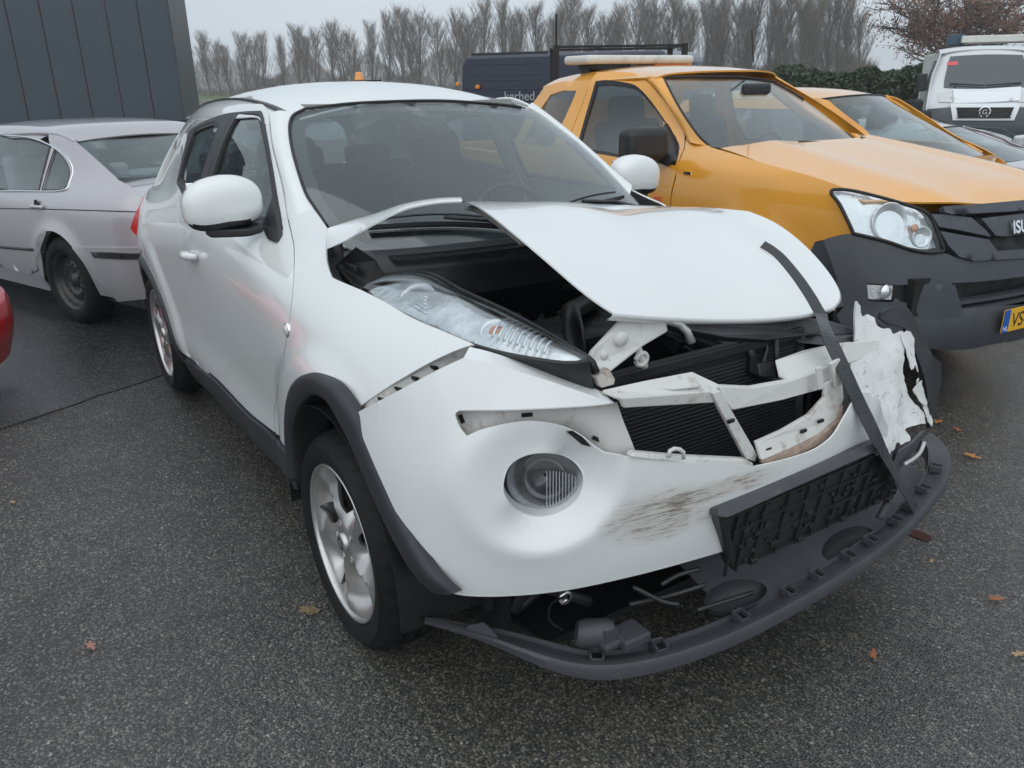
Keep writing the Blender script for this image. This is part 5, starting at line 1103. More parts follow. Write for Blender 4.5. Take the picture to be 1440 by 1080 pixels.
b3 = inv(K, Ks, [(962, 241), (972, 242), (972, 246), (962, 245)], KD_); MB().prism(Ks(b3[:, 0], b3[:, 1])+np.array([0, -.004, 0]), (0, .006, 0)).go('wing_badge', CHROME, kw)
b3 = inv(K, Ks, [(920, 276), (931, 276), (931, 284), (920, 284)], KD_); MB().prism(Ks(b3[:, 0], b3[:, 1])+np.array([0, -.006, 0]), (0, .008, 0)).go('side_marker', pm('orange_red_marker', (.75, .12, .02), .2, coat=1), kw, bevel=.002)
# front door with window; rear half door; cab corner
kwin = inv(K, Ks, segs([(838, 114), (854, 112.5), (877, 115.5), (895, 121), (913, 139), (934, 168), (951, 194)], [(951, 194), (955, 212), (950, 232)], [(950, 232), (900, 226), (842, 216), (810, 211)], [(810, 211), (822, 168), (838, 114)]), KD_)
kd = inv(K, Ks, segs([(829, 102), (870, 101), (893.5, 104), (910, 115), (928, 135), (948, 162), (961, 185), (962.5, 197)], [(962.5, 197), (961, 210), (955.5, 222), (948.5, 250), (942.5, 275)]), KD_)
xr_ = -2.78
kdO = np.array(list(kd)+[(xsk-.004, .44), (xr_, .44), (xr_, .8), (xr_, 1.05), (xr_+.0, 1.3), (xr_+.02, float(kd[0, 1]))])
kdo, kdoL = kside('front_door', kdO, YELLOW, KR, holes=[np.array([p for p in kwin if p[0] > xr_+.05])], step=.05, raw=True)
kw2 = np.array([p for p in kwin if p[0] > xr_+.05])
KGREY = pm('bumper_grey', (.058, .066, .078), .5, vary=(5, .15), grime=(20, .62, (.11, .11, .11), .3), bump=(300, .05))
GLASSK = glass('cab_glass', (.82, .87, .87), film=.03)
for P_, F_ in ((kdo, 1), (kdoL, -1)):
    V, T = cdt(kw2, (), .08); Q = Ks(V[:, 0], V[:, 1]); Q[:, 1] += .012; Q[:, 1] *= F_; mk('window_glass', Q, T, GLASSK, P_, out=(0, -F_, 0), solid=.003)
    O = resamp(kw2, .03); c = O.mean(0); I = c+(O-c)*np.array([.955, .90]); a = Ks(O[:, 0], O[:, 1]); b = Ks(I[:, 0], I[:, 1]); a[:, 1] -= .002; b[:, 1] += .003; a[:, 1] *= F_; b[:, 1] *= F_; k = len(O)
    mk('window_seal', np.concatenate([a, b]), [(i, (i+1) % k, k+(i+1) % k, k+i) for i in range(k)], RUBBER, P_, out=(0, -F_, 0), solid=.006)
qwin = np.array([(-2.96, 1.13), (-2.88, 1.50), (-3.05, 1.50), (-3.22, 1.47), (-3.32, 1.36), (-3.40, 1.13)]); qwin = resamp(qwin, .08)
kq, kqL = kside('cab_corner', np.array([(xr_-.006, .44), (xr_-.006, 1.05), (xr_-.006, 1.3), (xr_+.014, 1.565), (-3.1, 1.56), (-3.34, 1.53), (-3.47, 1.40), (-3.52, 1.1), (-3.53, .8), (-3.53, .44)]), YELLOW, KR, holes=[qwin], step=.06, raw=True)
for P_, F_ in ((kq, 1), (kqL, -1)):
    V, T = cdt(qwin, (), .1); Q = Ks(V[:, 0], V[:, 1]); Q[:, 1] += .006; Q[:, 1] *= F_; mk('window_glass', Q, T, GLASSK, P_, out=(0, -F_, 0), solid=.003)
# screen, pillars, roof
def Kw(y, z): y = np.asarray(y, float); z = np.asarray(z, float); t = (z-1.08)/.48; return np.c_[-1.05-1.0*t+.10*t*(1-t)-.22*y**2-.15*y**4, y, z]
KWD = (-.85, .85, 1.0, 1.66)
kws = [(996, 205), (980, 189), (955, 152), (933, 110)]
ko = inv(K, Kw, segs(kws, [(933, 110), (1009, 108.5), (1060, 110.5), (1103, 115)], [(1103, 115), (1140, 135), (1171, 156), (1200, 180), (1229, 206)], [(1229, 206), (1180, 214), (1110, 215), (1040, 212), (996, 205)], n=4), KWD)
print('KWS', ko.min(0).round(2), ko.max(0).round(2))
V, T = cdt(ko, (), .08); kgl = mk('windscreen', Kw(V[:, 0], V[:, 1]), T, GLASSW, KR, out=(1, 0, .6), solid=.004)
MB().tube(Kw(ko[:, 0], ko[:, 1])[:30]+np.array([.003, 0, .003]), .007, 6).go('windscreen_seal', RUBBER, kgl, smooth=True)
ke = inv(K, Kw, cr(kws, 6), KWD); keP = Kw(ke[:, 0], ke[:, 1]); dd = inv(K, Ks, cr([(965, 198), (962.5, 185), (949, 161.5), (929, 134.5), (911, 114.5), (905, 109)], 6), KD_); ddP = Ks(dd[:, 0], dd[:, 1])
rows_ = []
for a_, b_ in zip(relen(keP, 24), relen(ddP, 24)):
    nrm = np.cross(b_-a_, [-.78, .05, .48]); nrm /= np.linalg.norm(nrm); nrm = -nrm if nrm[1] > 0 else nrm; k_ = np.linalg.norm(b_-a_)*.16
    rows_.append([a_-nrm*.01, a_+nrm*.004, (a_+b_)/2+nrm*k_, b_, b_-nrm*.012])
V, T = net(rows_, 4, 1)
for s in (1, -1): Q = V.copy(); Q[:, 1] *= s; mk('windscreen_pillar', Q, T, YELLOW, KR, out=(.3, -s, .3), solid=.004)
rows_ = []
for t in np.linspace(0, 1, 16):
    r_ = []
    for y in np.linspace(-1, 1, 19)*(.595+.085*min(1, t*2.2)):
        xf = float(Kw(np.array([min(max(y, -.58), .58)]), np.array([1.575]))[0, 0])+.0; x_ = xf*(1-t)+(-3.42)*t
        z_ = 1.575+.085*math.sin(math.pi*min(1, .12+t*.62))**.8*(1-abs(y/.72)**3)-.030*t**3-.10*max(0, abs(y/.70)-.72)**1.3*2
        r_.append((x_, y, z_))
    rows_.append(r_)
V, T = net(rows_, 2, 2); mk('roof', V, T, YELLOW, KR, out=(0, 0, 1), solid=.01)
MB().box((-3.46, 0, .98), (.03, 1.36, .90)).go('cab_rear_wall', YELLOW, KR)
# bonnet
khr = inv(K, Kw, cr([(1000, 208), (1110, 214), (1180, 213), (1231, 209)], 5), KWD)
c0 = curve(px([(1196, 266, 'z', 1.00), (1240, 277, 'z', .985), (1290, 292, 'z', .965), (1316, 292, 'z', .965), (1380, 284.5, 'z', .97), (1440, 278.5, 'z', .97)], K))
Phl = c0(np.array([0., 1.])); cen = c0(np.array([1.]))[0]
ys = np.linspace(-.86, .86, 33)
_ze = spl([-1.6, -1.25, -.92, -.65, -.42, -.2, -.05], [1.245, 1.21, 1.165, 1.125, 1.088, 1.035, .975])
def kh(x, y): return _ze(x)+.030*(1-(y/.86)**2)+.014*np.exp(-((np.abs(y)-.52)/.12)**2)-.008   # bonnet crown height
def xfront(y): return -.10-.10*(abs(y)/.8)**2-.42*max(0, abs(y)-.50)**1.3
rows_ = []
for t in np.linspace(0, 1, 16):
    r_ = []
    for y in ys:
        yy = y*(1-.10*(1-t)**2*0); x0 = xfront(y); x1 = -1.24-.22*y*y; x_ = x0*(1-t)+x1*t; z_ = float(kh(np.array([x_]), y)[0]); we_ = float(_KW(np.array([x_]), np.array([float(_ze(np.array([x_]))[0])]))[0])-.012; r_.append((x_, y/.86*min(.86, we_), z_-.012*(abs(y)/.86)**8))
    rows_.append(r_)
V, T = net(rows_, 1, 2); kbn = mk('bonnet', V, T, YELLOW, KR, out=(0, 0, 1), solid=.008)
LAMPW = pm('lamp_pale', (.62, .64, .66), .3, .35, bump=(60, .4))
# --- face: bumper, grille, lamps on a bowed front surface
kx = spl([.30, .42, .55, .68, .80, .92, 1.02, 1.12], [-.07, -.005, .0, -.01, -.035, -.075, -.12, -.19])
def Kf(y, z): y = np.asarray(y, float); z = np.asarray(z, float); a = np.abs(y)/.93; return np.c_[kx(z)-.13*a**2-.42*np.clip(a-.55, 0, 1)**2-1.1*np.clip(a-.88, 0, 1)**1.5, y, z]
KFD = (-.99, .99, .28, 1.12)
def kface(name, O, mat, parent, holes=(), step=.035, off=0., solid=.008, mirror_=True, dens=None):
    o = inv(K, Kf, O, KFD); hs = [inv(K, Kf, h, KFD) for h in holes]; V, T = cdt(o, hs, step); P = Kf(V[:, 0], V[:, 1]); P[:, 0] += off; a = mk(name, P, T, mat, parent, out=(1, -.2, 0), solid=solid)
    return a, o
def half(name, O, mat, parent, holes=(), step=.04, off=0., solid=.008):
    """piece given in metres for the right half and mirrored on the left half as its own object"""
    V, T = cdt(np.array(O), [np.array(h) for h in holes], step); P = Kf(V[:, 0], V[:, 1]); P[:, 0] += off; r = []
    for s in (1, -1): Q = P.copy(); Q[:, 1] *= s; r.append(mk(name, Q, T, mat, parent, out=(1, -s*.2, 0), solid=solid))
    return r
lampO = segs([(1167, 272), (1171, 266.5), (1198, 268), (1251, 281), (1296, 295)], [(1296, 295), (1308, 306), (1319, 331), (1326, 353)], [(1326, 353), (1306, 355), (1279, 350.5), (1245, 339), (1199, 328)], [(1199, 328), (1190, 309), (1179, 287), (1167, 272)])
klo = inv(K, Kf, lampO, KFD)
fogO = inv(K, Kf, [(1219, 398), (1292, 401), (1284, 425), (1221, 424)], KFD)
lowO = inv(K, Kf, cr([(1338, 398), (1380, 396), (1440, 389)], 3), KFD); lowB = inv(K, Kf, cr([(1440, 428), (1400, 430), (1351, 434), (1345, 428)], 3), KFD)
topB = inv(K, Kf, cr([(1146, 340), (1172, 333), (1199, 329), (1245, 340), (1279, 352), (1306, 356), (1328, 356), (1345, 362), (1365, 366), (1400, 366), (1440, 363)], 3), KFD)
botB = inv(K, Kf, cr([(1440, 474), (1400, 482), (1360, 490), (1320, 491), (1270, 484), (1230, 470)], 3), KFD)
bO_ = np.concatenate([topB, [(0.0, topB[-1, 1])], [(0.0, botB[0, 1])], botB, [(-.93, .42), (-.965, .55), (-.965, .70)]])
lh = np.concatenate([lowO, [(-.004, lowO[-1, 1])], [(-.004, lowB[0, 1])], lowB])
V, T = cdt(bO_, [fogO, lh], .035)
for s in (1, -1):
    P = Kf(V[:, 0], V[:, 1]); ch = .045*sst(-.62, -.50, V[:, 0])*0; P[:, 0] += .012*sst(.60, .53, V[:, 1])-.0; P[:, 1] *= s; kbm = mk('bumper', P, T, KGREY, KR, out=(1, -s*.2, 0), solid=.02)
wb = inv(K, Ks, cr([(1146, 341), (1160, 338), (1178, 334)], 3), KD_); kside('bumper_flank', np.concatenate([wb, [(-.26, .80), (-.24, .55), (-.26, .42), (-.40, .42), (-.53, .46), (-.545, .60), (-.56, .74)]]), KGREY, KR, step=.05, raw=True, push=-.002)
MB().box((-.12, 0, .60), (.06, 1.5, .26)).go('radiator_void', NEARBLK, KR)
for dz in (.565, .60): MB().strip([Kf(np.array([y]), np.array([dz]))[0]+np.array([-.035, 0, 0]) for y in np.linspace(-.58, .58, 15)], (.025, 0, 0), (0, 0, .008)).go('lower_grille_slat', KGREY, KR)
for s in (1, -1):
    P = Kf(klo[:, 0], klo[:, 1]); 
    V, T = cdt(klo, (), .03); Q = Kf(V[:, 0], V[:, 1]); Q[:, 0] += .006; Q[:, 1] *= s; kl = mk('headlamp', Q, T, GLASSL, KR, out=(1, -s*.4, 0), solid=.004)
    cl_ = klo.mean(0); V2_ = cl_+(V-cl_)*.93; Q = Kf(V2_[:, 0], V2_[:, 1]); Q[:, 0] -= .028; Q[:, 1] += .01; Q[:, 1] *= s; mk('lamp_bezel', Q, T, pm('lamp_silver', (.78, .80, .82), .28, .75, bump=(25, .5)) if s == 1 else bpy.data.materials['lamp_silver'], kl, out=(1, -s*.4, 0), solid=.003)
    E_ = np.vstack([P, P[:1]]); E_[:, 1] *= s; MB().tube(E_+np.array([.006, 0, 0]), .008, 6).go('lamp_seal', RUBBER, kl, smooth=True)
    for u, v, r, m_, dpt in ((1256, 312, .078, RIBREF, .5), (1302, 334, .045, RIBREF, .4)):
        o = inv(K, Kf, [(u, v)], KFD)[0]; c = Kf([o[0]], [o[1]])[0]+np.array([-.016, 0, 0]); c[1] *= s; bowl(c, (.9, -s*.35, .1), r, m_, kl, 'reflector', dpt)
    o = inv(K, Kf, [(1290, 322)], KFD)[0]; c = Kf([o[0]], [o[1]])[0]; c[1] *= s; bowl(c+np.array([-.012, 0, 0]), (.9, -s*.35, .1), .018, AMBER, kl, 'amber_bulb', -.5)
    V, T = cdt(fogO, (), .05); Q = Kf(V[:, 0], V[:, 1]); Q[:, 0] -= .02; Q[:, 1] *= s; fg = mk('fog_lamp', Q, T, NEARBLK, KR, out=(1, -s*.3, 0), solid=.01)
    fl2 = inv(K, Kf, [(1222, 401), (1258, 402), (1256, 422), (1223, 421)], KFD); V, T = cdt(fl2, (), .02); Q = Kf(V[:, 0], V[:, 1]); Q[:, 0] -= .010; Q[:, 1] *= s; mk('fog_lens', Q, T, LAMPW, fg, out=(1, -s*.3, 0), solid=.006)
    o = inv(K, Kf, [(1248, 411)], KFD)[0]; c = Kf([o[0]], [o[1]])[0]+np.array([-.004, 0, 0]); c[1] *= s; MB().lathe([(0, .012), (.022, .009), (.034, -.004)], c, 'x', 24).go('fog_bulb', RIBREF, fg, smooth=True)
# raised outer horn of the bumper beside the lower grille
hO = inv(K, Kf, segs([(1296, 399), (1340, 400)], [(1340, 400), (1346, 420), (1352, 438)], [(1352, 438), (1350, 470), (1340, 478)], [(1340, 478), (1300, 470), (1284, 430)], [(1284, 430), (1296, 399)], n=3), KFD); half('bumper_horn', hO, KGREY, KR, off=.010, solid=.02)
# grille
def kpx(*p): return inv(K, Kf, np.array(p, float), KFD)
g0 = kpx((1304, 300), (1330, 302), (1440, 288), (1440, 360), (1400, 365), (1365, 366), (1330, 356), (1320, 330)); half('grille_back', np.concatenate([g0[:3], [(0, g0[2, 1]), (0, g0[3, 1])], g0[3:]]), NEARBLK, KR, off=-.06)
half('bonnet_lip', np.concatenate([kpx((1318, 289), (1440, 279)), [(0, float(kpx((1440, 279))[0, 1]))], [(0, float(kpx((1440, 294))[0, 1]))], kpx((1440, 294), (1330, 300), (1320, 297))]), KGREY, KR, off=.03, solid=.03)
half('grille_wing', kpx((1304, 300), (1326, 301), (1360, 305), (1380, 322), (1388, 332), (1340, 322), (1315, 318)), KGREY, KR, off=.02, solid=.04)
half('grille_wing', kpx((1318, 324), (1350, 330), (1386, 336), (1398, 352), (1440, 349), (1440, 362), (1365, 366), (1345, 360), (1330, 345)), KGREY, KR, off=.015, solid=.04)
zc0, zc1 = float(kpx((1440, 326))[0, 1]), float(kpx((1440, 301))[0, 1])
half('grille_bar', np.concatenate([kpx((1372, 306), (1395, 303), (1440, 298)), [(0, zc1+.01), (0, zc0)], kpx((1440, 326), (1405, 331), (1392, 330))]), KGREY, KR, off=.028, solid=.04)
tb = kpx((1411, 327)); tb = Kf(tb[:, 0], tb[:, 1])[0]; 
text('brand_lettering', 'ISUZU', .078, tb+np.array([.04, 0, .002]), (.02, 1, 0), (-.25, 0, 1), CHROME, KR, ext=.006, bold=.002)
# number plate
PLT = pm('plate_yellow', (.80, .44, .02), .4); EUB = pm('plate_blue', (.01, .10, .42), .4); BLK = pm('plate_black', (.01, .01, .01), .4); WLT = pm('plate_white', (.8, .8, .8), .4)
pc = np.array([.035, 0, .50]); npl = MB().box(pc, (.006, .52, .11)).go('number_plate', PLT, KR, bevel=.002)
MB().box(pc+np.array([.0035, -.237, 0]), (.002, .045, .108)).go('euro_band', EUB, npl); text('plate_letters', 'NL', .030, pc+np.array([.005, -.256, -.045]), (0, 1, 0), (0, 0, 1), WLT, npl, ext=.0005)
text('plate_letters', 'VS-61', .098, pc+np.array([.0035, -.195, -.034]), (0, 1, 0), (0, 0, 1), BLK, npl, ext=.0008, sx=.86)
# mirror, wipers, beacon bar, cab interior, load bed, wheels
for s in (-1, 1):
    c = K.at(905, 203, y=-1.04); c = np.array([c[0]-(.30 if s > 0 else 0), s*(1.04 if s < 0 else .93), c[2]])
    mm = MB().box(c+np.array([0, -s*.0, .0]), (.13, .29, .185)).go('mirror_housing', BLACKP, KR, bevel=.045, seg=5, auto=50)
    MB().box(c+np.array([-.067, 0, 0]), (.004, .19, .15)).go('mirror_glass', CHROME, mm)
    f0 = inv(K, Ks, [(930, 190), (938, 172), (951, 200), (953, 226), (940, 234), (925, 228)], KD_); P = Ks(f0[:, 0], f0[:, 1]); P[:, 1] *= -s; MB().prism(P+np.array([0, s*.02, 0]), (0, -s*.04, 0)).box((c+P.mean(0))/2+np.array([0, 0, -.05]), (.05, .14, .05)).go('mirror_foot', BLACKP, mm, bevel=.01)
for y0, y1 in ((-.55, .02), (.05, .58)):
    P = [Kw(np.array([y0+(y1-y0)*t]), np.array([1.175+.012*math.sin(math.pi*t)]))[0]+np.array([.02, 0, .02]) for t in np.linspace(0, 1, 10)]; wi = MB().strip(P, (.012, 0, .004), (0, 0, .010)).go('wiper', BLACKP, KR)
    MB().tube([P[4]+np.array([.005, 0, .02]), P[7]+np.array([.01, 0, .015]), P[9]+np.array([.05, .03, -.03])], .009, 6).go('wiper_arm', BLACKP, wi, smooth=True)
bc = np.array([-3.14, -.02, 1.672])
bar_ = MB().box(bc+np.array([0, 0, .03]), (.34, 1.10, .06)).go('beacon_bar', OFFWHITE, KR, bevel=.026, seg=4, auto=60)
MB().box(bc+np.array([.0, .25, -.015]), (.26, .34, .04)).go('amber_section', ORANGEP, bar_, bevel=.008); MB().box(bc+np.array([.0, -.30, -.015]), (.24, .30, .05)).go('bar_foot', BLACKP, bar_, bevel=.008); MB().box(bc+np.array([0, .50, -.012]), (.22, .16, .05)).go('amber_section', ORANGEP, bar_, bevel=.008)
MB().box(bc+np.array([0, -.02, -.055]), (.10, .9, .05)).go('bar_mount', BLACKP, bar_)
MB().tube([(-2.15, .25, 1.66), (-2.19, .25, 1.86)], .006, 6).go('aerial', BLACKP, KR); 
for y in (-.40, .40):
    st = cushion((-2.35, y, .68), (.5, .5, .2), 'seat', KR); cushion((-2.66, y, 1.0), (.16, .5, .62), 'backrest', st, R=Rt); cushion((-2.74, y, 1.36), (.12, .28, .20), 'headrest', st, R=Rt)
    for k in (-.06, .06): MB().tube([(-2.72, y+k, 1.22), (-2.74, y+k, 1.34)], .008, 6).go('headrest_post', CHROME, st)
V, T = net([[(-1.46, y, 1.04), (-1.62, y, 1.08), (-1.82, y, 1.07), (-1.92, y, .98), (-1.93, y, .7)] for y in np.linspace(-.70, .70, 7)], 2, 2); mk('dashboard', V, T, BLACKP, KR, out=(0, 0, 1), solid=.01)
sc_ = np.array([-1.98, .40, 1.05]); t = np.linspace(0, 2*math.pi, 28); sw = MB().tube([sc_+.19*(math.cos(a)*ax1+math.sin(a)*ax2) for a in t], .015, 8, cap=False).go('steering_wheel', BLACKP, KR, smooth=True); MB().box(sc_, (.05, .32, .06)).go('wheel_hub', BLACKP, sw, bevel=.02)
MB().box((-1.9, 0, 1.5), (.05, .26, .07)).go('interior_mirror', BLACKP, KR, bevel=.02)
for s in (-1, 1): MB().box((-4.35, s*.86, .80), (1.58, .06, .50)).go('bed_side', YELLOW, KR, bevel=.02)
MB().box((-4.35, 0, .58), (1.55, 1.66, .05)).go('bed_floor', KGREY, KR); MB().box((-5.12, 0, .80), (.05, 1.66, .48)).go('tailgate', YELLOW, KR, bevel=.015)
MB().box((-2.3, 0, .45), (2.5, 1.6, .06)).box((-.55, 0, .62), (.75, 1.1, .40)).go('chassis', NEARBLK, KR)
def plainwheel(fr, c, side, parent, R=.36, wd=.24, mat=ALLOY):
    w = bpy.data.objects.new('wheel', None); link(w, parent); w.location = c; w.rotation_euler = (0, 0, 0 if side < 0 else math.pi); h = wd/2; rim = R*.66
    MB().lathe([(rim-.01, -h+.03), (rim, -h+.012), (rim+.03, -h), (R-.03, -h+.005), (R-.008, -h+.025), (R, -h+.05), (R, h-.05), (R-.02, h-.01), (rim, h)], (0, 0, 0), 'y', 56).go('tyre', TYRE, w, smooth=True)
    m = MB(); m.lathe([(rim, -h+.012), (rim-.012, -h+.02), (rim-.03, -h+.05), (rim-.04, h-.02)], (0, 0, 0), 'y', 40).lathe([(0, -h+.03), (.05, -h+.03), (.07, -h+.04), (.075, -h+.06)], (0, 0, 0), 'y', 20)
    for k in range(6):
        a = k*math.pi/3; m.strip([(r*math.cos(a), -h+.035+.01*(r > .1), r*math.sin(a)) for r in (.05, .12, rim-.01)], (-.022*math.sin(a), 0, .022*math.cos(a)), (0, .012, 0))
    m.go('rim', mat, w, smooth=True); MB().lathe([(rim-.03, .0), (0, .0)], (0, 0, 0), 'y', 30).go('brake_shield', NEARBLK, w); return w
for x_ in (-.93, -4.02):
    for s in (-1, 1): plainwheel(K, (x_, s*.76, .355), s, KR)
for s in (-1, 1):
    rows_ = [[(-.93+.42*math.cos(t), s*.90, .38+.42*math.sin(t)), (-.93+.42*math.cos(t), s*.55, .38+.42*math.sin(t))] for t in np.linspace(-.1, math.pi+.1, 20)]; V, T = net(rows_, 1, 1); mk('wheel_house', V, T, NEARBLK, KR, solid=.004)

# the truck is narrower on its far side than this first shape
seen = set()
def slim(o):
    for c in o.children:
        if c.type == 'MESH' and o.name.split('.')[0] != 'wheel' and c.data.name not in seen:
            seen.add(c.data.name)
            for v in c.data.vertices:
                if v.co.y > 0:
                    v.co.y *= .72
                    if c.name.startswith('front_wing') and v.co.z > .95: v.co.z -= .045*min(1, (v.co.z-.95)/.1)
        if c.type == 'EMPTY' and c.location.y > 0: c.location.y *= .72
        slim(c)
slim(KR)
# ================================================================ silver saloon on the left (seen from behind its left side; x = 0 at its rear axle)
S = Fr((-4.62, -.374, 0), 3.526, .965)
SR = root('silver_saloon', S, 'silver-mauve saloon with a black steel rear wheel parked behind the white car', 'car')
zq = [.18, .30, .45, .58, .70, .80, .88, .94, 1.0, 1.12, 1.25, 1.34, 1.41]
sb = np.array([.77, .815, .845, .858, .858, .852, .835, .80, .755, .70, .645, .585, .45])
xq = [-1.08, -.95, -.75, -.5, -.1, .5, 1.5, 2.6, 3.2, 3.5]
sq = [.24, .13, .05, .015, 0, 0, 0, .01, .08, .25]; sup = [.10, .10, .09, .07, .03, 0, 0, 0, 0, 0]
_SW = tab(xq, zq, [[b-t-u*sst(.92, 1.15, np.array([z]))[0] for b, z in zip(sb, zq)] for t, u in zip(sq, sup)])
def Ss(x, z): x = np.asarray(x, float); z = np.asarray(z, float); r = np.hypot(x, z-.31); return np.c_[x, _SW(x, z)+.022*np.exp(-((r-.36)/.05)**2)*(z > .2), z]
SQD = (-1.08, 3.5, .18, 1.41)
def sside(name, O, mat, parent=SR, holes=(), step=.05, raw=False, push=0, solid=.006, both=True):
    f = (lambda o: np.array(o, float)) if raw else (lambda o: inv(S, Ss, o, SQD)); V, T = cdt(f(O), [f(h) for h in holes], step); P = Ss(V[:, 0], V[:, 1]); P[:, 1] += push; a = mk(name, P, T, mat, parent, out=(0, 1, .2), solid=solid); b = None
    if both: Q = P.copy(); Q[:, 1] *= -1; b = mk(name, Q, T, mat, parent, out=(0, -1, .2), solid=solid)
    return a, b
qg = inv(S, Ss, segs([(77, 211), (90, 224), (97.5, 240), (95, 255), (90, 266)], [(90, 266), (60, 266.5)], [(60, 266.5), (68, 238), (77, 211)]), SQD)
xd = .62
arcS = [(.37*math.cos(t), max(.31+.37*math.sin(t), .24)) for t in np.linspace(-.15, math.pi+.15, 28)]
# rear quarter incl. C pillar; its upper edge runs under the rear glass and along the roof
ql = list(inv(S, Ss, cr([(190, 268), (178, 259), (166, 253)], 3), SQD))+list(inv(S, Ss, cr([(164, 250), (135, 224), (106, 199)], 3), SQD))+list(inv(S, Ss, cr([(103, 196), (88, 188), (72, 183)], 3), SQD))
print('SEDAN', np.array(ql).round(2).tolist()[::3])
xt_ = ql[-1][0]
sh_ = inv(S, Ss, cr([(88, 268), (82, 285), (70, 310), (62, 335), (56, 352)], 4), SQD)      # rear edge of the rear door
qOut = [(-1.0, .80), (-1.0, .88)]+ql+[(xt_+.02, ql[-1][1]+.004)]
qOut += [tuple(p) for p in inv(S, Ss, cr([(70, 204), (84, 213), (98, 226), (103, 239), (98, 256), (89, 267)], 4), SQD)]+[tuple(p) for p in sh_]+arcS[::1]+[(-.52, .24), (-.80, .27), (-.98, .30), (-1.02, .50)]
qOut = np.array(qOut)
sqr, sqL = sside('rear_quarter', qOut, SILVER, raw=True, step=.045)
# rear door: frame loop, glass, handle
dO_ = [tuple(p) for p in inv(S, Ss, cr([(69, 203), (54, 195), (36, 191.5), (16, 190.5)], 4), SQD)]
xf_ = 1.62
dO_ += [(xf_-.35, 1.345), (xf_-.15, 1.25), (xf_-.02, 1.0), (xf_, .90), (xf_, .305), (.62, .285), (.45, .34)]+[tuple(p) for p in sh_[::-1]]
dO_ += [tuple(p) for p in inv(S, Ss, cr([(88.5, 266), (97.5, 256), (102, 239), (97, 226), (83, 213.5), (69, 203)], 4), SQD)]
gd = inv(S, Ss, segs([(15, 195.5), (40, 196.5), (69, 206)], [(69, 206), (61, 236), (54, 266.5)], [(54, 266.5), (0, 268)]), SQD); gd = np.array([p for p in gd if p[0] < 1.35]+[(1.40, .955), (1.32, 1.1), (1.15, 1.29)])
sdr, sdrL = sside('rear_door', np.array(dO_), SILVER, raw=True, step=.05, holes=[gd, qg])
for P_, F_ in ((sdr, 1), (sdrL, -1)):
    for g_ in (gd, qg):
        V, T = cdt(g_, (), .08); Q = Ss(V[:, 0], V[:, 1]); Q[:, 1] -= .008; Q[:, 1] *= F_; mk('window_glass', Q, T, GLASSC, P_, out=(0, F_, 0), solid=.003)
        O = resamp(g_, .04); c = O.mean(0); I = c+(O-c)*1.05; a = Ss(O[:, 0], O[:, 1]); b = Ss(I[:, 0], I[:, 1]); a[:, 1] += .001; b[:, 1] += .004; a[:, 1] *= F_; b[:, 1] *= F_; k = len(O)
        mk('window_seal', np.concatenate([a, b]), [(i, (i+1) % k, k+(i+1) % k, k+i) for i in range(k)], RUBBER, P_, out=(0, F_, 0), solid=.006)
    lo = inv(S, Ss, cr([(-20, 269), (30, 268.5), (88, 268), (99, 256), (103.5, 239), (98, 225), (84, 212), (68, 202.5), (40, 193), (0, 190)], 4), SQD); P = Ss(lo[:, 0], lo[:, 1]); P[:, 1] = (P[:, 1]+.004)*F_; MB().tube(P, .006, 6).go('chrome_strip', CHROME, P_, smooth=True)
    hq = inv(S, Ss, [(53, 290)], SQD)[0]; c = Ss([hq[0]], [hq[1]])[0]; c[1] *= F_; MB().tube([c+np.array([d, F_*(.008+.020*math.sin(math.pi*t)), 0]) for t, d in zip(np.linspace(0, 1, 8), np.linspace(.09, -.09, 8))], .014, 8).go('door_handle', SILVER, P_, smooth=True); MB().lathe([(0, 0), (.03, .0), (.034, .004)], c+np.array([0, F_*.002, .014]), 'y', 16).go('handle_recess', NEARBLK, P_)
    # crease, side rubbing strip
    for pts, r, m_, nm in ((cr([(-10, 293), (60, 294), (130, 296), (196, 298)], 5), .004, DKMET, 'waist_crease'), (cr([(-10, 346), (20, 349), (47, 351)], 5), .012, DKMET, 'rubbing_strip')):
        lo = inv(S, Ss, pts, SQD); P = Ss(lo[:, 0], lo[:, 1]); P[:, 1] *= F_; MB().tube(P, r, 6).go(nm, m_, P_, smooth=True)
sside('front_flank', np.array([(xf_+.006, .30), (xf_+.006, .90), (1.8, .93), (2.4, .90), (3.2, .78), (3.45, .6), (3.45, .3), (3.15, .28)]+[(2.725+.37*math.cos(t), max(.31+.37*math.sin(t), .28)) for t in np.linspace(0, math.pi, 16)]+[(2.2, .28)]), SILVER, raw=True, step=.08)
# roof, rear glass, boot lid, tail
def Sg(y, z): y = np.asarray(y, float); z = np.asarray(z, float); t = (z-1.0)/.37; return np.c_[-.36+.76*t-.06*t*(1-t)+.16*y**2, y, z]
SGD = (-.72, .72, .93, 1.45)
so_ = inv(S, Sg, segs([(106, 198), (155, 192.5), (205, 190.5)], [(205, 190.5), (206, 190.5)]), SGD)
zt_s, zb_s = float(so_[:, 1].max()), float(inv(S, Sg, [(166, 250.5)], SGD)[0, 1]); yl_t, yl_b = float(so_[0, 0]), float(inv(S, Sg, [(166, 250.5)], SGD)[0, 0]); print('SG', zt_s, zb_s, yl_t, yl_b)
yl_t, yl_b = max(.45, abs(yl_t)), max(.50, abs(yl_b))
go_ = np.array([(yl_t, zt_s-.03), (yl_t*.5, zt_s-.005), (0, zt_s), (-yl_t*.5, zt_s-.005), (-yl_t, zt_s-.03), (-(yl_t+yl_b)/2, (zt_s+zb_s)/2), (-yl_b, zb_s), (0, zb_s-.02), (yl_b, zb_s), ((yl_t+yl_b)/2, (zt_s+zb_s)/2)])
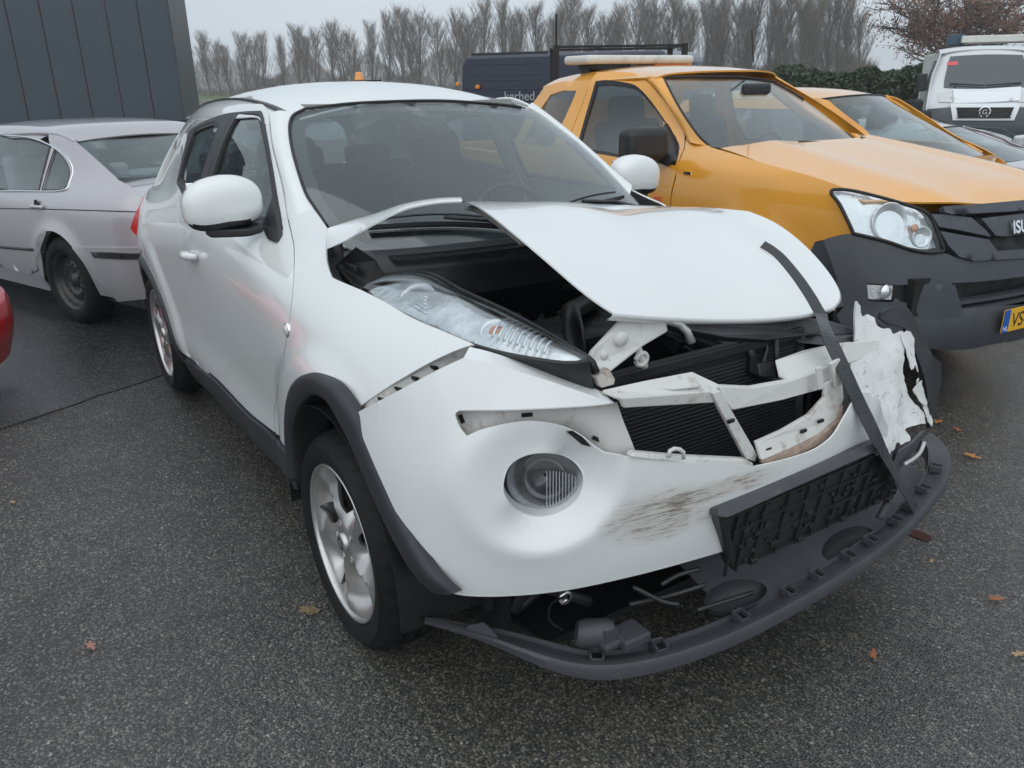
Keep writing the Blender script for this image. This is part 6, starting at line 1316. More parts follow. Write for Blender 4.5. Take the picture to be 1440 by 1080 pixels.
V, T = cdt(go_, (), .08); sg = mk('rear_glass', Sg(V[:, 0], V[:, 1]), T, GLASSC, SR, out=(-1, 0, .5), solid=.004)
c_ = go_.mean(0); V, T = cdt(go_, [c_+(go_-c_)*np.array([.90, .90])], .05); mk('glass_border', Sg(V[:, 0], V[:, 1])-np.array([-.004, 0, .003]), T, FRIT, sg, out=(-1, 0, .5), solid=.002)
zt_s = max(zt_s, 1.275); _zr = spl([-.2, .1, .3, .6, 1.0, 1.4, 1.8], [1.28, 1.325, 1.352, 1.375, 1.378, 1.362, 1.31])
rows_ = []
for t in np.linspace(0, 1, 14):
    r_ = []
    for y in np.r_[-.635, -.60, np.linspace(-.575, .575, 15), .60, .635]:
        xg = float(Sg(np.array([y]), np.array([zt_s-.02]))[0, 0]); x_ = xg*(1-t)+1.75*t; z_ = float(_zr(np.array([x_]))[0])-.035*(abs(y)/.58)**3; w_ = max(0, 1-t/.12); z_ = z_*(1-w_*w_)+(zt_s-.03*(y/.5)**2)*w_*w_; z_ -= 1.1*max(0, abs(y)-.575) if t > .12 else 0; y = y if t > .12 else max(-.575, min(.575, y)); r_.append((x_, y, z_))
    rows_.append(r_)
V, T = net(rows_, 2, 2); mk('roof', V, T, SILVER, SR, out=(0, 0, 1), solid=.01)
rows_ = [[(x_, y, z_-.035*(abs(y)/.7)**2.5) for y in np.linspace(-.70, .70, 13)] for x_, z_ in ((-.32, zb_s-.015), (-.45, zb_s-.01), (-.70, zb_s-.03), (-.92, zb_s-.06), (-1.0, zb_s-.09), (-1.035, zb_s-.16), (-1.04, .70), (-1.06, .60))]
V, T = net(rows_, 2, 3); mk('boot_lid', V, T, SILVER, SR, out=(-.3, 0, 1), solid=.01)
# windscreen and bonnet at the far front
rows_ = [[(x_-.12*y*y, y, z_) for y in np.linspace(-.62, .62, 9)] for x_, z_ in ((1.72, zt_s), (2.1, 1.18), (2.45, .97))]; V, T = net(rows_, 2, 3); mk('windscreen', V, T, GLASSC, SR, out=(1, 0, 1), solid=.004)
rows_ = [[(x_-.12*y*y, y, z_-.05*abs(y)**2) for y in np.linspace(-.76, .76, 9)] for x_, z_ in ((2.45, .96), (2.9, .90), (3.3, .80), (3.48, .62), (3.5, .3))]; V, T = net(rows_, 2, 3); mk('bonnet', V, T, SILVER, SR, out=(1, 0, 1), solid=.008)
sside('sill', np.array([(.36, .22), (.41, .345), (.62, .282), (1.62, .302), (3.1, .30), (3.1, .17), (.45, .17)]), SILVER, raw=True, step=.06, push=-.004)
lo = inv(S, Ss, cr([(104, 199), (84, 190), (60, 187), (30, 187.5), (6, 189)], 4), SQD)
for F_ in (1, -1): P = Ss(lo[:, 0], lo[:, 1]); P[:, 1] = (P[:, 1]-.012)*F_; MB().tube(P, .015, 8).go('roof_rail', SILVER, SR, smooth=True)
# bumper with rub strip, tail lamps, sill
b0 = inv(S, Ss, segs([(103, 347.5), (150, 347.5), (200, 348)], [(200, 348), (208, 420)], [(208, 420), (168, 424)], [(168, 424), (145, 400), (126, 377), (103, 347.5)], n=4), SQD); sside('rear_bumper', b0, SILVER, raw=True, step=.05, push=.012, solid=.02)
MB().strip([(-1.06-.0, y, .42) for y in np.linspace(-.62, .62, 9)], (.03, 0, 0), (0, 0, .16)).go('rear_bumper', SILVER, SR, bevel=.03)
b1 = inv(S, Ss, [(131, 354), (160, 354.5), (200, 356), (200, 364), (136, 362)], SQD); sside('bumper_strip', b1, BLACKP, raw=True, step=.05, push=.020, solid=.02)
tl_ = inv(S, Ss, segs([(202, 276), (206, 276)], [(206, 276), (206, 300), (199, 331)], [(199, 331), (191, 330), (184, 321)], [(184, 321), (190, 302), (197, 289), (202, 276)], n=3), SQD); sside('tail_lamp', tl_, REDL, raw=True, step=.04, push=.004, solid=.012)
for s_ in (-1, 1): MB().box((-1.03, s_*.50, .80), (.02, .30, .13)).go('tail_lamp', REDL, SR, bevel=.01)
slab([(202, 274, 'x', -.93), (222, 269, 'x', -.95), (220, 276, 'x', -.97), (205, 281, 'x', -.96)], (-.02, 0, -.02), 'tail_lamp', REDL, SR, .002, S)
MB().box((1.2, 0, .24), (4.0, 1.5, .08)).go('floor_pan', NEARBLK, SR); 
for s_ in (-1, 1): pass
for y in (-.36, .36):
    st = cushion((1.35, y, .55), (.5, .5, .16), 'front_seat', SR, mat=pm('grey_leather', (.30, .31, .31), .7) if y < 0 else bpy.data.materials['grey_leather'])
    cushion((1.10, y, .85), (.15, .48, .55), 'backrest', st, bpy.data.materials['grey_leather']); cushion((1.05, y, 1.18), (.10, .26, .15), 'headrest', st, bpy.data.materials['grey_leather'])
rs = cushion((.42, 0, .55), (.5, 1.25, .16), 'rear_seat', SR, bpy.data.materials['grey_leather']); cushion((.10, 0, .80), (.15, 1.25, .45), 'backrest', rs, bpy.data.materials['grey_leather'])
for y in (-.35, .35): cushion((.06, y, 1.03), (.10, .28, .12), 'headrest', rs, bpy.data.materials['grey_leather'], bev=.04)
MB().box((-.15, 0, .94), (.42, 1.2, .03)).go('parcel_shelf', pm('shelf_grey', (.2, .2, .2), .8), SR)
STEEL = pm('black_steel_wheel', (.045, .045, .047), .38, .3, vary=(12, .3))
def steelwheel(c, side, parent, R=.315, wd=.205):
    w = bpy.data.objects.new('wheel', None); link(w, parent); w.location = c; w.rotation_euler = (0, 0, 0 if side < 0 else math.pi); h = wd/2; rim = .205
    MB().lathe([(rim-.01, -h+.03), (rim, -h+.012), (rim+.02, -h+.002), (rim+.05, -h-.002), (R-.03, -h+.005), (R-.008, -h+.025), (R, -h+.05), (R, h-.05), (R-.02, h-.01), (rim, h)], (0, 0, 0), 'y', 72).go('tyre', TYRE, w, smooth=True)
    ri = MB().lathe([(rim, -h+.012), (rim-.010, -h+.018), (rim-.018, -h+.040), (rim-.024, -h+.075), (.150, -h+.080), (.135, -h+.060), (.115, -h+.050), (.095, -h+.054), (.085, -h+.066), (.045, -h+.064), (.040, -h+.050), (0, -h+.048)], (0, 0, 0), 'y', 60).go('rim', STEEL, w, smooth=True)
    for k in range(14):
        a = k*2*math.pi/14; MB().lathe([(0, 0), (.011, 0), (.011, .006)], (.118*math.cos(a), -h+.047, .118*math.sin(a)), 'y', 10).go('vent_hole', NEARBLK, ri)
    for k in range(5):
        a = k*2*math.pi/5+.3; MB().lathe([(0, -.012), (.009, -.012), (.010, .0)], (.060*math.cos(a), -h+.066, .060*math.sin(a)), 'y', 6).go('wheel_nut', DKMET, ri)
    return w
steelwheel((0, .745, .315), 1, SR); steelwheel((0, -.745, .315), -1, SR); steelwheel((2.725, .745, .315), 1, SR); steelwheel((2.725, -.745, .315), -1, SR)
for s_ in (-1, 1):
    rows_ = [[(.38*math.cos(t), s_*.79, .31+.38*math.sin(t)), (.38*math.cos(t), s_*.5, .31+.38*math.sin(t))] for t in np.linspace(-.1, math.pi+.1, 20)]; V, T = net(rows_, 1, 1); mk('wheel_house', V, T, NEARBLK, SR, solid=.004)
# ================================================================ a plain car, for those of which little shows
def plain_car(name, fr, label, paint, L=4.3, Wd=1.74, H=1.48, xb=-1.0, xt=-1.75, zb=1.0, xr=-3.5, group=None, glassm=None, low=None, hood_z=.86, lampm=None):
    r = root(name, fr, label, 'car', group); w = Wd/2; gm = glassm or GLASSC
    zz = [.2, .35, .55, .75, .9, zb, zb+.1, (zb+H)/2+.05, H-.1, H-.02]; bb_ = np.array([.90, .96, .99, 1.0, .985, .95, .90, .82, .74, .66])*w
    xx = [-L, -L+.25, -L+.7, xt-.5, xt+.1, -.35, -.1, 0]; tp = [.22, .07, .01, 0, 0, .04, .13, .26]
    up_ = [0, 0, 0, .02, .14, .20, .20, .20]; W_ = tab(xx, zz, [[b-t-u_*sst(zb, zb+.16, np.array([z]))[0] for b, z in zip(bb_, zz)] for t, u_ in zip(tp, up_)]); F = lambda x, z: np.c_[np.asarray(x, float), -W_(np.asarray(x, float), np.asarray(z, float)), np.asarray(z, float)]
    fa, ra = -.85, -L+.85; R = .33
    arc = lambda c: [(c+R*1.13*math.cos(t), max(.30+R*1.13*math.sin(t), .24)) for t in np.linspace(math.pi, 0, 14)]
    xend = -L+.06
    O = [(xend, .35), (xend-.0, .80), (xend+.08, zb), (xr-.12, H-.30), (xr+.05, H-.10), (xt-.1, H-.07), (xt, H-.09), ((xt+xb)/2, (zb+H-.09)/2+.02), (xb, zb), (-.5, hood_z+.04), (-.12, hood_z-.12), (-.05, .5), (-.10, .25)]+arc(fa)[::-1]+arc(ra)[::-1]
    O = np.array([p for p in O]); wn_ = [(xt-.18, H-.16), ((xt+xb)/2-.16, (zb+H-.09)/2+.0), (xb-.22, zb+.05), (xr+.25, zb+.07), (xr+.18, H-.22), (xr+.35, H-.16)]
    V, T = cdt(O, [np.array(wn_)], .07); P = F(V[:, 0], V[:, 1])
    for s in (1, -1):
        Q = P.copy(); Q[:, 1] *= s; b = mk('flank', Q, T, paint, r, out=(0, -s, .2), solid=.008); V2, T2 = cdt(np.array(wn_), (), .12); Q = F(V2[:, 0], V2[:, 1]); Q[:, 1] += .008; Q[:, 1] *= s; mk('window_glass', Q, T2, gm, b, out=(0, -s, 0), solid=.003)
    wt, wb_ = float(W_(np.array([xt]), np.array([H-.09]))[0]), float(W_(np.array([xb]), np.array([zb]))[0])*.90
    g = [[((xb+.26)*(1-t)+xt*t-(.26*(1-t)+.12*t)*(u)**2, u*(wb_*(1-t)+wt*t), zb*(1-t)+(H-.055)*t-.03*u*u) for u in np.linspace(-1, 1, 11)] for t in np.linspace(0, 1, 6)]
    V, T = net(g, 2, 2); ws = mk('windscreen', V, T, gm, r, out=(1, 0, 1), solid=.004)
    for s in (0, -1): MB().tube([q[s] for q in g], .022, 8).go('pillar', paint, r, smooth=True)
    MB().tube(g[-1], .009, 6).go('windscreen_seal', RUBBER, ws, smooth=True)
    rf = [[(x_, u*w_, z_-.05*u*u-.04*u**4) for u in np.linspace(-1.0, 1.0, 11)] for x_, z_, w_ in ((xt, H-.05, wt*1.01), (xt-.35, H-.005, wt*1.02), ((xt+xr)/2, H+.01, wt*1.03), (xr+.1, H-.04, wt*1.0), (xr-.12, H-.20, wt*1.02))]
    rf[0] = [(q[0], q[1], q[2]+.002) for q in g[-1]]
    V, T = net(rf, 2, 4); mk('roof', V, T, paint, r, out=(0, 0, 1), solid=.008)
    bk = [[(x_+.10*u*u, u*w_, z_) for u in np.linspace(-1, 1, 9)] for x_, z_, w_ in ((xr-.12, H-.22, wt), (xend+.06, zb, w*.88), (xend-.04, .8, w*.88), (xend-.05, .35, w*.86))]
    V, T = net(bk[:2], 2, 3); mk('rear_glass', V, T, gm, r, out=(-1, 0, 0), solid=.004); V, T = net(bk[1:], 2, 3); mk('tail_panel', V, T, paint, r, out=(-1, 0, 0), solid=.008)
    hd = [[(x_-.20*u*u, u*w_, z_-.05*u*u) for u in np.linspace(-1, 1, 11)] for x_, z_, w_ in ((xb+.30, zb+.005, w*.92), (-.55, hood_z+.05, w*.93), (-.22, hood_z-.02, w*.90), (-.06, hood_z-.12, w*.86))]
    V, T = net(hd, 2, 4); mk('bonnet', V, T, paint, r, out=(0, 0, 1), solid=.008)
    fc_ = [[(x_-.22*abs(u)**2.5, u*w_, z_) for u in np.linspace(-1, 1, 11)] for x_, z_, w_ in ((-.06, hood_z-.12, w*.86), (.0, .62, w*.88), (.02, .45, w*.88), (-.04, .24, w*.86))]
    V, T = net(fc_, 2, 3); mk('front_bumper', V, T, low or paint, r, out=(1, 0, 0), solid=.01)
    for s in (-1, 1):
        if lampm is None: MB().box((-.14, s*w*.66, hood_z-.10), (.12, .34, .15)).go('headlamp', LAMPW, r, bevel=.03)
        MB().box((xend, s*w*.74, .82), (.10, .16, .26)).go('tail_lamp', REDL, r, bevel=.03)
    for s in (-1, 1): MB().box((xb-.38, s*(w+.03), zb+.04), (.10, .16, .12)).go('mirror', BLACKP, r, bevel=.035, seg=4)
    MB().box((-L/2, 0, .24), (L-.5, Wd*.86, .06)).go('floor_pan', NEARBLK, r); MB().box((-.5, 0, .55), (.6, Wd*.6, .3)).go('engine_block', NEARBLK, r)
    for x_ in (xb-1.0, xb-1.9):
        for y in (-.36, .36): st = cushion((x_-.2, y, .92), (.15, .46, .50), 'seat', r); cushion((x_-.25, y, 1.22), (.10, .26, .15), 'headrest', st, bev=.04)
    V, T = net([[(xb+.02, y, zb-.06), (xb-.2, y, zb+.0), (xb-.42, y, zb-.04), (xb-.46, y, zb-.3)] for y in np.linspace(-.62, .62, 5)], 2, 2); mk('dashboard', V, T, BLACKP, r, out=(0, 0, 1), solid=.01)
    for x_ in (fa, ra):
        for s in (-1, 1): plainwheel(fr, (x_, s*(w-.12), .32), s, r, R=.32, wd=.21)
    return r
OR2 = plain_car('orange_car', Fr((-1.06, 5.25, 0), .02, 1), 'orange rounded car on the far side of the orange pickup', YELLOW, L=4.1, Wd=1.72, H=1.455, xb=-.88, xt=-1.62, zb=.93, xr=-3.3, glassm=GLASSC, hood_z=.64)
g3 = W0.dp(1366, 222, 8.3)
GR3 = plain_car('grey_car', Fr((g3[0]+1.35, g3[1]+.5, 0), .05, 1), 'low pale grey car beyond the orange car, only its bonnet in view', SILVER, L=3.9, Wd=1.72, H=1.08, xb=-1.25, xt=-1.85, zb=.74, hood_z=.66, glassm=GLASSC)
DKGREEN = pm('dark_teal_paint', (.035, .055, .060), .3, .2, coat=1)
g4 = W0.dp(1426, 222, 10.6)
DK4 = plain_car('dark_car', Fr((g4[0], g4[1], 0), .12, 1), 'dark grey-green car in front of the white van', DKGREEN, L=4.0, Wd=1.70, H=1.25, xb=-1.15, xt=-1.8, zb=.86, xr=-3.2, hood_z=.80)
DK5 = plain_car('black_car', Fr((-10.6, 3.0, 0), math.radians(165), 1), 'black car between the building and the white car, only its roof showing', pm('black_paint', (.012, .013, .015), .25, coat=1), L=4.3, H=1.40)
RD = plain_car('red_car', Fr((-2.75, -1.64, 0), math.radians(62), .82), 'red car at the left edge of the lot, only its corner in view', REDP, L=3.9, Wd=1.66, H=1.40, zb=.90, hood_z=.74, low=REDP, lampm=REDP)
# ================================================================ background
def gp(u, depth): p = W0.dp(u, 110, depth); return np.array([p[0], p[1], 0.])
# --- dark clad building, each cladding sheet a part
pr_, pl_ = gp(250, 28.), gp(0, 26.5); d_ = (pl_-pr_)/np.linalg.norm(pl_-pr_)
B = Fr(pr_, math.atan2(d_[1], d_[0])); BR = root('clad_building', B, 'dark blue-grey building clad in tall metal sheets behind the silver saloon', 'building')
CLAD = pm('metal_cladding', (.046, .064, .082), .42, .3, vary=(.6, .10), bump=(1.2, .05)); CLADD = pm('plinth_dark', (.032, .039, .046), .5, vary=(1, .1))
MB().box((9, -6, 4.4), (17.9, 11.8, 7.9)).go('core', CLADD, BR)
sheet_me = MB().box((.455, .03, 4.45), (.93, .05, 8.0)).go('cladding_sheet', CLAD, BR, bevel=.006)
seam_me = MB().box((.96, .035, 4.45), (.045, .06, 8.0)).go('seam', CLADD, BR)
for i in range(18):
    if i: c = sheet_me.copy(); link(c, BR); c.location = (i*.98, 0, 0); c = seam_me.copy(); link(c, BR); c.location = (i*.98, 0, 0)
MB().box((8.7, .06, .22), (18.1, .22, .44)).box((8.7, .08, .46), (18.3, .30, .05)).go('plinth', CLADD, BR); MB().box((-.02, -.02, 4.5), (.07, .12, 8.1)).go('corner_trim', CLADD, BR); MB().box((8.8, -6, 8.55), (18.0, 12.2, .2)).go('roof_edge', CLADD, BR)
# --- grass beyond the lot
GRASS = pm('rough_grass', (.075, .105, .030), .9, vary=(.3, .35), bump=(3, .4))
q = [gp(-500, 46)[:2], gp(500, 50)[:2], gp(1000, 52)[:2], gp(2200, 40)[:2], gp(2200, 255)[:2], gp(720, 255)[:2], gp(-700, 255)[:2]]
sheet('grass_field', [tuple(p) for p in q], .006, GRASS)
# --- bare poplars
BARK = pm('poplar_bark', (.135, .115, .10), .9, vary=(1.5, .2)); TWIG = pm('twig_bark', (.140, .113, .096), .9, vary=(.8, .2))
def twigs(P, Dv, r, jit=.0):
    """many thin three-sided twigs: start points P, vectors Dv"""
    n = len(P); L_ = np.linalg.norm(Dv, axis=1)[:, None]+1e-9; t = Dv/L_; a = np.cross(t, np.random.normal(size=(n, 3))); a /= np.linalg.norm(a, axis=1)[:, None]+1e-9; b = np.cross(t, a)
    V = np.concatenate([P+a*r, P-a*r*.5+b*r*.87, P-a*r*.5-b*r*.87, P+Dv]); i = np.arange(n)
    return V, np.concatenate([np.c_[i, i+n, i+3*n], np.c_[i+n, i+2*n, i+3*n], np.c_[i+2*n, i, i+3*n]])
def poplar(seed, H=11., spread=1.9):
    rng = np.random.RandomState(seed); m = MB(); nl = 44
    tr = np.array([(.15*math.sin(z*.5+seed), .15*math.cos(z*.6+seed), z) for z in np.linspace(0, H*.94, 12)]); m.tube(tr, np.linspace(.15, .015, 12), 6)
    P, D = [], []
    for i in range(nl):
        h = H*(.06+.80*(i/nl)); a = rng.uniform(0, 6.28); ln = (H-h)*rng.uniform(.30, .62)+.7; out = spread*rng.uniform(.35, 1.)*(1-.60*(h/H)); b0 = np.array([np.interp(h, tr[:, 2], tr[:, 0]), np.interp(h, tr[:, 2], tr[:, 1]), h])
        Q = np.array([b0+np.array([math.cos(a)*out*t**.75, math.sin(a)*out*t**.75, ln*t]) for t in np.linspace(0, 1, 6)])
        m.tube(Q, np.linspace(.035, .008, 6), 3)
        for k in range(18):
            t = rng.uniform(.1, 1); p = np.array([np.interp(t, np.linspace(0, 1, 6), Q[:, j]) for j in range(3)]); aa = a+rng.uniform(-2.4, 2.4); l2 = rng.uniform(.5, 1.5); d = np.array([math.cos(aa)*.42, math.sin(aa)*.42, .9])*l2; P.append(p); D.append((d, .010))
            for q_ in range(6):
                tt = rng.uniform(.1, .95); a3 = rng.uniform(0, 6.28); l3 = rng.uniform(.25, .8); P.append(p+d*tt); D.append((np.array([math.cos(a3)*.5, math.sin(a3)*.5, .86])*l3, .0062))
    V, F = twigs(np.array(P), np.array([d for d, r in D]), np.array([r for d, r in D])[:, None])
    r_ = bpy.data.objects.new('poplar_tree', None); link(r_); o1 = m.go('trunk', BARK, r_); o2 = mk('crown', V, F.tolist(), TWIG, r_, smooth=False); o2['kind'] = 'stuff'
    return r_
protos = [poplar(s, 11., sp) for s, sp in ((1, 2.3), (2, 1.7), (3, 2.6), (4, 2.0))]
rng = np.random.RandomState(42); used = [False]*4
tops = [(200, 66), (222, 70), (245, 62), (270, 72), (292, 50), (308, 62), (320, 66), (345, 52), (360, 58), (372, 50), (398, 56), (422, 42), (434, 54), (446, 46), (470, 36), (484, 50), (498, 48), (525, 38), (548, 26), (568, 18), (580, 34), (592, 24), (618, 32), (642, 22), (653, 38), (664, 30), (684, 10), (708, 8), (720, 26), (732, 22), (752, 14), (776, 30), (789, 20), (800, 0), (824, 18), (848, 26), (860, 30), (872, 14), (896, -6), (907, 20), (918, 10), (944, 0), (956, 20), (968, 16), (990, 4), (1001, 16), (1012, -6), (1036, 8), (1046, 14), (1056, -10), (1080, 0), (1090, 12), (1100, -12), (1122, 4), (1132, 10), (1142, -6), (1162, -14), (1173, 6), (1184, -4), (1204, 22)]
ONES = ['', 'first', 'second', 'third', 'fourth', 'fifth', 'sixth', 'seventh', 'eighth', 'ninth', 'tenth', 'eleventh', 'twelfth', 'thirteenth', 'fourteenth', 'fifteenth', 'sixteenth', 'seventeenth', 'eighteenth', 'nineteenth']
def ordinal(n):
    if n < 20: return ONES[n]
    t_ = {2: ('twentieth', 'twenty'), 3: ('thirtieth', 'thirty'), 4: ('fortieth', 'forty'), 5: ('fiftieth', 'fifty'), 6: ('sixtieth', 'sixty')}[n//10]; return t_[0] if n % 10 == 0 else t_[1]+'-'+ONES[n % 10]
for i, (u, tv) in enumerate(tops):
    dep_ = np.interp(u, [200, 1200], [130, 80])*rng.uniform(.96, 1.10); hz = 124-.0148*u; Hh = (hz-tv)/FPX*dep_+1.55; k = rng.randint(4)
    o = protos[k] if not used[k] else copytree(protos[k]); used[k] = True
    o.location = gp(u, dep_); s_ = Hh/11.; o.scale = (s_*rng.uniform(1.05, 1.5), s_*rng.uniform(1.05, 1.5), s_); o.rotation_euler = (0, 0, rng.uniform(0, 6.28)); o.empty_display_size = .3
    tag(o, 'bare grey-brown poplar, '+ordinal(i+1)+' from the left in the row on the horizon', 'tree', 'bare poplars in a row on the horizon')
# brush between their feet
rng = np.random.RandomState(9); P, D = [], []
for i in range(80000):
    u = rng.uniform(180, 1230); dep_ = np.interp(u, [200, 1200], [139, 86])*rng.uniform(.97, 1.03); g_ = gp(u, dep_); h = rng.uniform(0, 1)**1.2*5.6*(.7+.3*math.sin(u*.05+1.7*math.sin(u*.013))); P.append(g_+np.array([0, 0, h])); a = rng.uniform(0, 6.28); D.append(np.array([math.cos(a)*.35, math.sin(a)*.35, .9])*rng.uniform(.6, 1.6))
V, F = twigs(np.array(P), np.array(D), .013); o = mk('undergrowth', V, F.tolist(), pm('brush', (.15, .122, .104), .9, vary=(.5, .3)), smooth=False); o['kind'] = 'stuff'; tag(o, 'brown brush growing between the feet of the poplars', 'undergrowth')
# --- hedge and the tree with dead leaves behind it
def leaves(P, N, size, rng):
    n = len(P); a = np.cross(N, rng.normal(size=(n, 3))); a /= np.linalg.norm(a, axis=1)[:, None]; b = np.cross(N, a); b /= np.linalg.norm(b, axis=1)[:, None]; s = size*rng.uniform(.6, 1.4, (n, 1))
    V = np.concatenate([P-a*s, P+b*s*.5, P+a*s, P-b*s*.5]); i = np.arange(n); return V, np.c_[i, i+n, i+2*n, i+3*n]
h0, h1 = gp(1090, 27.), gp(1560, 23.); hd = (h1-h0)/np.linalg.norm(h1-h0); Lh = np.linalg.norm(h1-h0); hn = np.array([-hd[1], hd[0], 0])
HR = root('hedge', Fr(h0, math.atan2(hd[1], hd[0])), 'dense dark evergreen hedge between the orange cars and the white van', 'hedge')
rng = np.random.RandomState(3); n = 30000; t = rng.uniform(0, Lh, n); wz = 1.70+.30*np.array([noise.noise(Vector((x*.8, 0, 0)))+.5*noise.noise(Vector((x*2.7, 5, 0))) for x in t]); zz = wz*(1-rng.uniform(0, 1, n)**2.2*.98); yy = (rng.uniform(-1, 1, n))*(.85+.15*np.sin(t*2.1))*np.clip((wz-zz)*3+.35, 0, 1)
bump_ = np.array([noise.noise(Vector((x*1.6, z*1.6, y))) for x, y, z in zip(t, yy, zz)]); zz = zz+.22*bump_
V, F = leaves(np.c_[t, yy, np.clip(zz, .02, 3)], rng.normal(size=(n, 3))+np.array([0, 0, .4]), .075, rng)
HL = pm('hedge_leaf', (.040, .062, .028), .45, vary=(2.5, .45)); o = mk('foliage', V, F.tolist(), HL, HR, smooth=False); o['kind'] = 'stuff'
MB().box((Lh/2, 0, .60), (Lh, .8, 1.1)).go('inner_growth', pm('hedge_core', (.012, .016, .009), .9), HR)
o_ = gp(1348, 36.); OK = Fr(o_, 0); OKR = root('russet_tree', OK, 'tree with withered red-brown leaves behind the hedge and the white van', 'tree')
rng = np.random.RandomState(8); m = MB(); m.tube([(0, 0, 0), (.08, 0, .9), (.02, .05, 1.7), (.1, 0, 2.4)], [.26, .22, .19, .16], 9); P, D, LP_ = [], [], []
def grow(p, d, ln, r, lvl):
    Q = [p]; dd = d.copy()
    for k in range(5): dd = dd+rng.normal(size=3)*.10+np.array([0, 0, .03]); dd /= np.linalg.norm(dd); Q.append(Q[-1]+dd*ln/5)
    Q = np.array(Q)
    if lvl < 3: m.tube(Q, np.linspace(r, r*.45, 6), 6 if lvl < 2 else 4)
    else: P.append(Q[0]); D.append(Q[-1]-Q[0]); [LP_.append(Q[0]+(Q[-1]-Q[0])*rng.uniform(.2, 1.1)+rng.normal(size=3)*.06) for _ in range(7)]; return
    for k in range((7, 6, 7)[lvl]):
        t = rng.uniform(.25, 1); b = np.array([np.interp(t, np.linspace(0, 1, 6), Q[:, j]) for j in range(3)]); nd = dd*.55+rng.normal(size=3)*.55; nd[2] = abs(nd[2])*.7 if lvl < 2 else nd[2]; nd /= np.linalg.norm(nd); grow(b, nd, ln*rng.uniform(.5, .75), r*.5, lvl+1)
for k in range(8):
    a = k*.8+rng.uniform(-.2, .2); e = rng.uniform(.35, 1.1); grow(np.array([.06, .02, rng.uniform(1.3, 2.4)]), np.array([math.cos(a)*math.cos(e), math.sin(a)*math.cos(e), math.sin(e)]), rng.uniform(2.0, 3.0), .11, 0)
V, F = twigs(np.array(P), np.array(D), .012); m.add(V, F.tolist()); m.go('trunk', BARK, OKR)
LP_ = np.array(LP_); LP_ = LP_[rng.permutation(len(LP_))[:11000]]; V, F = leaves(LP_, rng.normal(size=(len(LP_), 3)), .055, rng); o = mk('crown', V, F.tolist(), pm('withered_leaf', (.23, .115, .075), .8, vary=(1.2, .4)), OKR, smooth=False); o['kind'] = 'stuff'
# --- white van, front on
VN = Fr(gp(1393, 15.2), -.93); VR = root('white_van', VN, 'white flat-fronted van with grey bumper and round badge, raised beside the hedge', 'van')
vx = spl([.36, .52, .75, .95, 1.10, 1.29, 1.60, 1.93, 2.03], [-.06, .0, -.01, -.06, -.17, -.40, -.66, -.92, -1.02])
vw = spl([.3, .8, 1.2, 1.6, 1.95, 2.2], [.98, 1.01, .98, .92, .82, .80])
def Fv(y, z): y = np.asarray(y, float); z = np.asarray(z, float); a = np.abs(y)/vw(z); return np.c_[vx(z)-.10*a**2-.30*np.clip(a-.7, 0, 1.2)**2*3, y, z]
VD = (-1.05, 1.05, .28, 2.2)
def vface(name, O, mat, parent=VR, off=0., step=.08, solid=.02, px_=True):
    o = inv(VN, Fv, O, VD) if px_ else np.array(O, float); V, T = cdt(o, (), step); P = Fv(V[:, 0], V[:, 1]); P[:, 0] += off; return mk(name, P, T, mat, parent, out=(1, 0, .2), solid=solid)
full = [(-vw(z)*1.0, z) for z in np.linspace(.44, 2.02, 16)]+[(vw(z)*1.0, z) for z in np.linspace(2.02, .44, 16)]
vface('front_shell', full, VANW, off=-.012, px_=False)
wz0 = float(inv(VN, Fv, [(1383, 123)], VD)[0, 1]); wz1 = float(inv(VN, Fv, [(1385, 78)], VD)[0, 1]); gl = float(inv(VN, Fv, [(1328, 110)], VD)[0, 0]); print('VAN', wz0, wz1, gl)
vg = vface('windscreen', cr([(gl, wz0+.06), (gl*.97, (wz0+wz1)/2), (gl*.90, wz1-.03), (gl*.8, wz1), (0, wz1+.02), (-gl*.8, wz1), (-gl*.9, wz1-.03), (-gl*.97, (wz0+wz1)/2), (-gl, wz0+.06), (-gl*.9, wz0), (0, wz0-.02), (gl*.9, wz0)], 3, closed=True), pm('van_screen', (.055, .07, .078), .12, coat=.5), off=.006, px_=False)
vface('sticker', [(1332, 87), (1347, 86), (1347, 91), (1332, 92)], pm('red_sticker', (.72, .10, .12), .5), vg, off=.012, solid=.004)
vface('bonnet_panel', [(1340, 125), (1383, 125), (1436, 121.5), (1434, 141), (1383, 144), (1341, 145)], pm('panel_white', (.74, .78, .80), .4, coat=.5), off=.024)
VBUM = pm('van_bumper_grey', (.075, .085, .095), .5, vary=(2, .15))
for s in (-1, 1):
    hq = inv(VN, Fv, [(1319, 131), (1339, 127), (1339, 144), (1320, 143)], VD); hq[:, 0] *= -s*1.; vface('headlamp', hq*np.array([1, 1]), pm('van_lamp', (.55, .57, .57), .25, .3) if s < 0 else bpy.data.materials['van_lamp'], off=.012, px_=False)
vface('bumper', [(-.97, .43), (.97, .43), (1.0, .6), (1.0, .93), (.60, .97), (-.60, .97), (-1.0, .93), (-1.0, .6)], VBUM, off=.02, px_=False)
g_ = inv(VN, Fv, [(1341, 148), (1430, 145), (1424, 167), (1342, 169)], VD); za, zb2 = float(g_[:, 1].max()), float(g_[:, 1].min()); 
fr_ = vface('grille_frame', [(-.60, za), (.60, za), (.52, zb2), (-.52, zb2)], bpy.data.materials['panel_white'], off=.045, px_=False, solid=.03); vface('grille', [(-.49, za-.07), (.49, za-.07), (.43, zb2+.04), (-.43, zb2+.04)], NEARBLK, fr_, off=.055, px_=False)
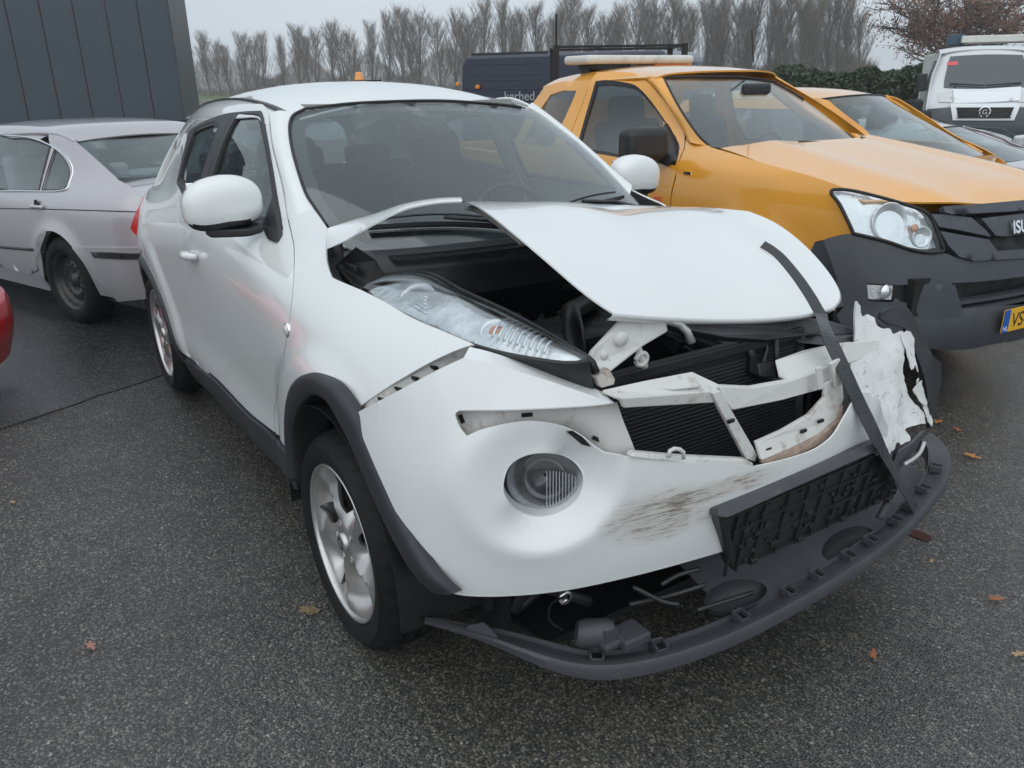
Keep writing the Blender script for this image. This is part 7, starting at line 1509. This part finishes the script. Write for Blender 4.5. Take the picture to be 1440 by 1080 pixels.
for k in range(4):
    z = za-.09-(za-zb2-.14)*k/3.; MB().strip([Fv(np.array([y]), np.array([z]))[0]+np.array([.062, 0, 0]) for y in np.linspace(-.46, .46, 9)], (.006, 0, 0), (0, 0, .010)).go('grille_slat', DKMET, fr_)
c = Fv(np.array([0.]), np.array([(za+zb2)/2]))[0]; em = MB().lathe([(.075, .0), (.085, .012), (.10, .012), (.105, .0)], c+np.array([.06, 0, 0]), 'x', 24).go('badge_ring', CHROME, fr_, smooth=True); MB().lathe([(0, .006), (.076, .004)], c+np.array([.06, 0, 0]), 'x', 24).go('badge_disc', DKMET, em); text('badge_mark', 'G', .12, c+np.array([.068, -.045, -.042]), (0, 1, 0), (0, 0, 1), CHROME, em, ext=.004)
bz = float(inv(VN, Fv, [(1383, 128)], VD)[0, 1])
for k in range(2):
    for j in range(11): MB().box(Fv(np.array([-.36+.40*k+j*.032]), np.array([bz]))[0]+np.array([.012, 0, 0]), (.006, .020, .022)).go('stencil_mark', NEARBLK, VR)  # dark blocks standing for unreadable stencilled lettering
for y0, y1 in ((-.62, -.02), (.0, .62)): MB().tube([Fv(np.array([y0+(y1-y0)*t]), np.array([wz0+.02+.04*(t if y0 >= 0 else 1-t)]))[0]+np.array([.03, 0, .02]) for t in np.linspace(0, 1, 6)], .014, 5).go('wiper', BLACKP, VR)
for s in (-1, 1):
    O = np.array([(-.45, 1.22), (-.95, 1.97), (-1.9, 2.0), (-1.9, .45), (-.95, .40), (-.12, .36), (-.10, .9)]); V, T = cdt(O, [np.array([(-.72, 1.28), (-1.02, 1.82), (-1.6, 1.84), (-1.6, 1.28)])], .12); P = np.c_[V[:, 0], s*vw(V[:, 1])*1.0, V[:, 1]]; fl_ = mk('cab_side', P, T, VANW, VR, out=(0, s, 0), solid=.02)
    V, T = cdt(np.array([(-.72, 1.28), (-1.02, 1.82), (-1.6, 1.84), (-1.6, 1.28)]), (), .2); mk('side_window', np.c_[V[:, 0], s*(vw(V[:, 1])-.012), V[:, 1]], T, bpy.data.materials['van_screen'], fl_, out=(0, s, 0), solid=.01)
    MB().box((-.72, s*1.10, 1.42), (.10, .18, .34)).box((-.72, s*1.0, 1.30), (.06, .16, .05)).go('mirror', BLACKP, VR, bevel=.03)
    plainwheel(VN, (-.95, s*.84, .31), s, VR, R=.34, wd=.22, mat=DKMET); plainwheel(VN, (-4.6, s*.84, .31), s, VR, R=.34, wd=.22, mat=DKMET)
V, T = net([[(x_, y, z_-.06*(abs(y)/.8)**3) for y in np.linspace(-.82, .82, 9)] for x_, z_ in ((-1.0, 2.02), (-1.3, 2.09), (-1.9, 2.10))], 2, 3); mk('cab_roof', V, T, VANW, VR, out=(0, 0, 1), solid=.02)
MB().box((-1.92, 0, 1.2), (.04, 1.6, 1.5)).go('cab_back', VANW, VR); MB().box((-2.9, 0, .55), (4.4, .9, .14)).box((-.6, 0, .40), (.9, 1.3, .18)).go('chassis_frame', NEARBLK, VR)
rk = MB().box((-2.4, .30, 2.24), (.9, 1.3, .14)).go('roof_box', OFFWHITE, VR, bevel=.02); MB().box((-2.35, -.42, 2.24), (.5, .30, .22)).go('tarp_corner', pm('teal_tarp', (.04, .09, .12), .6), VR, bevel=.02)
MB().box((-3.6, 0, 1.35), (2.4, 1.5, 1.3)).go('load_body', OFFWHITE, VR, bevel=.02)
# --- navy van behind the pickup, with lettering and a ladder rack
NV = Fr(gp(646, 13.5), math.atan2((gp(800, 12.6)-gp(646, 13.5))[1], (gp(800, 12.6)-gp(646, 13.5))[0])); NR = root('navy_van', NV, 'dark navy panel van with white lettering behind the orange pickup', 'van')
zt2 = 1.96
MB().prism([(.0, 0, .35), (3.6, 0, .35), (3.6, 0, zt2-.1), (3.5, 0, zt2), (.14, 0, zt2), (.04, 0, zt2-.16)], (0, 1.8, 0)).go('body', NAVY, NR, bevel=.05, seg=3)
for z in (1.82, 1.66, 1.58, 1.44): MB().box((.85, -.004, z), (1.3, .02, .012)).go('pressing', NAVY, NR, bevel=.004)
MB().box((.9, .1, zt2+.02), (1.4, .05, .035)).go('roof_rail', DKMET, NR); MB().box((.9, 1.6, zt2+.02), (1.4, .05, .035)).go('roof_rail', DKMET, NR)
lq = NV.at(752, 141, y=-.02); text('lettering', 'kerhed', .20, np.array([lq[0], -.012, lq[2]]), (1, 0, 0), (0, 0, 1), pm('faded_white', (.42, .43, .45), .5), NR, ext=.003, align='RIGHT')
for u, v in ((644, 118), (672, 122)): MB().box(NV.at(u, v, y=-.03), (.07, .05, .06)).go('marker_lamp', ORANGEP, NR, bevel=.008)
for x_ in (.8, 2.9):
    for y in (.15, 1.65): MB().lathe([(.0, -.1), (.32, -.1), (.34, 0), (.32, .1), (0, .1)], (x_, y, .34), 'y', 24).go('wheel', TYRE, NR, smooth=True)
# rack standing on the bed of another vehicle further back
rk0 = gp(782, 9.2); RK = Fr(rk0, math.radians(57)); RKR = root('ladder_rack', RK, 'black steel ladder rack rising behind the cab of the orange pickup', 'rack')
RKM = pm('rack_steel', (.02, .02, .022), .45, .4); zr = 1.93
for x_ in (0, 1.45):
    for y in (0, .9): MB().box((x_, y, zr/2), (.06, .06, zr)).go('post', RKM, RKR)
for y in (0, .9): MB().box((.725, y, zr-.02), (1.5, .025, .025)).go('rail', RKM, RKR); MB().box((.725, y, 1.2), (1.5, .04, .04)).go('rail', RKM, RKR)
for x_ in (0, .5, 1.0, 1.45): MB().box((x_, .45, zr-.02), (.025, .9, .025)).go('cross_rail', RKM, RKR)
MB().tube([(0, 0, 1.5), (0, 0, 2.25)], .012, 6).go('mast', RKM, RKR)
# amber beacon on its stand behind the white car
bq = gp(505, 9.0); BK = Fr(bq, 0); bkz = float(W0.dp(505, 112, 9.0)[2]); BKR = root('amber_beacon', BK, 'amber warning beacon on a dark stand above the white car\'s roof', 'beacon')
MB().tube([(0, 0, 0), (0, 0, bkz)], .03, 10).go('stand', BLACKP, BKR); MB().lathe([(.20, 0), (.21, .02), (.20, .05), (0, .05)], (0, 0, 0), 'z', 20).go('foot', BLACKP, BKR)
MB().lathe([(.055, 0), (.055, .02), (.045, .03), (.043, .07), (.03, .088), (0, .092)], (0, 0, bkz-.01), 'z', 18).go('lens', ORANGEP, BKR, smooth=True); MB().box((.12, .05, bkz-.02), (.28, .2, .03)).go('plate', BLACKP, BKR)
# --- fallen leaves, mud and stains on the asphalt
LEAFM = [pm('leaf_rust', (.33, .12, .05), .6, vary=(40, .3)), pm('leaf_orange', (.46, .20, .05), .6, vary=(40, .3)), pm('leaf_pink', (.36, .17, .13), .6, vary=(40, .3)), pm('leaf_tan', (.38, .25, .13), .7, vary=(40, .3))]
def leaf(u, v, size, mi, rot, label):
    c = W0.at(u, v, z=.004); rng = np.random.RandomState(int(u)); n = 18; V = [(0, 0, .006)]
    for i in range(n):
        a = 2*math.pi*i/n; r = size*(.62+.38*math.cos(a*5+rng.uniform(-.3, .3))*.6+rng.uniform(-.1, .1))*(1.25 if abs(math.cos(a)) > .8 else .85); x_, y_ = r*math.cos(a), r*.72*math.sin(a); V.append((x_*math.cos(rot)-y_*math.sin(rot), x_*math.sin(rot)+y_*math.cos(rot), .004+.35*(abs(y_))*.6))
    o = mk('fallen_leaf', V, [(0, i+1, (i+1) % n+1) for i in range(n)], LEAFM[mi], smooth=True, out=(0, 0, 1), solid=.001); o.location = c; tag(o, label, 'leaf', 'fallen leaves on the asphalt')
leaf(128, 909, .028, 2, .3, 'pinkish-brown leaf alone on the wet asphalt at lower left')
leaf(1228, 921, .026, 0, 2.1, 'rust-coloured leaf on the asphalt below the bumper lip')
leaf(1400, 843, .030, 0, .9, 'brown leaf near the right edge, furthest right of the nearer leaves')
leaf(1366, 642, .045, 1, .2, 'large orange leaf on the asphalt beyond the torn lip end')
leaf(1318, 594, .040, 1, 1.5, 'orange leaf lying close behind the crushed bumper corner')
leaf(1345, 604, .030, 0, 2.6, 'small rust leaf between the two orange leaves at right')
leaf(1432, 921, .026, 3, 1.2, 'tan leaf at the very right edge of the asphalt')
leaf(1310, 790, .016, 3, 1.9, 'tiny pale leaf scrap on the asphalt right of the lip')
leaf(18, 707, .018, 3, .4, 'tiny pale leaf at the far left edge of the asphalt')
def blotch(name, u, v, ax_, ay_, mat, label, cat, rot=0, z=.0015):
    c = W0.at(u, v, z=0); n = 40; rng = np.random.RandomState(int(u+v)); P = []
    for i in range(n): a = 2*math.pi*i/n; r = 1+.35*noise.noise(Vector((math.cos(a)*2.2, math.sin(a)*2.2, u*.1)))+.12*rng.uniform(-1, 1); x_, y_ = ax_*r*math.cos(a), ay_*r*math.sin(a); P.append((c[0]+x_*math.cos(rot)-y_*math.sin(rot), c[1]+x_*math.sin(rot)+y_*math.cos(rot), z))
    o = mk(name, P, [tuple(range(n))], mat, smooth=False, out=(0, 0, 1)); tag(o, label, cat)
blotch('mud_patch', 435, 858, .034, .020, pm('dried_mud', (.20, .155, .085), .9, vary=(60, .5), bump=(90, .6)), 'small tan mud patch on the asphalt beside the front wheel', 'mud', .6)

blotch('fluid_stain', 1290, 752, .05, .03, pm('red_fluid', (.055, .016, .014), .3), 'small dark red fluid stain on the asphalt right of the bumper lip', 'stain', .2)
# --- damp air: one even veil round everything
hz_ = MB().box((0, 0, 6.8), (940, 940, 17.6)).go('haze', bpy.data.materials.new('damp_air')); hz_['kind'] = 'stuff'; tag(hz_, 'thin grey damp air that softens the distant trees', 'haze')
hm = hz_.data.materials[0]; hm.use_nodes = True; hN = hm.node_tree.nodes; hN.clear(); ho = hN.new('ShaderNodeOutputMaterial'); hv = hN.new('ShaderNodeVolumePrincipled'); hv.inputs['Color'].default_value = (.97, .985, 1, 1); hv.inputs['Density'].default_value = .0015; hm.node_tree.links.new(hv.outputs[0], ho.inputs['Volume'])
